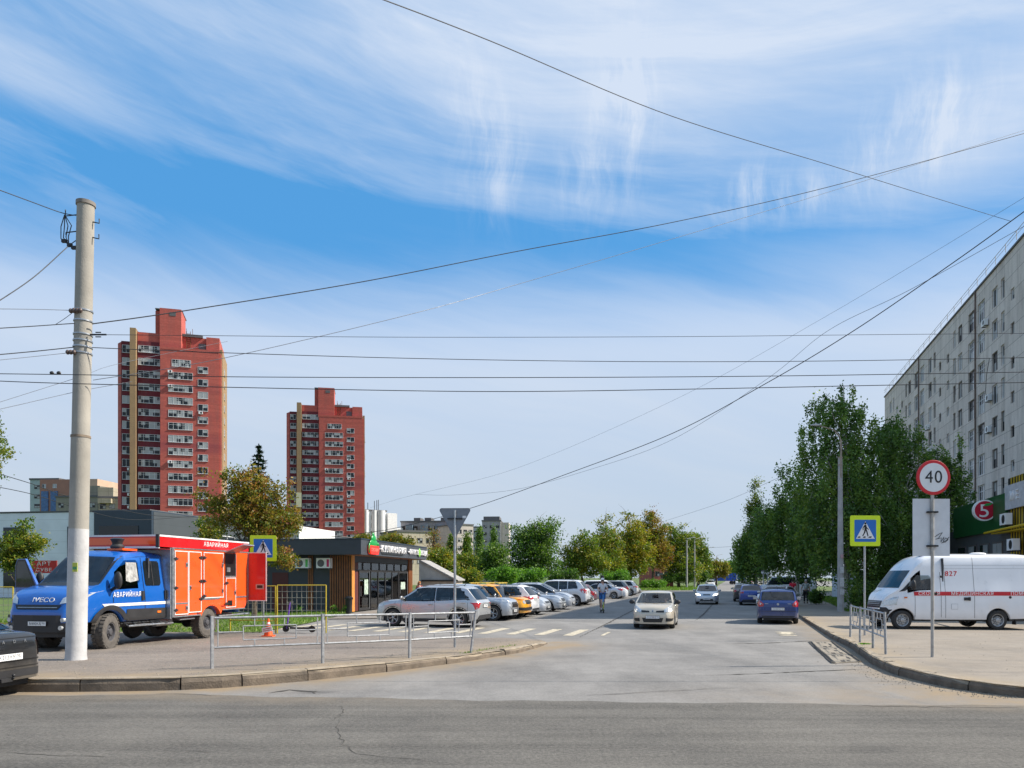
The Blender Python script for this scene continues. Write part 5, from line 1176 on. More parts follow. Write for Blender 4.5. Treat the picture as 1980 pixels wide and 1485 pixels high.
mb = MB(); mb.tube([pp(H_ - .05), pp(H_ + .03)], R1 + .022, 32, 0); mb.tube([pp(H_ + .028), pp(H_ + .035)], R1 - .02, 32, 1); mb.build('cap', [mat('cap_grey', (.20, .18, .16), .8, 0, .2, 8), M['trim']], t, True)
zpx = lambda py: HC - (py - HZ) * 16.8 / F - pb.z
for py in (602, 622, 648, 660, 672, 684): mb = MB(); z = zpx(py); mb.tube([pp(z - .015), pp(z + .015)], pr_(z) + .012, 32); mb.build('clamp_band', M['galv'], t, True)
def hook(side, py, ln, up): mb = MB(); z = zpx(py); c = pp(z); x0 = c.x + side * pr_(z); mb.tube([(x0, -.02, z), (x0 + side * ln, -.02, z - .03), (x0 + side * ln, -.02, z - .03 + up)], .014, 6); mb.build('hook', M['dark'], t)
for a_ in ((1, 430, .14, .10), (1, 460, .14, .10), (-1, 416, .26, .14), (-1, 448, .24, -.05)): hook(*a_)
for (px, py) in ((137, 601), (131, 681), (143, 600)): 
    p = at(px, py, 16.6) - pb; mb = MB()
    for i in range(3): mb.ellip((p.x + i * .07, -.2, p.z), (.045, .05, .055), 10, 6)
    mb.build('insulator', mat('insulator', (.10, .07, .06), .35), t, True)
mb = MB(); p = at(190, 647, 16.7) - pb; mb.box(p, (.36, .03, .03)); mb.box((p.x, p.y, p.z + .05), (.12, .02, .02)); mb.box((p.x, p.y, p.z - .05), (.12, .02, .02)); mb.build('turnbuckle', M['dark'], t)
mb = MB()
for k in range(4):
    x0 = at(125, 415, 16.7) - pb; x1 = at(133 + 3 * k, 475 + 2 * k, 16.7) - pb; mb.tube([x0, x0.lerp(x1, .35) + Vector((.12 - .09 * k, 0, 0)), x0.lerp(x1, .7) + Vector((.02 - .08 * k, 0, 0)), x1], .011, 5)
for (px, py) in ((124, 466), (135, 474), (143, 479)): mb.box(at(px, py, 16.7) - pb, (.10, .06, .07))
mb.build('jumper_cable', M['wire'], t)
mb = MB(); zc_ = zpx(1097); mb.box((pp(zc_).x + .06, -R0 - .004, zc_), (.11, .012, .2), 0, 0); mb.box((pp(zc_).x + .06, -R0 - .012, zc_ - .02), (.09, .006, .06), 0, 1); mb.build('sticker', [mat('sticker_yellow', (.5, .55, .08), .6, 0, .3, 20), mat('sticker_green', (.08, .28, .12), .6)], t)
# ---------------------------------------------------------------- overhead wires
def wire(name, label, pts, r, mk='wire', group='overhead wires'):
    r *= .62; mb = MB(); P = [at(*p) for p in pts]; Q = []
    for i in range(len(P) - 1):       # smooth curve through the points
        a, b, c, d = P[max(i - 1, 0)], P[i], P[i + 1], P[min(i + 2, len(P) - 1)]
        for k in range(10):
            u = k / 10; Q.append(.5 * ((2 * b) + (c - a) * u + (2 * a - 5 * b + 4 * c - d) * u * u + (-a + 3 * b - 3 * c + d) * u ** 3))
    Q.append(P[-1])
    off = lambda p: p[0] < -15 or p[0] > 1995 or p[1] < 0        # runs on past the edge of the view to the next pole
    if off(pts[0]): d = (Q[0] - Q[1]).normalized(); Q.insert(0, Q[0] + d * 30 + Vector((0, 0, .6)))
    if off(pts[-1]): d = (Q[-1] - Q[-2]).normalized(); Q.append(Q[-1] + d * 30 + Vector((0, 0, .6)))
    mb.tube(Q, r, 6); return tag(mb.build(name, M[mk], None, True), label, 'wire', group)
wire('overhead_wire', 'lowest thick wire running level across the whole picture', [(-60, 734, 14), (150, 742, 14), (700, 754, 14.5), (990, 757, 15), (1300, 753, 15), (1700, 745, 15), (2060, 738, 15)], .0125)
w2 = wire('overhead_wire', 'second lowest level wire, carrying the pair of dark weights at the left', [(-60, 722, 14), (107, 724, 14), (500, 729, 14.5), (1000, 730, 15), (1500, 727, 15), (2060, 718, 15)], .012)
mb = MB(); p = at(107, 722, 14); 
for s_ in (-1, 1): mb.ellip((p.x + s_ * .065, p.y, p.z + .008), (.042, .03, .035), 10, 6)
mb.bb(p.x - .07, p.x + .07, p.y - .008, p.y + .008, p.z - .02, p.z - .006); mb.build('vibration_damper', M['dark'], w2)
wire('overhead_wire', 'level wire from the pole fitted with a turnbuckle, uppermost of the four across the street', [(178, 647, 16.7), (300, 648, 17), (800, 652, 19), (1300, 651, 20), (1700, 647, 20), (2060, 644, 20)], .010)
wire('overhead_wire', 'level wire from the pole just above the towers, third lowest across the street', [(178, 672, 16.7), (400, 681, 17.5), (800, 693, 19), (1200, 699, 20), (1600, 698, 20), (2060, 690, 20)], .014)
wire('overhead_wire', 'thick cable rising from the pole to the upper right corner', [(180, 626, 16.7), (350, 602, 18), (700, 545, 21), (1000, 486, 24), (1300, 430, 27), (1600, 362, 30), (1980, 258, 33), (2080, 228, 34)], .020)
wire('overhead_wire', 'thin cable below the thick one rising to the upper right corner', [(180, 735, 16.7), (435, 692, 18), (800, 606, 21), (1000, 550, 24), (1300, 462, 27), (1600, 372, 30), (1980, 252, 33), (2080, 220, 34)], .012, 'wire_thin')
wire('overhead_wire', 'long wire crossing the sky from the top centre down to the building at the right', [(700, -16, 15), (950, 80, 18), (1300, 225, 24), (1600, 318, 30), (1760, 368, 34), (1955, 428, 40)], .019)
wire('overhead_wire', 'dark cable sweeping from the shop roof up to the upper right edge', [(640, 1038, 56), (760, 1022, 54), (912, 982, 50), (1100, 915, 46), (1300, 838, 40), (1480, 742, 34), (1650, 640, 30), (1840, 510, 27), (1990, 402, 25), (2060, 350, 25)], .030)
wire('overhead_wire', 'thin cable beside the dark one, ending above the grey apartment blocks', [(804, 956, 90), (880, 957, 85), (1000, 946, 80), (1150, 905, 70), (1300, 850, 60), (1480, 735, 50), (1600, 640, 45), (1760, 560, 38), (1990, 432, 34)], .020, 'wire_thin')
wire('overhead_wire', 'thin wire from the white tower block up to the cable joint', [(715, 982, 120), (760, 968, 100), (804, 956, 90), (1000, 905, 85), (1300, 775, 70), (1600, 610, 55), (2000, 370, 40)], .016, 'wire_thin')
wire('overhead_wire', 'short wire between the far lamp posts and the right-hand trees', [(1290, 1006, 100), (1400, 970, 80), (1500, 926, 60), (1580, 890, 50)], .022, 'wire_thin')
wire('overhead_wire', 'tiny wire across the far end of the street', [(1340, 1060, 140), (1420, 1056, 120), (1500, 1040, 100)], .03, 'wire_thin')
wire('overhead_wire', 'wire coming down from the upper left edge to the top hook of the pole', [(-40, 353, 15), (60, 390, 16), (118, 411, 16.7), (150, 417, 16.75)], .016)
wire('overhead_wire', 'wire running from the pole down to the left edge below the jumper cables', [(150, 463, 16.7), (130, 478, 16.6), (60, 540, 15.5), (-40, 606, 14)], .016)
wire('overhead_wire', 'thin level wire from the pole insulator to the left edge', [(137, 600, 16.7), (60, 598, 16), (-40, 597, 15)], .010, 'wire_thin')
wire('overhead_wire', 'wire from the pole joint bending down to the left edge at mid height', [(150, 625, 16.7), (118, 627, 16.5), (60, 631, 16), (-40, 637, 15)], .015)
wire('overhead_wire', 'short loop joining the pole insulator to the bent wire', [(141, 604, 16.7), (125, 616, 16.6), (108, 627, 16.5)], .010)
wire('overhead_wire', 'wire from the lower pole clamp to the left edge', [(146, 671, 16.7), (60, 680, 16), (-40, 689, 15)], .016)
wire('overhead_wire', 'faint wire under the lower clamp wire at the left edge', [(135, 682, 16.7), (60, 690, 16), (-40, 700, 15)], .009, 'wire_thin')
wire('overhead_wire', 'faint wire sloping from the pole to the left edge above the trees', [(255, 738, 18), (150, 757, 17), (40, 782, 15), (-40, 800, 14)], .009, 'wire_thin')
wire('overhead_wire', 'faint wire sloping between pole and tall red tower', [(440, 660, 24), (235, 702, 20), (150, 730, 17), (-40, 790, 15)], .008, 'wire_thin')
wire('overhead_wire', 'cable sagging from the left edge behind the pole toward the grey building', [(-40, 905, 30), (60, 935, 34), (140, 962, 38), (290, 996, 44), (420, 1000, 50)], .026)
wire('overhead_wire', 'lower cable sagging from the left edge behind the pole', [(-40, 935, 30), (60, 955, 34), (150, 982, 38), (260, 1005, 44), (400, 995, 52)], .024)
# ---------------------------------------------------------------- road signs
SG = lambda n, c, r=.4: mat(n, c, r, 0, .06, 5)
lime = SG('sign_lime', (.62, .80, .01)); blue = SG('sign_blue', (.008, .14, .50)); swhite = SG('sign_white', (.74, .75, .76)); sback = mat('sign_back', (.20, .22, .25), .5, .4, .12, 6)
def rrect(w, h, r, n=5):
    P = []
    for cx, cy, a in ((w / 2 - r, h / 2 - r, 0), (-w / 2 + r, h / 2 - r, 90), (-w / 2 + r, -h / 2 + r, 180), (w / 2 - r, -h / 2 + r, 270)):
        P += [(cx + r * math.cos(R(a + 90 * k / n)), cy + r * math.sin(R(a + 90 * k / n))) for k in range(n + 1)]
    return P
def flat_(name, poly, y0, y1, mt, par):
    mb = MB(); mb.prism(poly, y0, y1, 'XZ'); return mb.build(name, mt, par)
def walker(s, par):
    g = MB(); Q = lambda L_: [(x * s, z * s) for x, z in L_]
    g.prism(Q(ellipoly((.0, .235), .034, .034)), -.020, -.023, 'XZ')
    for poly in ([(-.035, .19), (.03, .19), (.045, .03), (-.03, .02)], [(-.03, .19), (-.095, .09), (-.085, .02), (-.06, .03), (-.065, .09), (-.02, .14)], [(.02, .19), (.055, .10), (.11, .05), (.10, .03), (.03, .08), (.0, .15)],
                 [(-.03, .04), (.02, .05), (.0, -.05), (-.075, -.175), (-.105, -.165), (-.05, -.06)], [(.0, .05), (.045, .04), (.075, -.06), (.10, -.17), (.07, -.18), (.035, -.06)]): g.prism(Q(poly), -.020, -.023, 'XZ')
    for cx in (-.20, -.03, .15): g.prism(Q([(cx - .06, -.225), (cx + .035, -.225), (cx + .06 if cx > 0 else cx + .035, -.18), (cx - .02, -.18)]), -.020, -.023, 'XZ')
    g.build('walking_figure', M['ink'], par)
def ped_sign(loc, S_, z, rz, label):
    t = thing('crossing_sign', label, 'road sign', loc, rz, 'pedestrian crossing signs')
    mb = MB(); mb.tube([(0, .03, -.05), (0, .03, z + S_ * .4)], .032, 14); mb.build('post', M['galv'], t, True)
    f = flat_('sign_board', rrect(S_, S_, .05), 0, -.012, lime, t); f.location = (0, 0, z)
    flat_('back_plate', rrect(S_ * .98, S_ * .98, .05), .003, .012, sback, f)
    b = flat_('blue_field', rrect(S_ * .72, S_ * .72, .03), -.012, -.016, blue, f)
    flat_('white_triangle', [(-S_ * .31, -S_ * .26), (S_ * .31, -S_ * .26), (0, S_ * .31)], -.016, -.020, swhite, b); walker(S_ * 1.02, b); return t
ped_sign((11.3, 24.0, zR(11.3, 24) - .0), .98, 3.5 - zR(11.3, 24), R(2), 'pedestrian crossing sign on the right pavement behind the railing')
ped_sign((-9.62, 29.0, .0), 1.0, 2 + 57 * 29 / F, R(4), 'pedestrian crossing sign half hidden by the raised flap of the orange lorry')
t = thing('speed_limit_sign', 'round speed limit 40 sign above a blank white board on the right pavement', 'road sign', (9.67, 17.25, zR(9.67, 17.25)), R(3)); z0 = zR(9.67, 17.25)
mb = MB(); mb.tube([(0, 0, -.05), (0, 0, 4.1 - z0)], .036, 14); mb.build('post', mat('post_weathered', (.40, .38, .35), .6, .2, .25, 6), t, True)
mb = MB(); mb.lathe([(.39, -.045), (.40, -.04), (.40, -.02), (0, -.02)], (0, 0, 4.3 - z0), 'Y', 40); f = mb.build('red_ring', SG('sign_red', (.60, .01, .02)), t, True)
mb = MB(); mb.lathe([(0, -.050), (.33, -.050), (.33, -.046)], (0, 0, 4.3 - z0), 'Y', 40); mb.build('disc', swhite, f); mb = MB(); mb.lathe([(0, -.048), (.39, -.048), (.39, -.046)], (0, 0, 4.3 - z0), 'Y', 40); mb.build('ring_face', SG('sign_red', (.6, .01, .02)), f)
text('40', .40, 'number', M['ink'], f, (0, -.054, 4.3 - z0), (R(90), 0, 0), .002, sx=.98, bold=.008)
bz = 3.16 - z0
mb = MB(); mb.bb(-.44, .44, .04, .05, bz - .66, bz + .66, 0); b = mb.build('blank_board', SG('board_white', (.62, .64, .67)), t)
for dz in (.35, -.43): mb = MB(); mb.bb(-.12, .12, -.04, .04, bz + dz - .02, bz + dz + .02); mb.build('bracket', M['dark'], t)
mb = MB(); gr = [(.08, -.22), (.20, -.14), (.26, -.12), (.16, -.26), (.10, -.27), (.24, -.24), (.22, -.34), (.30, -.22), (.28, -.33), (.34, -.24), (.40, -.28), (.33, -.34), (.24, -.36), (.36, -.30), (.42, -.22)]
mb.tube([(x, .034, bz + z) for x, z in gr], .006, 5); mb.build('graffiti', M['ink'], b)
t = thing('give_way_sign', 'back of a grey triangular give way sign on a thin post behind the left railing', 'road sign', (-1.52, 20.0, zL(-1.52, 20)), R(-2)); z0 = zL(-1.52, 20)
mb = MB(); mb.tube([(0, -.03, -.05), (0, -.03, 3.8 - z0)], .034, 14); mb.build('post', M['galv'], t, True)
zt_ = 2 + 134 * 20 / F - z0
def rtri(w, h, z1, r=.05):
    P = []
    for cx, cz, a0 in ((w / 2 - r * 1.5, z1 - r, -30), (-w / 2 + r * 1.5, z1 - r, 90), (0, z1 - h + r * 1.6, 210)): P += [(cx + r * math.cos(R(a0 + 120 * k / 6)), cz + r * math.sin(R(a0 + 120 * k / 6))) for k in range(7)]
    return P
f = flat_('sign_board', rtri(.86, .78, zt_), .0, .012, sback, t)
flat_('sign_face', rtri(.86, .78, zt_), .0121, .016, swhite, f)
mb = MB(); mb.prism(rtri(.87, .79, zt_ + .003), -.012, .0, 'XZ'); mb2 = MB()
for a_, b_ in zip(rtri(.86, .78, zt_), rtri(.86, .78, zt_)[1:] + rtri(.86, .78, zt_)[:1]): mb2.tube([(a_[0], -.006, a_[1]), (b_[0], -.006, b_[1])], .009, 5)
mb2.build('rim', sback, f); mb = MB(); mb.bb(-.2, .2, -.06, 0, zt_ - .29, zt_ - .26); mb.build('bracket', M['dark'], t); mb = MB(); mb.bb(.20, .30, -.003, -.001, zt_ - .26, zt_ - .20); mb.build('label', swhite, f)
# ---------------------------------------------------------------- railings
def railing(label, pts, leans=None, first=True, h=1.02):
    t = thing('railing', label, 'railing', (0, 0, 0), 0, 'steel pedestrian railings'); st = M['fence_steel']; P3 = []
    for i, (x, y, z) in enumerate(pts):
        ln = Vector((leans[i] if leans else 0, 0, 0)); a = Vector((x, y, z - .06)); b = Vector((x, y, z + h)) + ln; P3.append((Vector((x, y, z)), b))
        mb = MB(); mb.tube([a, b], .036 if i % 2 == 0 else .034, 4); mb.tube([b, b + Vector((0, 0, .006))], .04, 4); mb.build('post', st, t)
    for (a0, a1), (b0, b1) in zip(P3[:-1], P3[1:]):
        def Q(u, v): 
            a = a0.lerp(a1, v); b = b0.lerp(b1, v); return a.lerp(b, u)
        mb = MB(); B_ = lambda u0, v0, u1, v1, r=.013: mb.tube([Q(u0, v0), Q(u1, v1)], r, 4)
        B_(.02, .97, .98, .97, .024); B_(.02, .40, .98, .40, .022); B_(.05, .96, .05, .41); B_(.95, .96, .95, .41)
        B_(.27, .80, .75, .80); B_(.27, .53, .75, .53); B_(.27, .80, .27, .53); B_(.75, .80, .75, .53); B_(.37, .97, .37, .80); B_(.64, .97, .64, .80); B_(.37, .53, .37, .40); B_(.64, .53, .64, .40)
        B_(.05, .69, .27, .69); B_(.75, .69, .95, .69)
        mb.build('panel', st, t)
    return t
LP = [gp(*p, z=.16) for p in ((410, 1297), (624, 1286), (792, 1273), (910, 1261))]
railing('grey steel railing of three panels along the left kerb, its right-hand post leaning', [(p.x, p.y, zL(p.x, p.y)) for p in LP], [0, 0, .01, .13], h=1.03)
RP = [gp(*p, z=.15) for p in ((1644, 1232), (1663, 1243), (1688, 1255), (1713, 1267))]
railing('grey steel railing of three panels on the right pavement by the ambulance', [(p.x, p.y, zR(p.x, p.y)) for p in RP], [.02, 0, 0, -.03], h=1.0)
# ---------------------------------------------------------------- yellow mesh fence, cone, kick scooter
M['fy'] = mat('fence_yellow', (.45, .36, .03), .5, 0, .12)
def mesh_fence(a, b, z0, z1, label, legl=True, legr=True):
    t = thing('mesh_fence', label, 'fence', (a[0], a[1], 0), math.atan2(b[1] - a[1], b[0] - a[0]), 'yellow mesh fence panels'); L_ = math.hypot(b[0] - a[0], b[1] - a[1])
    mb = MB(); mb.tube([(0, 0, .0), (0, 0, z1)], .024, 6); mb.tube([(L_, 0, .0), (L_, 0, z1)], .024, 6); mb.tube([(0, 0, z1), (L_, 0, z1)], .018, 6); mb.tube([(0, 0, z0), (L_, 0, z0)], .018, 6); mb.build('frame', M['fy'], t)
    mb = MB(); n = int(L_ / .17)
    for k in range(1, n): mb.tube([(L_ * k / n, 0, z0), (L_ * k / n, 0, z1)], .006, 4)
    m_ = int((z1 - z0) / .19)
    for k in range(1, m_): mb.tube([(0, 0, z0 + (z1 - z0) * k / m_), (L_, 0, z0 + (z1 - z0) * k / m_)], .006, 4)
    mb.build('wire_mesh', mat('mesh_wire', (.34, .36, .30), .5, .3), t); return t
mesh_fence((-8.42, 26.9), (-6.72, 27.1), .60, 1.73, 'yellow mesh fence panel standing free beside the purple kick scooter')
mesh_fence((-10.3, 27.4), (-8.5, 26.95), .45, 1.70, 'yellow mesh fence panel right behind the open red lorry door')
mesh_fence((-19.5, 27.2), (-18.1, 27.2), .35, 1.66, 'yellow mesh fence panel at the far left edge beside the lorry nose')
mesh_fence((-17.9, 27.3), (-15.2, 27.4), .35, 1.66, 'yellow mesh fence panel showing under and between the lorry and the pole')
c = gp(519, 1231, .03); t = thing('traffic_cone', 'orange and white traffic cone with a taped paper notice on the left pavement', 'traffic cone', (c.x, c.y, zL(c.x, c.y)))
org = mat('cone_orange', (.78, .10, .015), .5)
mb = MB(); mb.box((0, 0, .02), (.36, .36, .04), 0, 0); mb.lathe([(.15, .04), (.115, .18)], mi=0); mb.lathe([(.115, .18), (.085, .30)], mi=1); mb.lathe([(.085, .30), (.06, .42)], mi=0); mb.lathe([(.06, .42), (.048, .48)], mi=1); mb.lathe([(.048, .48), (.028, .60), (0, .60)], mi=0); mb.build('cone', [org, M['white']], t, True)
mb = MB(); mb.box((0, -.13, .24), (.34, .02, .17), M4=Matrix.Rotation(R(-10), 3, 'Y')); nt = mb.build('paper_notice', mat('paper', (.7, .68, .64), .8, 0, .2, 20), t)
for k in range(2): mb = MB(); mb.box((-.01, -.143, .27 - .06 * k), (.26, .003, .022), M4=Matrix.Rotation(R(-10), 3, 'Y')); mb.build('notice_line', mat('notice_red', (.5, .04, .03)), nt)
c = gp(552, 1224, .02); t = thing('kick_scooter', 'purple-stemmed electric kick scooter standing behind the yellow mesh fence', 'scooter', (c.x - .1, c.y + .5, .02), R(-12))
def scooter(t, stem, deckc, hb=1.08):
    mb = MB(); mb.tube([(0, 0, .12), (.12, 0, hb)], .028, 10); mb.build('stem', stem, t, True)
    mb = MB(); mb.tube([(.12, -.25, hb), (.12, .25, hb)], .018, 8); mb.tube([(.12, .14, hb), (.12, .25, hb)], .026, 8); mb.tube([(.12, -.14, hb), (.12, -.25, hb)], .026, 8); mb.box((.10, 0, hb + .02), (.08, .10, .05)); mb.build('handlebar', M['dark'], t, True)
    mb = MB(); mb.box((.42 + .1, 0, .15), (.72, .18, .06)); mb.tube([(.0, 0, .30), (.2, 0, .16)], .035, 8); mb.tube([(.85, 0, .15), (1.0, 0, .24)], .03, 6); mb.build('deck', deckc, t)
    for x in (-.04, 1.0): mb = MB(); mb.lathe([(.07, -.02), (.12, -.028), (.12, .028), (.07, .02), (.0, .02)], (x, 0, .12), 'Y', 20); mb.build('wheel', M['tyre'], t, True)
scooter(t, mat('scooter_purple', (.16, .07, .42), .4), M['dark'])
# bin and papers in front of the shop
t = thing('litter_bin', 'dark litter bin with a black bag by the wooden corner of the shop', 'bin', (-9.05, 41.6, .03)); mb = MB(); mb.lathe([(.17, 0), (.2, .75), (.22, .78), (.2, .80), (0, .80)], n=14); mb.build('bin', M['dark'], t, True); mb = MB(); mb.ellip((0, 0, .82), (.25, .25, .14), 9, 5); mb.build('bag', M['trim'], t)
t = thing('notice_board', 'red banner with white letters behind the small tree at the left', 'banner', at(62, 1107, 36) , 0); t.location.z = 0
mb = MB(); mb.bb(0, 1.2, -.02, .02, 2.22, 2.82); bn = mb.build('banner', mat('banner_red', (.5, .02, .015), .5), t); mb = MB(); mb.tube([(0, .04, 0), (0, .04, 2.8)], .04, 6); mb.tube([(1.2, .04, 0), (1.2, .04, 2.8)], .04, 6); mb.build('post', M['galv'], t)
text('АРТ', .26, 'lettering', M['white'], bn, (.58, -.024, 2.66), (R(90), 0, 0), .003, sx=1.3); text('СУВЕ', .22, 'lettering', M['white'], bn, (.58, -.024, 2.37), (R(90), 0, 0), .003, sx=1.3)
# ---------------------------------------------------------------- street lamps
t = thing('street_lamp', 'concrete street lamp with a curved bare arm in front of the birches at the right', 'street lamp', (18.4, 42.0, .0))
mb = MB(); mb.tube([(0, 0, 0), (-.02, 0, 8.75)], [.19, .12], 8); mb.build('pole', mat('lamp_concrete', (.36, .35, .34), .85, 0, .2, 3, .3, 30), t)
mb = MB(); mb.tube([(-.02, -.1, 7.6), (-.02, -.1, 9.3), (-.05, -.05, 9.85), (-.4, -.1, 10.25), (-1.35, -.35, 10.45)], [.05, .045, .04, .035, .03], 8); mb.tube([(.05, 0, 8.2), (.05, 0, 9.75)], .03, 6); mb.tube([(-.02, 0, 8.7), (-.02, 0, 8.76)], .15, 8); mb.tube([(-.02, 0, 8.3), (-.02, 0, 8.34)], .15, 8); mb.build('arm', mat('lamp_arm', (.30, .24, .19), .6, .3, .3, 6), t, True)
mb = MB(); mb.ellip((-1.55, -.4, 10.47), (.28, .11, .07)); mb.build('lamp_head', mat('lamp_grey', (.45, .46, .47), .5), t, True)
for (z, h_, w_, k) in ((2.25, .35, .2, 0), (1.5, .5, .22, 0), (3.1, .2, .15, 1), (1.05, .3, .2, 0)): mb = MB(); mb.bb(-w_ / 2, w_ / 2, -.205, -.17, z, z + h_); mb.build('paper_poster', [mat('poster_white', (.5, .5, .49), .8, 0, .35, 25), mat('poster_pink', (.5, .3, .32), .8)][k], t)
lamp0 = None
for (px, Y_, h_, lab) in ((1328, 145, 9.2, 'nearest of the thin concrete lamp posts by the far grass verge'), (1343, 150, 9.4, 'second of the thin concrete lamp posts by the far grass verge'), (1368, 175, 8.6, 'third thin lamp post, at the foot of the last left trees'), (1386, 210, 8, 'farthest thin lamp post on the left of the street')):
    p = at(px, HZ, Y_)
    if lamp0 is None:
        lamp0 = thing('street_lamp', lab, 'street lamp', (p.x, p.y, 0), 0, 'far lamp posts'); mb = MB(); mb.tube([(0, 0, 0), (0, 0, 9.2)], [.2, .12], 8); mb.build('pole', mat('lamp_concrete', (.36, .35, .34)), lamp0); mb = MB(); mb.tube([(0, 0, 9.1), (.1, 0, 9.5), (1.2, .2, 9.8)], .05, 5); mb.ellip((1.4, .2, 9.8), (.35, .15, .08), 8, 5); mb.build('lamp_head', mat('lamp_grey', (.45, .46, .47)), lamp0)
    else: q = dup(lamp0, (p.x, p.y, 0), 0, lab); q.scale = (1, 1, h_ / 9.2)
glob = None
for i, (px, Y_, lab) in enumerate(((1476, 78, 'white globe lamp on a short post, left of the pair beyond the bright blue saloon'), (1484, 86, 'white globe lamp on a short post, right of the pair beyond the bright blue saloon'))):
    p = at(px, HZ, Y_)
    if glob is None:
        glob = thing('globe_lamp', lab, 'street lamp', (p.x, p.y, .05), 0, 'globe lamps'); mb = MB(); mb.tube([(0, 0, 0), (0, 0, 2.3)], .07, 8); mb.build('post', M['galv'], glob, True); mb = MB(); mb.ellip((0, 0, 2.5), (.22, .22, .22)); mb.build('globe', M['white'], glob, True); mb = MB(); mb.lathe([(.3, 2.62), (.05, 2.78), (0, 2.78)]); mb.build('cap', M['dark'], glob)
    else: dup(glob, (p.x, p.y, .05), 0, lab)
# ---------------------------------------------------------------- buildings
WM = {}
def window_mesh(w, h, panes=2, frame=.06, mk='white', sill=True, prj=.05, deep=False):
    key = (round(w, 2), round(h, 2), panes, mk)
    if key in WM: return WM[key]
    mb = MB(); f = frame; n = panes
    mb.bb(-w / 2 + .01, w / 2 - .01, -.02, .012, -h / 2 + .01, h / 2 - .01, 1)
    if mk == 'reveal':
        for (a, b, c, d) in ((-w / 2 - .05, w / 2 + .05, h / 2, h / 2 + .06), (-w / 2 - .05, -w / 2, -h / 2, h / 2), (w / 2, w / 2 + .05, -h / 2, h / 2)): mb.bb(a, b, -.02, .05, c, d, 2)
    for (a, b, c, d) in ((-w / 2, w / 2, -h / 2, -h / 2 + f), (-w / 2, w / 2, h / 2 - f, h / 2), (-w / 2, -w / 2 + f, -h / 2 + f, h / 2 - f), (w / 2 - f, w / 2, -h / 2 + f, h / 2 - f)): mb.bb(a, b, -.02, prj, c, d, 0)
    for k in range(1, n): x = -w / 2 + w * k / n; mb.bb(x - f * .5, x + f * .5, -.02, prj - .006, -h / 2 + f, h / 2 - f, 0)
    if n >= 3: mb.bb(-w / 2 + f, w / 2 - f, -.02, prj - .012, h * .18, h * .18 + f * .7, 0)
    if sill: mb.bb(-w / 2 - .05, w / 2 + .05, -.02, prj + .08, -h / 2 - .05, -h / 2 - .001, 0)
    fm = {'white': M['wframe'], 'dark': M['dframe'], 'reveal': M['wframe']}[mk]
    WM[key] = mb.mesh('window', [fm, M['pane'], M['reveal']]); return WM[key]
M['wframe'] = mat('window_frame_white', (.66, .67, .68), .5, 0, .1); M['dframe'] = mat('window_frame_dark', (.10, .09, .085), .6)
M['reveal'] = mat('window_reveal', (.22, .21, .2), .9)
def panemat():
    m = bpy.data.materials.new('window_pane'); m.use_nodes = True; m.node_tree.nodes.clear(); t = NT(m.node_tree)
    o = t.node('ShaderNodeOutputMaterial'); b = t.node('ShaderNodeBsdfPrincipled'); t.l.new(b.outputs[0], o.inputs[0])
    oi = t.node('ShaderNodeObjectInfo'); v = t.node('ShaderNodeTexCoord').outputs['Object']; ge = t.node('ShaderNodeNewGeometry')
    s3 = t.node('ShaderNodeSeparateXYZ'); t.l.new(v, s3.inputs[0]); wn = t.node('ShaderNodeTexWhiteNoise'); wn.noise_dimensions = '3D'
    t.l.new(t.comb(t.m('FLOOR', t.m('MULTIPLY', s3.outputs[0], 1.25)), t.m('MULTIPLY', oi.outputs['Random'], 97.0), t.m('FLOOR', t.m('MULTIPLY', s3.outputs[2], .4))), wn.inputs['Vector'])
    cur = t.m('GREATER_THAN', wn.outputs['Value'], .58)
    c = t.mix(cur, (.014, .019, .025), (.36, .37, .37)); t.l.new(c, b.inputs['Base Color']); b.inputs['Roughness'].default_value = .18; b.inputs['Specular IOR Level'].default_value = .3
    bn = t.node('ShaderNodeBump'); bn.inputs['Strength'].default_value = .05; t.l.new(t.noise(v, 1.5, 2), bn.inputs['Height']); t.l.new(bn.outputs[0], b.inputs['Normal']); return m
M['pane'] = panemat()
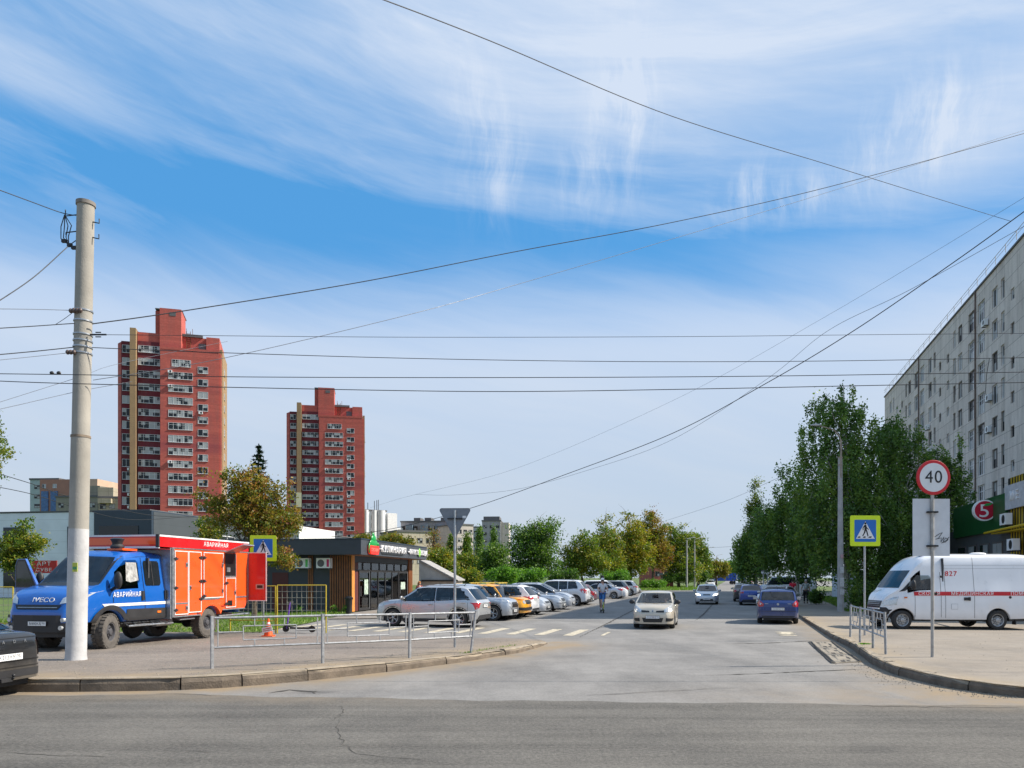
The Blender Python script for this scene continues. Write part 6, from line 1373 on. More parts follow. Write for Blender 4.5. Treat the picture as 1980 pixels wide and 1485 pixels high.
def brick(name, c1, c2, w=.9, h=.3, mortar=(.3, .27, .24), ms=.012, band=0.0, offs=.5, rough=.85, stain=.18, stainc=(.12, .10, .09)):
    m = bpy.data.materials.new(name); m.use_nodes = True; m.node_tree.nodes.clear(); t = NT(m.node_tree)
    o = t.node('ShaderNodeOutputMaterial'); b = t.node('ShaderNodeBsdfPrincipled'); t.l.new(b.outputs[0], o.inputs[0]); b.inputs['Roughness'].default_value = rough
    v = t.node('ShaderNodeTexCoord').outputs['Object']; s = t.node('ShaderNodeSeparateXYZ'); t.l.new(v, s.inputs[0])
    bt = t.node('ShaderNodeTexBrick'); bt.offset = offs; bt.inputs['Scale'].default_value = 1; bt.inputs['Brick Width'].default_value = w; bt.inputs['Row Height'].default_value = h; bt.inputs['Mortar Size'].default_value = ms; bt.inputs['Mortar Smooth'].default_value = .3
    t.put(bt.inputs['Color1'], col4(c1)); t.put(bt.inputs['Color2'], col4(c2)); t.put(bt.inputs['Mortar'], col4(mortar))
    t.l.new(t.comb(t.m('ADD', s.outputs[0], s.outputs[1]), s.outputs[2], 0.0), bt.inputs['Vector'])
    n = t.noise(t.comb(t.m('MULTIPLY', s.outputs[0], 1.2), t.m('MULTIPLY', s.outputs[1], 1.2), t.m('MULTIPLY', s.outputs[2], .22)), 1.0, 6, .65)
    c = t.mix(t.mapr(n, .45, .8, 0, stain * 2), bt.outputs[0], stainc)
    if band:
        nb = t.noise(t.comb(t.m('MULTIPLY', s.outputs[0], .06), t.m('MULTIPLY', s.outputs[1], .06), t.m('MULTIPLY', s.outputs[2], 1.6)), 1.0, 5, .7)
        c = t.mix(t.mapr(nb, .35, .7, 0, band), c, tuple(x * .45 for x in c1)); nc = t.noise(t.comb(0.0, 0.0, t.m('MULTIPLY', s.outputs[2], .11)), 1.0, 3, .6); c = t.mix(t.mapr(nc, .5, .66, 0, band * 1.1), c, (.20, .035, .06))
    f = t.mapr(t.noise(v, 7, 4), .3, .7, .92, 1.08); c = t.mix(1.0, c, t.comb(f, f, f), 'MULTIPLY'); t.l.new(c, b.inputs['Base Color']); return m
M['redbrick'] = brick('red_brick', (.58, .12, .090), (.48, .09, .07), .5, .15, (.42, .15, .11), .01, .55)
M['darkred'] = brick('dark_red_panel', (.16, .014, .025), (.13, .012, .02), 2, .4, (.2, .03, .03), .01, .2)
M['yelbrick'] = brick('yellow_brick', (.30, .19, .10), (.26, .165, .085), .5, .15, (.45, .33, .16), .01, .12)
M['roofing'] = mat('roofing', (.12, .12, .125), .8)
def acunit(par, x, y, z, s=1.0, name='air_conditioner'):
    k = 'ac'
    if k not in WM:
        mb = MB(); mb.bb(-.42, .42, .06, .36, -.28, .28, 0); mb.lathe([(.22, .362), (.22, .368), (0, .368)], (-.1, 0, 0), 'Y', 16, 1); mb.bb(-.35, -.31, 0, .36, -.34, -.28, 1); mb.bb(.31, .35, 0, .36, -.34, -.28, 1); WM[k] = mb.mesh('air_conditioner', [M['white'], M['dark']])
    return link(name, WM[k], par, (x, y, z))
def red_tower(loc, rz, label, patch=False):
    """local: x to the right along the front, y away; front at y=0 facing -y"""
    t = thing('apartment_tower', label, 'building', loc, rz, 'red brick tower blocks')
    def bx(nm, x0, x1, y0, y1, z0, z1, mk): mb = MB(); mb.bb(x0, x1, y0, y1, z0, z1); return mb.build(nm, M[mk], t)
    Hm = 52.4
    w = bx('wall', 0, 12.1, 0, 13.5, 0, Hm, 'redbrick'); bx('wall', -4.85, -.01, 1.6, 13, 0, 54.2, 'darkred')
    bx('wall', -4.85, 0, 1.7, 12.9, 54.2, 56.2, 'redbrick'); bx('pier', -6.15, -4.95, .3, 12, 0, 56.6, 'yelbrick'); bx('wall', -8.3, -6.26, 2.6, 12, 0, 54.2, 'darkred')
    mb = MB(); mb.prism([(-9.3, 4.2), (-8.31, 2.6), (-8.31, 12), (-9.3, 11)], 0, 54.0, 'XY'); mb.build('wall', M['redbrick'], t)
    bx('side_wall', 12.11, 12.7, 1.2, 13.0, 0, 53.5, 'yelbrick'); bx('pier', 12.11, 12.5, .15, 1.19, 0, 52.3, 'redbrick')
    bx('parapet', .0, 12.1, -.06, .2, Hm, Hm + .5, 'redbrick'); bx('roof_storey', -4.85, 12.0, 3.0, 12.8, Hm, 56.3, 'redbrick'); bx('roof_cornice', 3.6, 8.4, 2.6, 3.4, 56.3, 56.9, 'roofing'); bx('machine_room', 9.2, 12.0, 2.2, 8, Hm, 56.4, 'redbrick')
    bx('lift_shaft', -.3, 4.1, 1.2, 8, Hm - .01, 61.8, 'redbrick'); bx('lift_shaft_top', -1.4, 4.2, 2.2, 9, 61.8, 62.0, 'roofing'); bx('lift_shaft', -1.4, -.31, 2.6, 8, 56.3, 61.5, 'redbrick'); bx('vent', 1.7, 3.0, 1.15, 1.19, 60.2, 61.0, 'roofing'); bx('vent', 7.5, 9.0, 2.92, 2.99, 53.2, 55.0, 'roofing')
    if patch: bx('pale_panel', -6.3, -4.84, .22, .29, 24, 28.5, 'cream')
    mb = MB()
    for x in (5.0, 5.8): mb.tube([(x, 2.9, 53), (x, 2.9, 57.6)], .06, 5)
    for k in range(10): mb.tube([(5.0, 2.9, 53.3 + k * .42), (5.8, 2.9, 53.3 + k * .42)], .04, 4)
    for x in (4.0, 4.9, 6.2): mb.tube([(x, 3.2, 56.5), (x, 3.2, 58.3)], .05, 4)
    mb.build('roof_ladder', M['rust'], t)
    rg = random.Random(5 if patch else 4); fl = 2.795
    for k in range(17):
        z = 49.5 - k * fl
        if z < 6: continue
        link('window', window_mesh(5.0 if k else 3.9, 1.55, 5), t, (4.15 if k else 4.3, -.02, z)).rotation_euler = (0, 0, math.pi)
        link('window', window_mesh(2.1, 1.5, 2), t, (9.0 - .25, -.02, z - 1.1 - .1)).rotation_euler = (0, 0, math.pi)
        link('window', window_mesh(4.4, 1.5, 4), t, (-2.5, 1.57, z + 3.0)).rotation_euler = (0, 0, math.pi)
        link('window', window_mesh(1.6, 1.7, 2), t, (-7.3, 2.57, z + 3.0)).rotation_euler = (0, 0, math.pi)
        if not patch or k % 2: link('window', window_mesh(1.5, 1.5, 2), t, (12.73, 6.0, z)).rotation_euler = (0, 0, math.radians(-90))
        if rg.random() < .30: a = acunit(t, rg.choice((2.0, 8.2, 8.3)), -.02, z - 1.1 - (1.3 if rg.random() < .7 else .9)); a.rotation_euler = (0, 0, math.pi)
        if rg.random() < .22: a = acunit(t, -6.6, 2.5, z + 1.6); a.rotation_euler = (0, 0, math.pi)
    return t
M['cream'] = mat('cream_panel', (.58, .56, .38), .8)
red_tower((-77.4, 165, 0), R(16), 'taller-looking red brick tower with a yellow side wall, behind the lorry')
tw2 = red_tower(((617 - 990) * 232 / F, 232, 0), R(11), 'smaller-looking red brick tower with a pale panel on its yellow pier', True)
tw2.scale = (1.09, 1.05, .99)
def block(name, label, px0, px1, ytop, Y, rot, depth, wallm, rows, cols, ww=1.6, wh=1.5, fl=2.8, side=None, sidecols=3, mk='dark', zoff=2.2, extra=None, group=None, panes=2, sidewall=None):
    """front from px0 to px1 at depth Y; rot turns the front face; side 'R' adds windows on the right side wall"""
    a = at(px0, HZ, Y); L_ = (px1 - px0) * Y / F / math.cos(rot); h = HC + (HZ - ytop) * Y / F
    t = thing(name, label, 'building', (a.x, a.y, 0), rot, group)
    mb = MB(); mb.bb(0, L_, 0, depth, 0, h); mb.build('wall', wallm, t)
    mb = MB(); mb.bb(-.2, L_ + .2, -.2, depth + .2, h, h + .5); rf = mb.build('roof', M['roofing'], t)
    for i in range(cols):
        for j in range(rows):
            z = h - zoff - j * fl; link('window', window_mesh(ww, wh, panes, .09, mk, False), t, (L_ * (i + .5) / cols, -.02, z)).rotation_euler = (0, 0, math.pi)
    if side:
        for i in range(sidecols):
            for j in range(rows): link('window', window_mesh(ww, wh, panes, .09, mk, False), t, ((L_ + .02) if side == 'R' else -.02, depth * (i + .5) / sidecols, h - zoff - j * fl)).rotation_euler = (0, 0, R(-90) if side == 'R' else R(90))
    return t, L_, h, rf
panel = lambda n, c, k=.9: brick(n, c, tuple(x * .94 for x in c), 3.2, 2.8, tuple(x * .55 for x in c), .04, 0, .0, .85, .22)
# far left
tb, L_, h, rf = block('apartment_block', 'distant block with pale teal left end, orange top and blue balconies behind the utility pole', 58, 116, 928, 230, R(-4), 16, mat('teal_wall', (.36, .43, .42), .8, 0, .1, .5), 9, 2, 1.8, 1.2, 2.9)
tb['label'] = 'distant block with pale teal end, orange top storey and blue balconies'
mb = MB(); Lw = 3.6; mb.bb(Lw, L_ + 4, -.6, .0, 0, h - .0); mb.build('wall', mat('orange_wall', (.34, .17, .12), .8, 0, .1, .5), tb)
for x in (Lw + .6, Lw + 3.6):
    mb = MB(); mb.bb(x, x + 2.2, -.9, -.6, 0, h - 3.6)
    mb.build('balcony_stack', mat('blue_glazing', (.04, .12, .27), .25, 0, .3, 1.2), tb)
for x in (Lw + 1.4, Lw + 4.8): link('window', window_mesh(1.2, 1.2, 2), tb, (x, -.63, h - 2)).rotation_euler = (0, 0, math.pi)
mb = MB(); mb.bb(L_ + 4, L_ + 12, .5, 14, 0, h + .2); mb.build('wall', mat('orange_light', (.52, .36, .26), .8, 0, .1, .5), tb)
mb = MB(); mb.bb(L_ + 4.4, L_ + 11.5, .2, .49, 0, h - 4); mb.build('balcony_stack', mat('white_glazing', (.55, .58, .6), .3, 0, .2, 1.2), tb)
sand = panel('sand_panel', (.42, .37, .27)); sandd = panel('sand_panel_dark', (.27, .25, .2))
tb, L_, h, rf = block('apartment_block', 'olive-grey panel block directly behind the concrete pole', 108, 194, 962, 205, R(-6), 18, sandd, 3, 4, 1.6, 1.3)
mb = MB(); mb.bb(L_ - 7, L_ - .1, 1, 14, h, h + 3.2); mb.build('roof_storey', sandd, tb)
tb, L_, h, rf = block('apartment_block', 'sand-coloured panel block with dark balconies just left of the tall red tower', 190, 240, 963, 200, R(8), 18, sand, 3, 3, 1.5, 1.4)
mb = MB(); mb.bb(.3, 3.6, -1.2, 0, h - 6.0, h - 4.6); mb.bb(.3, 3.6, -1.2, 0, h - 1.4, h - .2); mb.build('balcony', sand, tb); mb = MB(); mb.bb(-.5, 3.4, 1, 10, h, h + 3); mb.build('roof_storey', sand, tb)
# centre distance
whit = mat('white_render', (.66, .67, .68), .8, 0, .06, .5)
tb, L_, h, rf = block('apartment_block', 'white stepped apartment block right of the smaller red tower', 697, 742, 987, 260, R(34), 14, whit, 7, 3, 1.8, 1.6)
for i, x in enumerate((1.9, 5.0, 7.6)): mb = MB(); mb.lathe([(.9 if i < 2 else 1.5, 0), (.9 if i < 2 else 1.5, h + .3), (0, h + .3)], (x, -.1, 0), 'Z', 16); mb.build('round_pier', whit, tb, True)
mb = MB(); mb.bb(L_, L_ + 3.6, -1.2, 12, 0, h - .5); mb.bb(L_ + 3.61, L_ + 6.5, .5, 11, 0, h - 5.5); mb.build('wing', mat('white_render_bright', (.76, .76, .76), .8), tb)
for j in range(6):
    for x in (L_ + 1.0, L_ + 4.9): link('window', window_mesh(1.3, 1.5, 2, .09, 'dark', False), tb, (x, -1.22 if x < L_ + 3 else .48, h - 7.5 - j * 2.9)).rotation_euler = (0, 0, math.pi)
mb = MB(); 
for x in (4, 6.5, 7.4, 8): mb.tube([(x, 3, h), (x, 3, h + 2 + x * .3)], .12, 4)
mb.build('aerials', M['dark'], tb)
block('apartment_block', 'low cream block with pale balconies in front of the long grey block', 768, 834, 1028, 200, R(28), 14, panel('cream_wall', (.50, .44, .33)), 3, 4, 1.5, 1.3)
tb, L_, h, rf = block('apartment_block', 'long grey panel block with glazed balconies behind the give way sign', 775, 880, 1010, 270, R(-8), 16, panel('grey_panel', (.28, .28, .30)), 6, 6, 2.6, 1.6, side=None)
for i in range(4): mb = MB(); mb.bb(2.2 + i * 5.4, 4.6 + i * 5.4, -1.3, 0, 0, h - 1); mb.build('balcony_stack', mat('blue_grey_glazing', (.16, .22, .28), .3, 0, .5, .9), tb)
for x in (4, 8, 14): mb = MB(); mb.bb(x, x + 2.4, 3, 8, h, h + 1.8); mb.build('roof_storey', M['roofing'], tb)
block('apartment_block', 'tall pale panel block showing just right of the give way sign', 884, 914, 1015, 255, R(34), 14, panel('pale_panel', (.52, .47, .42)), 7, 3, 1.4, 1.4)
block('apartment_block', 'pale narrow block between the two poplars', 914, 934, 1020, 330, R(5), 14, panel('pale_grey_panel', (.48, .48, .48)), 6, 2, 1.4, 1.3)
tb, L_, h, rf = block('apartment_tower', 'grey panel tower with a darker roof storey left of the green street trees', 932, 968, 1008, 300, R(-3), 16, panel('grey_tower', (.33, .33, .34)), 8, 3, 1.3, 1.2)
mb = MB(); mb.bb(L_, L_ + 3.2, 1.5, 14, 0, h - .4); mb.build('wing', panel('tower_wing', (.52, .47, .42)), tb); mb = MB(); mb.bb(.5, L_ - .5, 1, 12, h, h + 2.0); mb.build('roof_storey', M['roofing'], tb)
# ---------------------------------------------------------------- grey metal-clad hall at the left
def cladding(name, c, vertical=False, pitch=1.1):
    m = bpy.data.materials.new(name); m.use_nodes = True; m.node_tree.nodes.clear(); t = NT(m.node_tree)
    o = t.node('ShaderNodeOutputMaterial'); b = t.node('ShaderNodeBsdfPrincipled'); t.l.new(b.outputs[0], o.inputs[0]); b.inputs['Roughness'].default_value = .45
    v = t.node('ShaderNodeTexCoord').outputs['Object']; s = t.node('ShaderNodeSeparateXYZ'); t.l.new(v, s.inputs[0])
    q = t.m('ADD', s.outputs[0], s.outputs[1]) if vertical else s.outputs[2]
    g = t.m('LESS_THAN', t.m('FRACT', t.m('DIVIDE', q, pitch)), .03); f = t.mapr(t.noise(v, .6, 5), .3, .7, .92, 1.08)
    c_ = t.mix(t.m('MULTIPLY', g, .5), t.mix(1.0, c, t.comb(f, f, f), 'MULTIPLY'), tuple(x * .5 for x in c)); t.l.new(c_, b.inputs['Base Color'])
    bn = t.node('ShaderNodeBump'); bn.inputs['Strength'].default_value = .4; t.l.new(t.m('SUBTRACT', 1.0, g), bn.inputs['Height']); t.l.new(bn.outputs[0], b.inputs['Normal']); return m
M['navy'] = cladding('navy_cladding', (.022, .038, .062)); M['wclad'] = cladding('white_cladding', (.62, .66, .72)); M['gclad'] = cladding('grey_cladding', (.06, .07, .08), False, .9); M['gwhite'] = mat('bright_cladding', (.72, .73, .72), .6, 0, .08)
t = thing('commercial_hall', 'long low hall with white, navy and grey metal cladding behind the lorry', 'building', (-34.4, 72, 0), math.atan2(.985, .17))
mb = MB(); mb.bb(0, 52, 0, 7, 0, 8.35); mb.build('wall', M['gclad'], t)
mb = MB(); mb.bb(-.3, 20, .02, 6.2, 0, 8.45); mb.build('navy_wall', M['navy'], t); mb = MB(); mb.bb(-.05, 40, 6.21, 40, 0, 8.4); mb.build('white_wall', M['wclad'], t)
mb = MB(); mb.bb(-.15, 52, 0.3, 40.2, 8.46, 8.56); mb.build('roof', M['roofing'], t)
for (y0, y1, z0, z1) in ((1.4, 5.6, 5.9, 7.0), ): mb = MB(); mb.bb(-.36, -.3, y0, y1, z0, z1); mb.build('window', M['glass'], t)
for (y0, y1, z0, z1) in ((8.0, 9.3, 2.5, 7.0), (14.2, 16.5, 5.0, 7.0), (14.2, 16.5, 1.0, 4.2), (20, 22, 5, 7)):
    mb = MB(); mb.bb(-.12, -.05, y0, y1, z0, z1, 0); wd = mb.build('window', M['navy'], t); mb = MB(); mb.bb(-.15, -.121, y0 + .15, y1 - .1, z0 + .15, z1 - .15); mb.build('pane', M['glass'], wd)
for x in (8, 20, 33): mb = MB(); mb.bb(x, x + 6.5, -.06, 0, 4.9, 6.7, 0); wd = mb.build('window', M['wframe'], t); mb = MB(); [mb.bb(x + .12 + k * 1.6, x + 1.6 + k * 1.6, -.09, -.061, 5.0, 6.6) for k in range(4)]; mb.build('pane', M['glass'], wd)
mb = MB(); mb.bb(30, 42, -.5, 0, 4.4, 9.0); mb.build('bright_wall', M['gwhite'], t)
# ---------------------------------------------------------------- the dark shop
SH = thing('shop', 'single-storey dark shop with wooden slats and white letter signs behind the silver crossover', 'shop', (-9.2, 43, 0), math.atan2(.984, .18))
M['charc'] = cladding('charcoal_cladding', (.030, .040, .055), False, 3); M['charc2'] = mat('charcoal_fascia', (.050, .058, .072), .5, 0, .08)
M['slat'] = mat('wood_slat', (.23, .085, .03), .5, 0, .3, 3); M['slatl'] = mat('wood_slat_light', (.62, .25, .05), .5, 0, .15, 3); M['door_red'] = mat('door_brown', (.09, .02, .018), .6)
mb = MB(); mb.bb(0, .25, 0, 9, 0, 3.3); mb.bb(.25, 11, 8.75, 9, 0, 3.3); mb.bb(10.75, 11, 0, 8.75, 0, 3.3); mb.bb(.25, 10.75, .5, .54, 0, 3.3) if False else None; mb.bb(.25, 10.75, .0, .25, 2.95, 3.3); mb.build('wall', M['charc'], SH)
mb = MB(); mb.bb(.25, 10.75, .25, 8.75, .02, .06); mb.build('floor', M['concrete'], SH)
mb = MB(); mb.bb(-.95, 11.6, -.95, 9.6, 3.3, 4.15, 0); mb.build('fascia', M['charc2'], SH); mb = MB(); mb.bb(-.98, 11.63, -.98, 9.63, 4.15, 4.21); mb.build('roof', M['navy'], SH)
mb = MB(); mb.bb(-.9, 11.5, -.9, -.0, 3.27, 3.298); mb.build('soffit', M['slat'], SH)
mb = MB(); [mb.bb(-.07, -.001, .06 + k * .145, .14 + k * .145, .1, 3.28) for k in range(9)]; mb.build('slats', M['slat'], SH)
mb = MB(); [mb.bb(-.07, -.001, 2.35 + k * .11, 2.42 + k * .11, .1, 3.28) for k in range(3)]; mb.build('slats', M['slat'], SH)
mb = MB(); mb.bb(-.08, .30, -.07, 0, .05, 3.28); mb.build('corner_post', M['slatl'], SH); mb = MB(); [mb.bb(10.3 + k * .16, 10.4 + k * .16, -.07, -.001, .05, 3.28) for k in range(5)]; mb.bb(10.25, 11, 0, .2, 0, 3.28); mb.build('slats', M['slat'], SH)
mb = MB(); mb.bb(-.02, .0, 3.9, 4.9, .1, 2.3); mb.build('side_door', M['door_red'], SH)
M['shopglass'] = M['clear_glass']
def sdoor(x0, x1):
    mb = MB()
    for (a, b, c, d) in ((x0, x0 + .09, .05, 2.4), (x1 - .09, x1, .05, 2.4), (x0 + .091, x1 - .091, 2.3, 2.4), (x0 + .091, x1 - .091, .05, .2)): mb.bb(a, b, -.02, .08, c, d)
    f = mb.build('door', M['dark'], SH); mb = MB(); mb.bb(x0 + .1, x1 - .1, .02, .03, .2, 2.3); mb.build('pane', M['shopglass'], f); mb = MB(); mb.bb(x1 - .07, x1 - .02, -.03, -.02, .1, 2.4); mb.tube([(x0 + .2, -.05, .9), (x0 + .2, -.05, 1.5)], .015, 6); mb.build('handle', M['galv'], f)
mb = MB(); mb.bb(.31, 1.0, .0, .06, .05, 2.9); mb.build('panel', M['door_red'], SH)
sdoor(1.1, 2.8); sdoor(8.2, 10.1)
def swin(x0, x1, z0, z1):
    mb = MB()
    for (a, b, c, d) in ((x0, x0 + .05, z0, z1), (x1 - .05, x1, z0, z1), (x0 + .051, x1 - .051, z0, z0 + .06), (x0 + .051, x1 - .051, z1 - .06, z1)): mb.bb(a, b, -.01, .08, c, d)
    f = mb.build('window', M['dark'], SH); mb = MB(); mb.bb(x0 + .05, x1 - .05, .02, .03, z0 + .06, z1 - .06); mb.build('pane', M['shopglass'], f)
for x0 in (3.0, 4.3, 5.6, 6.9): swin(x0, x0 + 1.28, .05, 2.4)
for x0 in (.35, 1.75, 3.15, 4.55, 5.95, 7.35, 8.8): swin(x0, x0 + 1.35, 2.42, 2.94)
for x, w_ in ((4.0, .5), (5.2, .35), (6.2, .5)):
    mb = MB(); [mb.bb(x, x + w_ * 1.6, .10, .12, .2 + k * .24, .34 + k * .24) for k in range(9)]; mb.build('blind', mat('blind', (.45, .5, .48), .8), SH)
mb = MB(); mb.bb(1.5, 9.8, 3.5, 4.0, .06, 1.1); mb.bb(2, 9.6, 7.9, 8.3, .06, 2.2); mb.build('shop_counter', mat('shelf', (.5, .45, .38), .7, 0, .5, 2), SH)
mb = MB(); mb.bb(8.6, 9.5, -.03, -.022, 1.2, 1.7, 0); mb.bb(1.9, 2.5, -.03, -.022, 1.0, 1.9, 0); mb.build('door_poster', mat('poster_green', (.4, .5, .42), .6, 0, .5, 6), SH)
for y, c in ((1.55, (.55, .02, .12)), (2.85, (.10, .5, .12))):
    mb = MB(); mb.bb(-.42, -.08, y - .42, y + .42, 2.55, 3.12, 0); mb.lathe([(.21, -.425), (.21, -.43), (0, -.43)], (0, y + .14, 2.83), 'X', 18, 1); mb.bb(-.45, 0, y - .38, y - .34, 2.48, 2.54, 1); mb.bb(-.45, 0, y + .34, y + .38, 2.48, 2.54, 1); a = mb.build('air_conditioner', [M['white'], mat('fan_grey', (.12, .12, .13))], SH)
    mb = MB(); mb.bb(-.43, -.422, y - .36, y - .22, 2.62, 3.05); mb.build('energy_label', mat('label_%d' % int(y * 10), c, .5), a)
# signs
t_ = lambda s_, x, sz, sx, z=3.72: text(s_, sz, 'lettering', M['white'], SH, (x, -1.03, z), (R(90), 0, 0), .04, sx=sx, bold=.012)
mb = MB(); mb.bb(2.3, 6.2, -.99, -.951, 3.42, 3.50); mb.build('sign_rail', M['trim'], SH)
t_('КУЛИНАРИЯ', 4.35, .56, 1.25); mb = MB()
for x in (2.15, 6.5): mb.ellip((x, -1.02, 3.72), (.16, .05, .06), 10, 6); mb.bb(x - .28, x + .28, -1.0, -.96, 3.70, 3.74)
for x in (7.35, 11.35): mb.ellip((x, -1.02, 3.72), (.14, .05, .06), 10, 6)
mb.build('sign_ornament', M['white'], SH, True)
t_('ФРУКТЫ', 8.55, .46, 1.05); t_('ОВОЩИ', 10.5, .46, .95); mb = MB(); mb.ellip((9.6, -1.05, 3.74), (.22, .05, .3)); mb.build('leaf_emblem', mat('apple_green', (.25, .6, .08), .4), SH, True)
mb = MB(); mb.prism([(.15, 3.35), (1.35, 3.35), (1.5, 3.62), (1.45, 3.85), (.05, 3.85), (0.0, 3.62)], -1.12, -.98, 'XZ', 0); lg = mb.build('sign_emblem', [mat('emblem_red', (.75, .02, .015), .35, emit=(1, .05, .02), es=.25)], SH)
mb = MB(); mb.ellip((.75, -1.05, 3.98), (.62, .08, .26), 16, 8); mb.ellip((.75, -1.05, 4.25), (.36, .08, .24), 14, 8); mb.ellip((.68, -1.05, 4.5), (.14, .06, .12), 10, 6); mb.ellip((.1, -1.05, 3.7), (.14, .06, .3), 10, 6); mb.ellip((1.45, -1.05, 3.95), (.1, .06, .12), 8, 6); mb.build('emblem_top', mat('emblem_green', (.01, .28, .06), .35), lg, True)
text('ОВОЩИ', .25, 'lettering', mat('emblem_pink', (.8, .25, .2)), lg, (.75, -1.125, 3.6), (R(90), 0, 0), .01, sx=1.1)
# shed roof right of the shop
t = thing('shed', 'low shed with a pale grey sloping roof right of the shop', 'shed', (-7.0, 56.2, 0), R(-2)); M['slate'] = brick('slate_roof', (.42, .41, .39), (.36, .35, .33), .35, .12, (.2, .2, .2), .02, .3, .5, .9)
mb = MB(); vs = [(0, 0, 3.4), (2.9, 0, 1.85), (2.9, 6, 1.85), (0, 6, 3.4)]; mb.add(vs + [(x, y, z - .1) for x, y, z in vs], [(0, 1, 2, 3), (4, 7, 6, 5), (0, 4, 5, 1), (1, 5, 6, 2), (2, 6, 7, 3), (3, 7, 4, 0)]); vs = [(0, 0, 3.4), (0, 6, 3.4), (-4, 6, 3.3), (-4, 0, 3.3)]; mb.build('roof', M['slate'], t)
mb = MB(); mb.bb(.0, 2.7, .15, 5.8, 0, 1.75); mb.build('wall', mat('shed_wall', (.42, .36, .30), .8), t); mb = MB(); mb.bb(.2, 2.95, -.05, .12, 1.72, 1.84); mb.build('eaves_board', M['trim'], t)
mb = MB(); mb.prism([(0, 1.7), (2.75, 1.85), (0, 3.3)], .2, .25, 'XZ'); mb.build('gable', mat('shed_gable', (.48, .47, .44), .8, 0, .15, 2), t)
# brick house glimpsed between the left trees
tb, L_, h, rf = block('house', 'red brick house glimpsed between the trees by the far verge', 1262, 1300, 1050, 190, R(10), 10, brick('house_brick', (.36, .08, .05), (.3, .06, .04), .6, .2), 3, 2, 1.2, 1.3)
tb, L_, h, rf = block('kiosk', 'dark red kiosk among the far bushes behind the round bright bush', 1284, 1302, 1112, 158, R(0), 4, mat('kiosk_red', (.14, .03, .03), .6), 1, 1, 1.0, .6, zoff=.8)
t = thing('kiosk', 'white ribbed cabin behind the right-hand trees', 'kiosk', (32.5, 72, .05), R(10)); mb = MB(); mb.bb(0, 4.4, 0, 3, 0, 2.5); mb.build('wall', cladding('white_ribs', (.58, .62, .68), True, .3), t); mb = MB(); mb.bb(-.2, 4.6, -.2, 3.2, 2.5, 2.65); mb.build('roof', M['roofing'], t)
mb = MB(); mb.bb(1.2, 2.4, -.04, 0, 1.0, 2.0); mb.build('window', M['dark'], t)
# ---------------------------------------------------------------- nine-storey panel building at the right
BLD = thing('apartment_building', 'long nine-storey grey panel apartment building with green and yellow shop front', 'building', (23.3, 0, 0), math.atan2(.9605, .2783))
M['bpanel'] = brick('facade_panel', (.70, .625, .56), (.63, .56, .50), 3.3, 1.42, (.24, .20, .17), .022, 0, .37, .9, .34, (.24, .20, .165))
s0, s1 = 40.5, 117.0
mb = MB(); mb.prism([(s0 + 4, -14.2), (s0 - .1, .12), (s1 + .1, .12), (s1 + .1, -14.2)], 29.0, 29.16); mb.build('roof_edge', M['roofing'], BLD)
mb = MB(); [mb.tube([(s, .1, 29.3), (s, .1, 30.0)], .03, 4) for s in np.arange(s0, s1, 2.5)]; mb.tube([(s0, .1, 30), (s1, .1, 30)], .03, 4); mb.tube([(s0, .1, 29.7), (s1, .1, 29.7)], .02, 4); mb.build('roof_rail', mat('pale_rail', (.45, .46, .48)), BLD)
mb = MB(); mb.prism([(s0 + .5, .001), (s1, .001), (s1, .10), (s0 + .5, .10)], 4.6, 4.9); mb.build('string_course', M['reveal'], BLD)
cols_ = []
base = 61.7 / .9605
for sec in (-1, 0, 1, 2):
    for d, kd in ((0, 'S'), (2.3, 'N'), (4.3, 'W'), (8.0, 'B'), (10.9, 'B'), (14.6, 'W'), (16.6, 'N'), (19.0, 'S')):
        s = base + sec * 22.1 + d
        if s0 + 1 < s < s1 - 1: cols_.append((s, kd))
dims = {'S': (.85, .95, 1), 'N': (.85, 1.75, 1), 'W': (1.45, 1.7, 2), 'B': (2.0, 1.9, 3)}
wl = []
for s, kd in cols_:
    for k in range(8): wl.append((s, 26.6 - 2.83 * k - (1.25 if kd == 'S' else 0) + (.05 if kd == 'N' else 0), kd, k))
vis = lambda w_: (0 if 57 < w_[0] * .9605 < 113 and w_[3] < 7 else 1, w_[0])
wl.sort(key=vis); rg = random.Random(8)
rest = MB()
# facade skin with real window openings, reveals and the body behind it
rects = [(s - dims[kd][0] / 2 + .0, s + dims[kd][0] / 2, z - dims[kd][1] / 2, z + dims[kd][1] / 2) for s, z, kd, k in wl]
ex = sorted({round(v, 4) for r_ in rects for v in r_[:2]} | {s0, s1}); wb = MB()
for a, b in zip(ex[:-1], ex[1:]):
    m_ = (a + b) / 2; op = sorted([(r_[2], r_[3]) for r_ in rects if r_[0] - 1e-4 < m_ < r_[1] + 1e-4]); z = 0.0
    for c, d in op + [(29.0, None)]:
        if c > z: wb.add([(a, 0, z), (b, 0, z), (b, 0, c), (a, 0, c)], [(0, 1, 2, 3)])
        if d: z = d
for (a, b, c, d) in rects:
    y_ = -.2; wb.add([(a, 0, c), (b, 0, c), (b, 0, d), (a, 0, d), (a, y_, c), (b, y_, c), (b, y_, d), (a, y_, d)], [(0, 1, 5, 4), (1, 2, 6, 5), (2, 3, 7, 6), (3, 0, 4, 7)])
wb.add([(s0, 0, 0), (s0, 0, 29), (s0 + .06, -.2, 29), (s0 + .06, -.2, 0)], [(0, 1, 2, 3)]); wb.add([(s1, 0, 0), (s1, 0, 29), (s1, -.2, 29), (s1, -.2, 0)], [(0, 1, 2, 3)])
wb.prism([(s0 + 4.2, -14), (s0 + .06, -.2), (s1, -.2), (s1, -14)], 0, 29.0)
wb.build('wall', M['bpanel'], BLD)
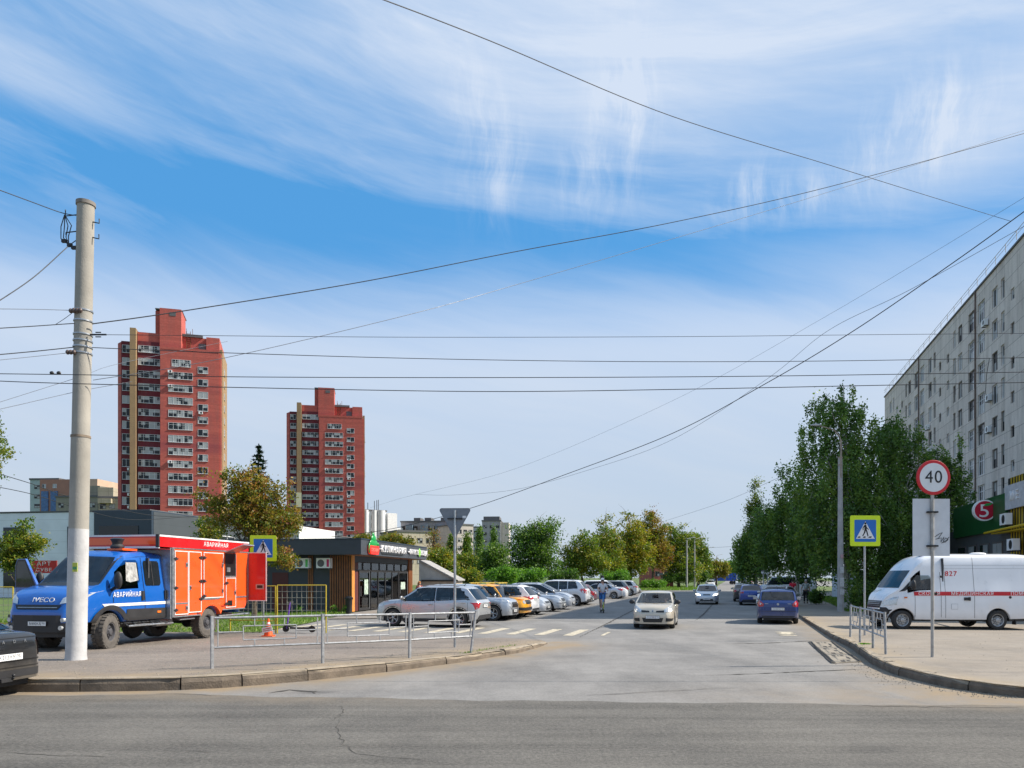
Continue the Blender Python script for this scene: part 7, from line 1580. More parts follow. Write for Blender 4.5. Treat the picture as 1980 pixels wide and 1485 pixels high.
for i, (s, z, kd, k) in enumerate(wl):
    w_, h_, n_ = dims[kd]; mk = 'white' if (kd == 'B' and rg.random() < .7) else ('reveal' if rg.random() < .3 else 'dark')
    me = window_mesh(w_, h_, n_, .08 if kd != 'S' else .07, mk, kd == 'B', .05)
    if i < 100:
        link('window', me, BLD, (s, -.17, z))
    else:
        rest.add([(v.co.x + s, v.co.y - .17, v.co.z + z) for v in me.vertices], [tuple(p.vertices) for p in me.polygons], 0); 
        for q, p in enumerate(me.polygons): rest.mi[len(rest.mi) - len(me.polygons) + q] = p.material_index + (0 if me.materials[0] == M['wframe'] else 3)
tag(rest.build('windows', [M['wframe'], M['pane'], M['reveal'], M['dframe'], M['pane'], M['reveal']], BLD, fix=False), kind='stuff')
for s, z in ((base + 6.2, 25.0), (base + 5.2, 18.0), (base + 5.3, 15.2), (base + 6, 8.0), (base + 26.6, 19.5), (base + 25.4, 16.6), (base + 34, 14), (base + 48, 20)): a = acunit(BLD, s, .02, z)
for s in (base + 9.45, base + 31.5): mb = MB(); mb.tube([(s, .09, 5), (s, .09, 29)], .07, 6); mb.build('downpipe', mat('pipe_brown', (.16, .11, .09), .7), BLD)
mb = MB(); sx_ = base + 5.0; mb.tube([(sx_, .2, 21.5), (sx_ + .3, .35, 20.0), (sx_ + .9, .25, 18.6), (sx_ + .2, .2, 18.0)], .025, 5); mb.build('cable', M['wire'], BLD)
# shop annexe along the foot of the building
ann = 8.93                                   # how far the annexe stands out from the facade
u0, u1 = 31.0, 46.2
mb = MB(); mb.bb(u0, u1 + 4, .11, ann - .15, 0, 4.9); mb.build('annexe_wall', mat('annexe_grey', (.085, .09, .095), .7, 0, .15, 2), BLD)
ug = 37.0
M['sgreen'] = cladding('green_fascia', (.008, .085, .022), True, 1.2)
mb = MB(); mb.bb(ug, u1, ann - .5, ann, 4.45, 6.3); mb.build('green_fascia', M['sgreen'], BLD)
mb = MB(); mb.bb(u0, ug - .05, ann - .5, ann - .1, 4.2, 7.0); mb.build('yellow_back', M['trim'], BLD)
mb = MB(); [mb.bb(u0 + k * .36, u0 + .13 + k * .36, ann - .1, ann - .085, 2.9, 7.0) for k in range(int((ug - u0) / .36))]; mb.build('yellow_slats', mat('slat_yellow', (.50, .34, .01), .5), BLD)
sgn = MB(); sgn.bb(u0 + .3, ug - .25, ann + .0, ann + .10, 5.4, 6.6); sp_ = sgn.build('sign_board', mat('sign_pale', (.5, .5, .52), .5, 0, .2, 3), BLD)
text('М Е', .62, 'lettering', M['white'], sp_, (ug - 1.6, ann + .13, 6.0), (R(90), 0, R(180)), .03, sx=1.0)
for k in range(4):
    s = ug + .8 + k * 2.1; mb = MB(); mb.bb(s, s + 1.5, ann - .16, ann - .10, 1.0, 3.9, 0); wd = mb.build('shop_window', M['dframe'], BLD); mb = MB(); mb.bb(s + .08, s + .71, ann - .10, ann - .08, 1.1, 3.8); mb.bb(s + .79, s + 1.42, ann - .10, ann - .08, 1.1, 3.8); mb.build('pane', M['pane'], wd)
mb = MB(); mb.tube([(u0 - 3, ann + .5, 4.5), (ug + 1.5, ann + .5, 4.35)], .06, 8); mb.bb(u0, ug + 1.0, ann - .05, ann + .35, 4.25, 4.31); mb.build('gas_pipe', mat('gas_yellow', (.55, .38, .01), .5), BLD, True)
a = acunit(BLD, ug - .9, ann + .05, 4.9); a = acunit(BLD, ug - 1.9, ann + .05, 3.6)
# round sign standing out toward the street
LG = MB(); ct = at(1903, 987, 40.0); sz_ = 20.5 * 40 / F
t = thing('shop_sign', 'round red sign with a white 5 and green leaf on the green fascia', 'shop sign', (ct.x, ct.y, ct.z), R(-12))
mb = MB(); mb.lathe([(sz_, -.10), (sz_ * 1.0, .10), (0, .10)], (0, 0, 0), 'Y', 40, 0); mb.lathe([(0, -.102), (sz_, -.102), (sz_, -.10)], (0, 0, 0), 'Y', 40, 0); f = mb.build('rim', M['white'], t)
mb = MB(); mb.lathe([(0, -.112), (sz_ * .87, -.112), (sz_ * .87, -.103)], (0, 0, 0), 'Y', 40); mb.build('face', mat('sign_crimson', (.50, .01, .04), .4), f)
text('5', .98, 'numeral', M['white'], f, (-.04, -.122, -.06), (R(90), 0, 0), .006, sx=1.15, bold=.045)
mb = MB(); mb.prism([(-.08, .24), (.05, .36), (.36, .38), (.28, .28), (.1, .22)], -.13, -.12, 'XZ'); mb.build('leaf', mat('leaf_sign', (.02, .35, .08), .4), f)
mb = MB(); mb.tube([(0, .1, 0), (.4, .9, 0)], .04, 6); mb.build('bracket', M['dark'], t)
# ---------------------------------------------------------------- people
def skin_mesh(name, nodes, edges, mt, parent, sub=1, rootn='pelvis'):
    keys = list(nodes); me = bpy.data.meshes.new(name); me.from_pydata([nodes[k][0] for k in keys], [(keys.index(a), keys.index(b)) for a, b in edges], [])
    bm = bmesh.new(); bm.from_mesh(me); lay = bm.verts.layers.skin.verify(); bm.to_mesh(me); bm.free()
    o = bpy.data.objects.new(name, me); C.objects.link(o)
    sk = o.modifiers.new('s', 'SKIN'); sk.use_smooth_shade = True; sb = o.modifiers.new('b', 'SUBSURF'); sb.levels = sub; sb.render_levels = sub
    for i, k in enumerate(keys):
        r = nodes[k][1]; d = me.skin_vertices[0].data[i]; d.radius = r if isinstance(r, tuple) else (r, r); d.use_root = (k == rootn or (i == 0 and rootn not in keys))
    dg = bpy.context.evaluated_depsgraph_get(); dg.update(); m2 = bpy.data.meshes.new_from_object(o.evaluated_get(dg)); m2.name = name
    bpy.data.objects.remove(o); bpy.data.meshes.remove(me); m2.materials.clear(); m2.materials.append(mt); return link(name, m2, parent)
BASE = dict(pelvis=(0, 0, .93), waist=(0, 0, 1.10), chest=(.01, 0, 1.30), neck=(.0, 0, 1.46), head=(.015, 0, 1.57), crown=(.02, 0, 1.68),
            shL=(0, .17, 1.40), elL=(-.02, .24, 1.13), wrL=(.05, .25, .88), haL=(.07, .25, .80), shR=(0, -.17, 1.40), elR=(-.02, -.24, 1.13), wrR=(.05, -.25, .88), haR=(.07, -.25, .80),
            hiL=(0, .09, .88), knL=(.02, .10, .48), anL=(-.01, .10, .08), toL=(.15, .12, .04), hiR=(0, -.09, .88), knR=(.02, -.10, .48), anR=(-.01, -.10, .08), toR=(.15, -.12, .04))
def person(label, loc, rz, pose=None, shirt=(.5, .5, .5), trousers=(.05, .06, .1), shoes=(.04, .04, .04), hair=(.03, .02, .015), sleeves='short', shorts=False, cap=None, skirt=None, bulk=1.0, hairlong=False, scale=1.0):
    J = dict(BASE); J.update(pose or {}); V = {k: Vector(v) for k, v in J.items()}
    t = thing('person', label if label.split()[0] in ('person', 'man', 'woman') else label, 'person', loc, rz); t.scale = (scale,) * 3; b = bulk
    rad = dict(pelvis=(.135 * b, .105 * b), waist=(.125 * b, .095 * b), chest=(.14 * b, .105 * b), neck=.052, head=(.075, .088), crown=(.058, .068), shL=.06, elL=.041, wrL=.028, haL=(.036, .02), shR=.06, elR=.041, wrR=.028, haR=(.036, .02),
               hiL=.085 * b, knL=.056, anL=.038, toL=(.036, .026), hiR=.085 * b, knR=.056, anR=.038, toR=(.036, .026))
    nd = {k: (V[k], rad[k]) for k in V}; hd_ = (V['crown'] - V['neck']).normalized(); fwd = Vector((1, 0, 0)); fwd = (fwd - hd_ * fwd.dot(hd_)).normalized()
    nd['chin'] = (V['head'] + fwd * .045 - hd_ * .06, .042); nd['nose'] = (V['head'] + fwd * .10 + hd_ * .0, .013)
    ed = [('pelvis', 'waist'), ('waist', 'chest'), ('chest', 'neck'), ('neck', 'head'), ('head', 'crown'), ('head', 'chin'), ('head', 'nose')]
    for s in 'LR':
        ed += [('chest', 'sh' + s), ('sh' + s, 'el' + s), ('el' + s, 'wr' + s), ('wr' + s, 'ha' + s), ('pelvis', 'hi' + s), ('hi' + s, 'kn' + s), ('kn' + s, 'an' + s), ('an' + s, 'to' + s)]
        d = (V['ha' + s] - V['wr' + s]).normalized(); sd = d.cross(Vector((0, 1, 0))).normalized() if abs(d.y) < .9 else Vector((1, 0, 0))
        for i in range(4):
            o = sd * (i - 1.5) * .02; l = (.075, .085, .08, .06)[i]; a = V['ha' + s] + o + d * .02; nd['f%s%d' % (s, i)] = (a + d * .02, .0095); nd['g%s%d' % (s, i)] = (a + d * l * .6 + Vector((.008, 0, 0)), .0085)
            ed += [('ha' + s, 'f%s%d' % (s, i)), ('f%s%d' % (s, i), 'g%s%d' % (s, i))]
        nd['t' + s] = (V['ha' + s] + sd * .045 + d * .01, .0105); ed += [('ha' + s, 't' + s)]
    body = skin_mesh('body', nd, ed, M['skin'], t)
    mk = lambda c, nm: mat('%s_%02d%02d%02d' % ((nm,) + tuple(int(x * 99) for x in c)), c, .85, 0, .12, 9)
    g = lambda k, e: (V[k], tuple(x + e for x in rad[k]) if isinstance(rad[k], tuple) else rad[k] + e)
    n2 = {k: g(k, .022) for k in ('waist', 'chest', 'shL', 'shR')}; n2['pelvis'] = g('pelvis', .015); n2['collar'] = (V['chest'].lerp(V['neck'], .72), .072); e2 = [('pelvis', 'waist'), ('waist', 'chest'), ('chest', 'collar'), ('chest', 'shL'), ('chest', 'shR')]
    for s in 'LR':
        if sleeves == 'short': n2['m' + s] = (V['sh' + s].lerp(V['el' + s], .75), .062); e2.append(('sh' + s, 'm' + s))
        else: n2['el' + s] = g('el' + s, .02); n2['wr' + s] = (V['wr' + s].lerp(V['el' + s], .12), .045); e2 += [('sh' + s, 'el' + s), ('el' + s, 'wr' + s)]
    skin_mesh('shirt', n2, e2, shirt if isinstance(shirt, bpy.types.Material) else mk(shirt, 'cloth'), t)
    n3 = {'pelvis': g('pelvis', .02)}; e3 = []
    for s in 'LR':
        n3['hi' + s] = g('hi' + s, .018); e3.append(('pelvis', 'hi' + s))
        if shorts: n3['k' + s] = (V['hi' + s].lerp(V['kn' + s], .82), .088); e3.append(('hi' + s, 'k' + s))
        else: n3['kn' + s] = g('kn' + s, .022); n3['an' + s] = (V['an' + s].lerp(V['kn' + s], .08), .058); e3 += [('hi' + s, 'kn' + s), ('kn' + s, 'an' + s)]
    skin_mesh('trousers', n3, e3, mk(trousers, 'trousers'), t)
    for s in 'LR':
        a, c = V['an' + s], V['to' + s]; mb = MB(); d = (c - a); d.z = 0; d = d.normalized() if d.length > 1e-6 else Vector((1, 0, 0)); m_ = a + d * .05; mb.ellip((0, 0, 0), (.15, .05, .048), 12, 8); sh_ = mb.build('shoe', mk(shoes, 'shoe'), t, True); sh_.location = (m_.x, m_.y, max(a.z - .035, .045) if a.z < .3 else a.z - .03); sh_.rotation_euler = (0, 0, math.atan2(d.y, d.x))
    hc = V['head'].lerp(V['crown'], .55) - fwd * .018; mb = MB(); mb.ellip((0, 0, 0), (.10, .088, .105), 14, 9); 
    mb.v = [v for v in mb.v]; hr = mb.build('hair', mk(hair, 'hair'), t, True); hr.location = hc + hd_ * .012 - fwd * .004
    if hairlong: mb = MB(); mb.ellip((0, 0, 0), (.08, .10, .15), 12, 8); q = mb.build('hair', mk(hair, 'hair'), t, True); q.location = hc - hd_ * .08 - fwd * .085
    for s_ in (-1, 1):
        mb = MB(); mb.ellip((0, 0, 0), (.012, .014, .008), 8, 6); q = mb.build('eye', M['ink'], t, True); q.location = V['head'] + hd_ * .022 + fwd * .082 + Vector((0, s_ * .032, 0))
        mb = MB(); mb.ellip((0, 0, 0), (.022, .012, .032), 8, 6); q = mb.build('ear', M['skin'], t, True); q.location = V['head'] + Vector((0, s_ * .085, 0)) - fwd * .005
    mb = MB(); mb.ellip((0, 0, 0), (.012, .026, .006), 8, 6); q = mb.build('mouth', mat('lips', (.35, .12, .10), .6), t, True); q.location = V['head'] - hd_ * .052 + fwd * .080
    if cap: mb = MB(); mb.lathe([(.102, 0), (.105, .03), (.085, .085), (.04, .11), (0, .115)]); mb.bb(.02, .19, -.07, .07, .0, .014); q = mb.build('cap', mk(cap, 'cap'), t, True); q.location = hc + hd_ * .03; 
    return t
# rider pair on the kick scooter
rx, ry = (1165 - 990) * 43.0 / F, 43.0
t = thing('kick_scooter', 'yellow-green electric kick scooter ridden by two people toward the viewer', 'scooter', (rx - .02, ry - .55, 0), R(91)); scooter(t, mat('scooter_lime', (.45, .52, .02), .4), M['dark'])
mb = MB(); mb.box((.05, 0, .75), (.02, .09, .6)); mb.build('number_panel', mat('scooter_blue', (.05, .2, .5), .5), t)
stand = dict(elL=(.10, .27, 1.16), wrL=(.30, .24, 1.06), haL=(.37, .23, 1.06), elR=(.10, -.27, 1.16), wrR=(.30, -.24, 1.06), haR=(.37, -.23, 1.06), knL=(.05, .07, .5), knR=(.0, -.09, .48), anL=(.05, .04, .08), anR=(-.12, -.06, .08), toL=(.2, .05, .04), toR=(.04, -.07, .04), head=(.03, 0, 1.56), crown=(.04, 0, 1.68))
person('rider in white top, white cap and blue shorts steering the yellow-green kick scooter', (rx, ry - .22 + .2, .15), R(-91), stand, (.62, .62, .64), (.03, .14, .40), (.6, .6, .6), shorts=True, cap=(.7, .7, .7), scale=1.04)
st2 = dict(stand); st2.update(elL=(.06, .24, 1.14), wrL=(.26, .17, 1.05), haL=(.33, .12, 1.05), elR=(.06, -.24, 1.14), wrR=(.26, -.17, 1.05), haR=(.33, -.12, 1.05), anL=(-.02, .05, .08), toL=(.13, .06, .04))
person('passenger in black standing behind the rider on the yellow-green kick scooter', (rx + .03, ry + .38, .15), R(-91), st2, (.015, .015, .018), (.03, .03, .04), (.03, .03, .03), sleeves='long', hair=(.02, .02, .02), cap=(.02, .02, .022), scale=1.12)
person('person in red T-shirt walking away on the right pavement', (21.9, 58.5, .1), R(70), dict(knL=(.10, .1, .5), anL=(.2, .1, .09), knR=(-.02, -.1, .48), anR=(-.2, -.1, .12), toL=(.34, .1, .06), toR=(-.06, -.1, .05)), (.60, .015, .04), (.03, .04, .07), scale=1.02)
floral = mat('floral_cloth', (.30, .34, .32), .85, 0, .75, 16)
person('woman in a floral blouse and black trousers walking beyond the dark blue hatchback', (21.75, 55.5, .1), R(65), dict(elL=(.06, .30, 1.14), wrL=(.12, .33, .92)), floral, (.012, .012, .014), (.02, .02, .02), hair=(.45, .42, .38), bulk=1.25, scale=1.02)
person('man in a grey jacket walking on the far path under the right-hand trees', (33.2, 82, .09), R(170), dict(knL=(.1, .1, .5), anL=(.18, .1, .1), toL=(.32, .1, .06)), (.10, .13, .15), (.05, .07, .12), sleeves='long', scale=1.05)
person('woman in maroon by the shop door behind the silver crossover', (-6.05, 49.0, .03), R(-60), dict(elL=(.12, .25, 1.15), wrL=(.25, .12, 1.2), haL=(.3, .08, 1.22)), (.16, .02, .03), (.10, .03, .04), hair=(.40, .16, .04), sleeves='long', hairlong=True)
sit = dict(pelvis=(0, 0, .25), waist=(-.05, 0, .42), chest=(-.08, 0, .62), neck=(-.08, 0, .78), head=(-.05, 0, .89), crown=(-.04, 0, 1.0), shL=(-.08, .17, .71), elL=(.08, .24, .5), wrL=(.30, .16, .60), haL=(.37, .13, .63), shR=(-.08, -.17, .71), elR=(.08, -.24, .5), wrR=(.30, -.16, .60), haR=(.37, -.13, .63),
           hiL=(.02, .09, .22), knL=(.42, .12, .28), anL=(.65, .12, -.05), toL=(.78, .12, -.08), hiR=(.02, -.09, .22), knR=(.42, -.12, .28), anR=(.65, -.12, -.05), toR=(.78, -.12, -.08))
ang = AMB.rotation_euler.z; q = AMB.matrix_basis @ Vector((1.22, .48, .88))
person('ambulance driver, grey-haired man in dark jacket over a white shirt', q, ang, sit, (.02, .025, .04), (.02, .02, .03), hair=(.28, .26, .24), sleeves='long')
for nm, y, c, b_ in (('driver of the beige hatchback in a white shirt', -.36, (.6, .6, .62), 1.0), ('front passenger of the beige hatchback in dark clothes', .36, (.06, .06, .07), 1.05)):
    y_ = .36 if 'driver' in nm else -.36
    q = clio.matrix_basis @ Vector((.22, y_, .30)); person(nm, q, clio.rotation_euler.z, sit, c, (.03, .03, .05), hair=(.05, .04, .03), sleeves='long', scale=.93, bulk=b_)
# ---------------------------------------------------------------- trees
def bl(px, py, Y, rx, rz, ry=None, base=None):    # crown lump relative to a tree base
    p = at(px, py, Y); return (p.x - base[0], p.y - base[1], p.z, rx, ry or rx, rz)
def T(name, label, cat, px, Y, lumps, clumps, per, leaf, lm, z=0.0, **k):
    base = (at(px, HZ, Y).x, Y, z); B = []
    for l in lumps:
        (x, y, w, h) = l[:4]; dY = l[4] if len(l) > 4 else 0; p = at(x, y, Y + dY); s = (Y + dY) / F; B.append((p.x - base[0], p.y - base[1], p.z - z, w * s, (w * s) * .85, h * s))
    return tree(name, label, cat, base, B, clumps, per, leaf, lm, **k)
GR = 'birches at the right of the street'; GL = 'trees along the far left of the street'
kb = dict(group=GR, droop=.55, bark='birch', squash=1.2)
T('birch_tree', 'tallest birch right of the street, its bare white top twigs above the lamp arm', 'tree', 1640, 47, [(1635, 765, 28, 30), (1620, 800, 62, 38), (1600, 850, 62, 50), (1690, 850, 62, 50), (1625, 920, 105, 55), (1640, 1000, 118, 60), (1620, 1065, 100, 45), (1590, 790, 18, 24)], 640, 84, .085, L_birch, spread=.5, seed=3, trunk=.2, limbs=26, z=.06, **kb)
T('birch_tree', 'birch with a bare forked white limb, directly right of the concrete lamp', 'tree', 1722, 49, [(1738, 850, 52, 42), (1735, 920, 80, 55), (1720, 1000, 95, 60), (1715, 1080, 88, 48), (1690, 1110, 60, 30)], 440, 80, .085, L_birch, spread=.48, seed=5, trunk=.16, limbs=22, z=.06, **kb)
T('birch_tree', 'birch at the corner of the panel building behind the speed sign', 'tree', 1818, 50, [(1857, 880, 22, 34), (1815, 900, 38, 40), (1835, 950, 45, 50), (1800, 1010, 60, 55), (1790, 1085, 60, 45), (1862, 950, 22, 28)], 340, 76, .085, L_birch, spread=.45, seed=6, trunk=.15, limbs=20, z=.06, **kb)
T('birch_tree', 'broad birch hanging over the parked blue cars', 'tree', 1540, 64, [(1517, 915, 22, 26), (1545, 960, 52, 40), (1530, 1010, 72, 50), (1540, 1065, 82, 42), (1600, 1080, 60, 35)], 430, 74, .105, L_birch, spread=.6, seed=8, trunk=.2, limbs=20, z=.06, **kb)
T('birch_tree', 'low dark birch at the far left end of the right-hand trees', 'tree', 1462, 88, [(1440, 1055, 26, 22), (1462, 1075, 38, 42), (1478, 1020, 30, 45), (1432, 1085, 20, 32)], 270, 64, .14, L_birch, spread=.8, seed=9, trunk=.2, limbs=12, z=.0, **kb)
T('poplar_tree', 'slender tall poplar rising above the left end of the right-hand birches', 'tree', 1461, 95, [(1461, 945, 9, 26), (1461, 985, 13, 30), (1449, 985, 8, 24), (1458, 1040, 20, 40)], 200, 36, .12, L_yellow, spread=.55, seed=10, trunk=.2, limbs=14, z=0, tint=(0, .55), squash=1.6)
T('shrub', 'young shrubs at the grass edge behind the right lamp post', 'shrub', 1655, 44.5, [(1655, 1150, 28, 30), (1700, 1150, 34, 32), (1740, 1150, 30, 30)], 150, 36, .07, L_birch, spread=.4, seed=12, trunk=.05, limbs=10, z=.06, squash=1)
T('shrub', 'small bush beside the two walkers on the right verge', 'shrub', 1578, 53.0, [(1578, 1154, 11, 12)], 46, 34, .08, L_green, spread=.32, seed=13, trunk=.04, limbs=4, z=.06)
kl = dict(group=GL)
T('street_tree', 'dense rounded green tree, first of the far left row, above the parked cars', 'tree', 1035, 108, [(1010, 1035, 28, 24), (1050, 1030, 34, 27), (1030, 1062, 50, 28), (1040, 1095, 48, 22), (1070, 1015, 14, 10), (995, 1085, 16, 24)], 420, 44, .15, L_green, spread=.95, seed=21, trunk=.28, z=0, tint=(.15, .95), **kl)
T('street_tree', 'mottled green and brown tree behind the silver saloon', 'tree', 1125, 116, [(1133, 1050, 26, 22), (1110, 1075, 26, 24), (1140, 1085, 38, 28), (1105, 1100, 30, 18)], 300, 42, .16, L_yellow, spread=.95, seed=22, trunk=.24, z=0, tint=(0, .7), **kl)
T('street_tree', 'tall tree with twiggy dark tips above the scooter rider', 'tree', 1172, 128, [(1160, 1015, 9, 16), (1178, 1005, 8, 14), (1172, 1045, 30, 26), (1175, 1085, 34, 32)], 260, 42, .17, L_yellow, spread=.9, seed=23, trunk=.25, z=0, tint=(.1, .8), limbs=22, **kl)
T('street_tree', 'tall golden-brown tree in the middle of the far left row', 'tree', 1218, 136, [(1213, 1003, 14, 18), (1218, 1035, 34, 30), (1228, 1075, 42, 36), (1205, 1095, 30, 26)], 380, 42, .18, L_yellow, spread=1.0, seed=24, trunk=.3, z=0, tint=(.25, 1), **kl)
T('street_tree', 'bronze-topped tree right of the golden-brown one', 'tree', 1262, 146, [(1260, 1003, 20, 16), (1262, 1030, 30, 26), (1272, 1070, 28, 34), (1250, 1060, 26, 30)], 340, 42, .18, L_autumn, spread=1.0, seed=25, trunk=.3, z=0, tint=(.0, .75), **kl)
T('street_tree', 'dark green tree behind the nearest far lamp post', 'tree', 1312, 152, [(1300, 1032, 28, 20), (1325, 1050, 26, 24), (1305, 1075, 32, 34), (1325, 1100, 34, 28)], 400, 42, .18, L_yellow, spread=1.0, seed=26, trunk=.3, z=0, tint=(0, .62), **kl)
T('street_tree', 'last mixed green tree before the street narrows', 'tree', 1350, 165, [(1348, 1052, 14, 18), (1352, 1080, 20, 26), (1362, 1100, 14, 20)], 240, 40, .2, L_yellow, spread=1.0, seed=27, trunk=.28, z=0, tint=(0, .6), **kl)
T('street_tree', 'small brown tree at the far bend of the street', 'tree', 1385, 200, [(1383, 1098, 14, 14), (1398, 1102, 12, 14), (1375, 1105, 10, 12)], 170, 38, .25, L_autumn, spread=1.2, seed=28, trunk=.3, z=0, tint=(0, .5), **kl)
T('street_tree', 'pale yellow-green tree at the vanishing end of the street', 'tree', 1415, 260, [(1412, 1095, 12, 12), (1425, 1100, 12, 14), (1405, 1102, 12, 12)], 150, 36, .32, L_lime, spread=1.5, seed=29, trunk=.3, z=0, tint=(0, .6), **kl)
T('street_tree', 'yellow-green tree left of the grey tower base', 'tree', 905, 105, [(905, 1092, 22, 22), (885, 1095, 20, 18), (922, 1105, 20, 14)], 200, 40, .15, L_yellow, spread=.8, seed=30, trunk=.2, z=0, tint=(.1, .75), **kl)
T('street_tree', 'bright green tree with a yellow patch left of the dense rounded tree', 'tree', 952, 100, [(955, 1075, 24, 22), (945, 1100, 24, 18), (975, 1105, 18, 14)], 230, 40, .14, L_green, spread=.8, seed=31, trunk=.2, z=0, tint=(.3, 1), **kl)
T('street_tree', 'small olive tree behind the post of the give way sign', 'tree', 852, 98, [(855, 1080, 20, 18), (838, 1090, 16, 18), (870, 1100, 18, 16)], 190, 38, .14, L_yellow, spread=.75, seed=32, trunk=.16, z=0, tint=(.15, .8), **kl)
T('bare_tree', 'thin nearly bare tree in front of the grey blocks', 'tree', 838, 112, [(838, 1035, 12, 16), (842, 1062, 16, 18)], 60, 20, .12, L_autumn, spread=.8, seed=33, trunk=.16, z=0, limbs=40, **kl)
for i, (px, y, w, h, Y_, lab) in enumerate(((927, 1040, 6, 24, 170, 'left one of the slim dark poplars before the pale blocks'), (955, 1043, 6, 24, 180, 'right one of the slim dark poplars, before the grey tower'), (903, 1052, 7, 18, 150, 'short poplar left of the pair, half behind the sign post'), (872, 1055, 8, 18, 150, 'broad short poplar left of the give way sign post'))):
    T('poplar_tree', lab, 'tree', px, Y_, [(px, y - h * .6, w * .5, h * .5), (px, y, w * .8, h * .8), (px, y + h, w, h)], 110, 30, .2, L_birch if i < 2 else L_yellow, spread=.6, seed=40 + i, trunk=.2, z=0, squash=1.6, group='slim poplars before the far blocks', tint=(.2, .8) if i < 2 else (0, .4))
T('bush', 'round bright lime-green bush on the far grass verge', 'bush', 1263, 140, [(1252, 1131, 14, 8), (1275, 1131, 14, 8), (1262, 1127, 8, 6)], 150, 46, .12, L_lime, spread=.5, seed=50, trunk=.08, z=0, limbs=4, tint=(.2, 1))
for i, (px, w, h, Y_, lm, lab) in enumerate(((1015, 40, 18, 96, L_lime, 'light green undergrowth left of the first far-left tree'), (1090, 30, 16, 100, L_green, 'green undergrowth between the first two far-left trees'), (1190, 26, 14, 112, L_lime, 'light green undergrowth behind the scooter rider'), (1310, 30, 12, 150, L_green, 'undergrowth at the foot of the dark green tree'), (970, 28, 20, 90, L_lime, 'light green undergrowth behind the yellow off-roader'), (900, 30, 16, 92, L_yellow, 'olive undergrowth behind the silver crossover'), (1352, 18, 14, 160, L_green, 'undergrowth behind the second far lamp post'))):
    T('bush', lab, 'bush', px, Y_, [(px - w * .4, 1122 - h * .4, w * .6, h * .7), (px + w * .4, 1120 - h * .4, w * .6, h * .8)], 130, 36, .13, lm, spread=.6, seed=60 + i, trunk=.06, z=0, limbs=4, group='undergrowth beneath the far left trees', tint=(0, .8))
T('maple_tree', 'autumn tree with reddish-brown leaves behind the orange lorry', 'tree', 492, 36, [(500, 960, 48, 45), (455, 930, 30, 26), (548, 950, 22, 24), (400, 970, 26, 22), (460, 985, 55, 40), (520, 1010, 62, 38), (555, 1000, 34, 26), (430, 1010, 40, 18), (490, 930, 24, 26), (395, 915, 14, 8), (530, 1075, 40, 22), (588, 1030, 14, 8), (555, 1090, 20, 14)], 600, 32, .066, L_autumn, spread=.30, seed=70, trunk=.13, z=0, limbs=34, tint=(0, .72))
def spruce(label, px, Y, top, w):
    p = at(px, HZ, Y); H_ = HC + (HZ - top) * Y / F; t = thing('spruce_tree', label, 'tree', (p.x, Y, 0)); rg = random.Random(4); mb = MB(); n = 34
    vs = []; mesh = MB()
    for i in range(n):
        q = i / (n - 1); z = H_ * (.12 + .86 * q); r = w * (1 - q) ** .85 + .12
        for k in range(9 if q < .8 else 6):
            a = rg.uniform(0, 6.28); l = r * rg.uniform(.7, 1.1); tip = Vector((math.cos(a) * l, math.sin(a) * l, z - l * .22 + .2 * l * rg.random()))
            mb.tube([(0, 0, z), tip], [.035, .01], 4)
            for j in range(26):
                u = rg.uniform(.12, 1); c = Vector((0, 0, z)).lerp(tip, u); d = Vector((rg.gauss(0, 1), rg.gauss(0, 1), rg.gauss(0, .5) - .2)).normalized() * rg.uniform(.16, .32); s = d.cross(Vector((0, 0, 1))).normalized() * .085
                mesh.add([c - s, c + s, c + d + s * .2, c + d - s * .2], [(0, 1, 2, 3)])
    me = mesh.mesh('crown', L_spruce, fix=False); a = me.attributes.new('tint', 'FLOAT', 'POINT'); a.data.foreach_set('value', np.repeat(np.random.default_rng(2).uniform(0, 1, len(me.vertices) // 4), 4).astype(np.float32)); link('crown', me, t)
    mb.tube([(0, 0, 0), (0, 0, H_)], [.22, .03], 8); mb.build('trunk', M['bark'], t, True)
spruce('dark blue-green spruce with a pointed top behind the autumn tree', 500, 60, 858, 3.3)
T('young_tree', 'young green tree left of the lorry cab', 'tree', 52, 33, [(48, 1015, 16, 18), (40, 1050, 40, 26), (15, 1075, 30, 26), (75, 1050, 20, 16), (30, 1085, 34, 22)], 200, 40, .055, L_yellow, spread=.27, seed=71, trunk=.08, z=0, limbs=16, tint=(0, .65))
T('left_edge_tree', 'tree at the left edge with only a few overhanging twigs in view', 'tree', -75, 30, [(-45, 860, 55, 55), (-70, 920, 60, 60), (2, 800, 9, 14), (8, 870, 14, 22), (2, 930, 8, 14), (-60, 800, 50, 40)], 330, 40, .055, L_yellow, spread=.28, seed=72, trunk=.14, z=0, limbs=24, tint=(0, .6))
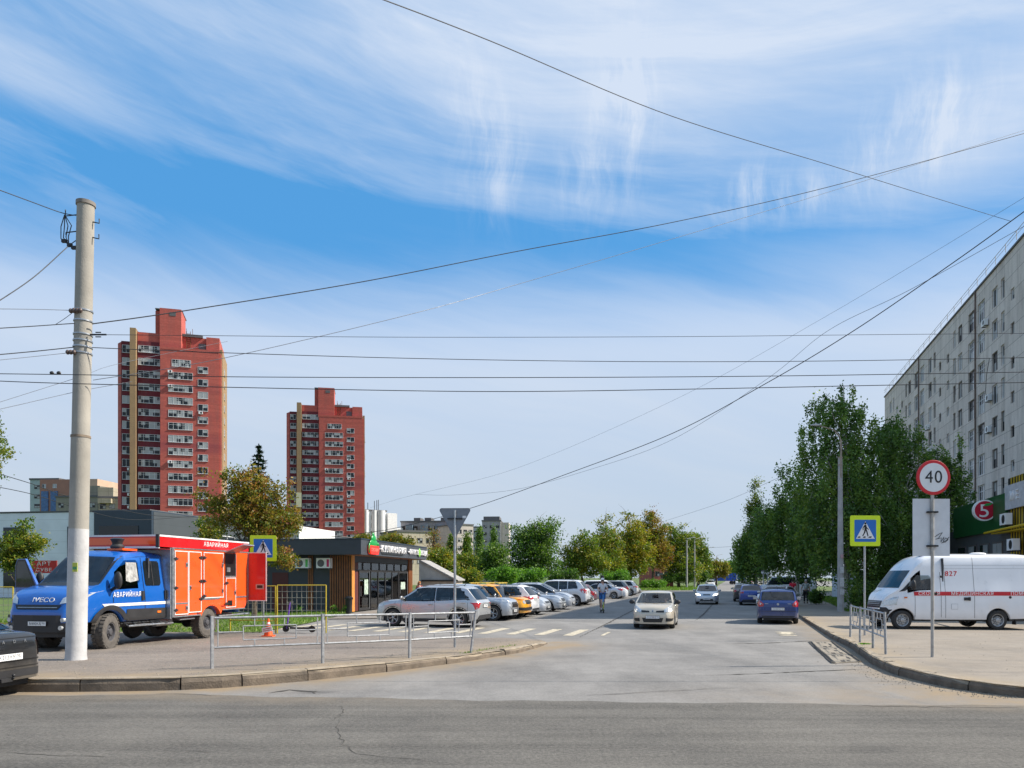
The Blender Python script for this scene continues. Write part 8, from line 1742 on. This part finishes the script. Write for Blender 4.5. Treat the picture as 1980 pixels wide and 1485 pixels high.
T('bush', 'yellowing bush against the navy hall beside the orange tree', 'bush', 395, 58, [(395, 1010, 20, 12), (405, 1030, 26, 16)], 60, 34, .09, L_yellow, spread=.4, seed=74, trunk=.08, z=0, limbs=10)
T('climbing_plant', 'yellowing shrub foliage showing above the shop roof', 'shrub', 745, 70, [(705, 1040, 18, 6), (755, 1042, 26, 8), (790, 1050, 14, 8)], 110, 30, .10, L_autumn, spread=.4, seed=75, trunk=.07, z=0, limbs=8, tint=(0, .5))
for i, (px, Y_, lab) in enumerate(((646, 41.5, 'small weed at the foot of the wooden slats, left one'), (668, 41.6, 'small weed at the foot of the wooden slats, right one'), (578, 41.8, 'small weed under the left air conditioner of the shop'))):
    T('weed', lab, 'plant', px, Y_, [(px, 1178, 5, 9)], 9, 30, .04, L_lime, spread=.13, seed=80 + i, trunk=.015, z=.02, limbs=3)
T('weed', 'yellow-green weed tuft growing at the right kerb', 'plant', 1672, 19.2, [(1672, 1252, 9, 4)], 10, 34, .02, L_lime, spread=.07, seed=85, trunk=.005, z=.16, limbs=2)
grass('verge_grass', 'short grass of the verge behind the yellow mesh fence and under the shop slats', [[(-14, 27.5), (-9.2, 27.3), (-8.9, 33), (-9.3, 43), (-16, 43)], [(-24, 28), (-14, 27.6), (-14, 38), (-24, 38)]], 16000, .09, L_grass, 1, .02, .02)
grass('verge_grass', 'bright grass of the far verge in front of the lime bush and lamp posts', [[(8, 100), (17.5, 117), (31, 118), (48, 175), (20, 175)]], 12000, .22, L_grass, 2, .02, .06)
grass('verge_grass', 'shaded grass behind the right lamp post and under the birches', [[(18.9, 42.3), (24.2, 57), (31, 78), (45, 78), (26, 42)]], 22000, .11, L_grass, 3, .06, .025)
grass('kerb_weeds', 'sparse dry weeds along the back of the left kerb', [[(-6.0, 13.56), (-3.9, 14.9), (-3.85, 15.0), (-6.0, 13.7)], [(-1.2, 18.0), (.1, 20.2), (0, 20.3), (-1.3, 18.1)]], 260, .05, L_grass, 4, .17, .008)
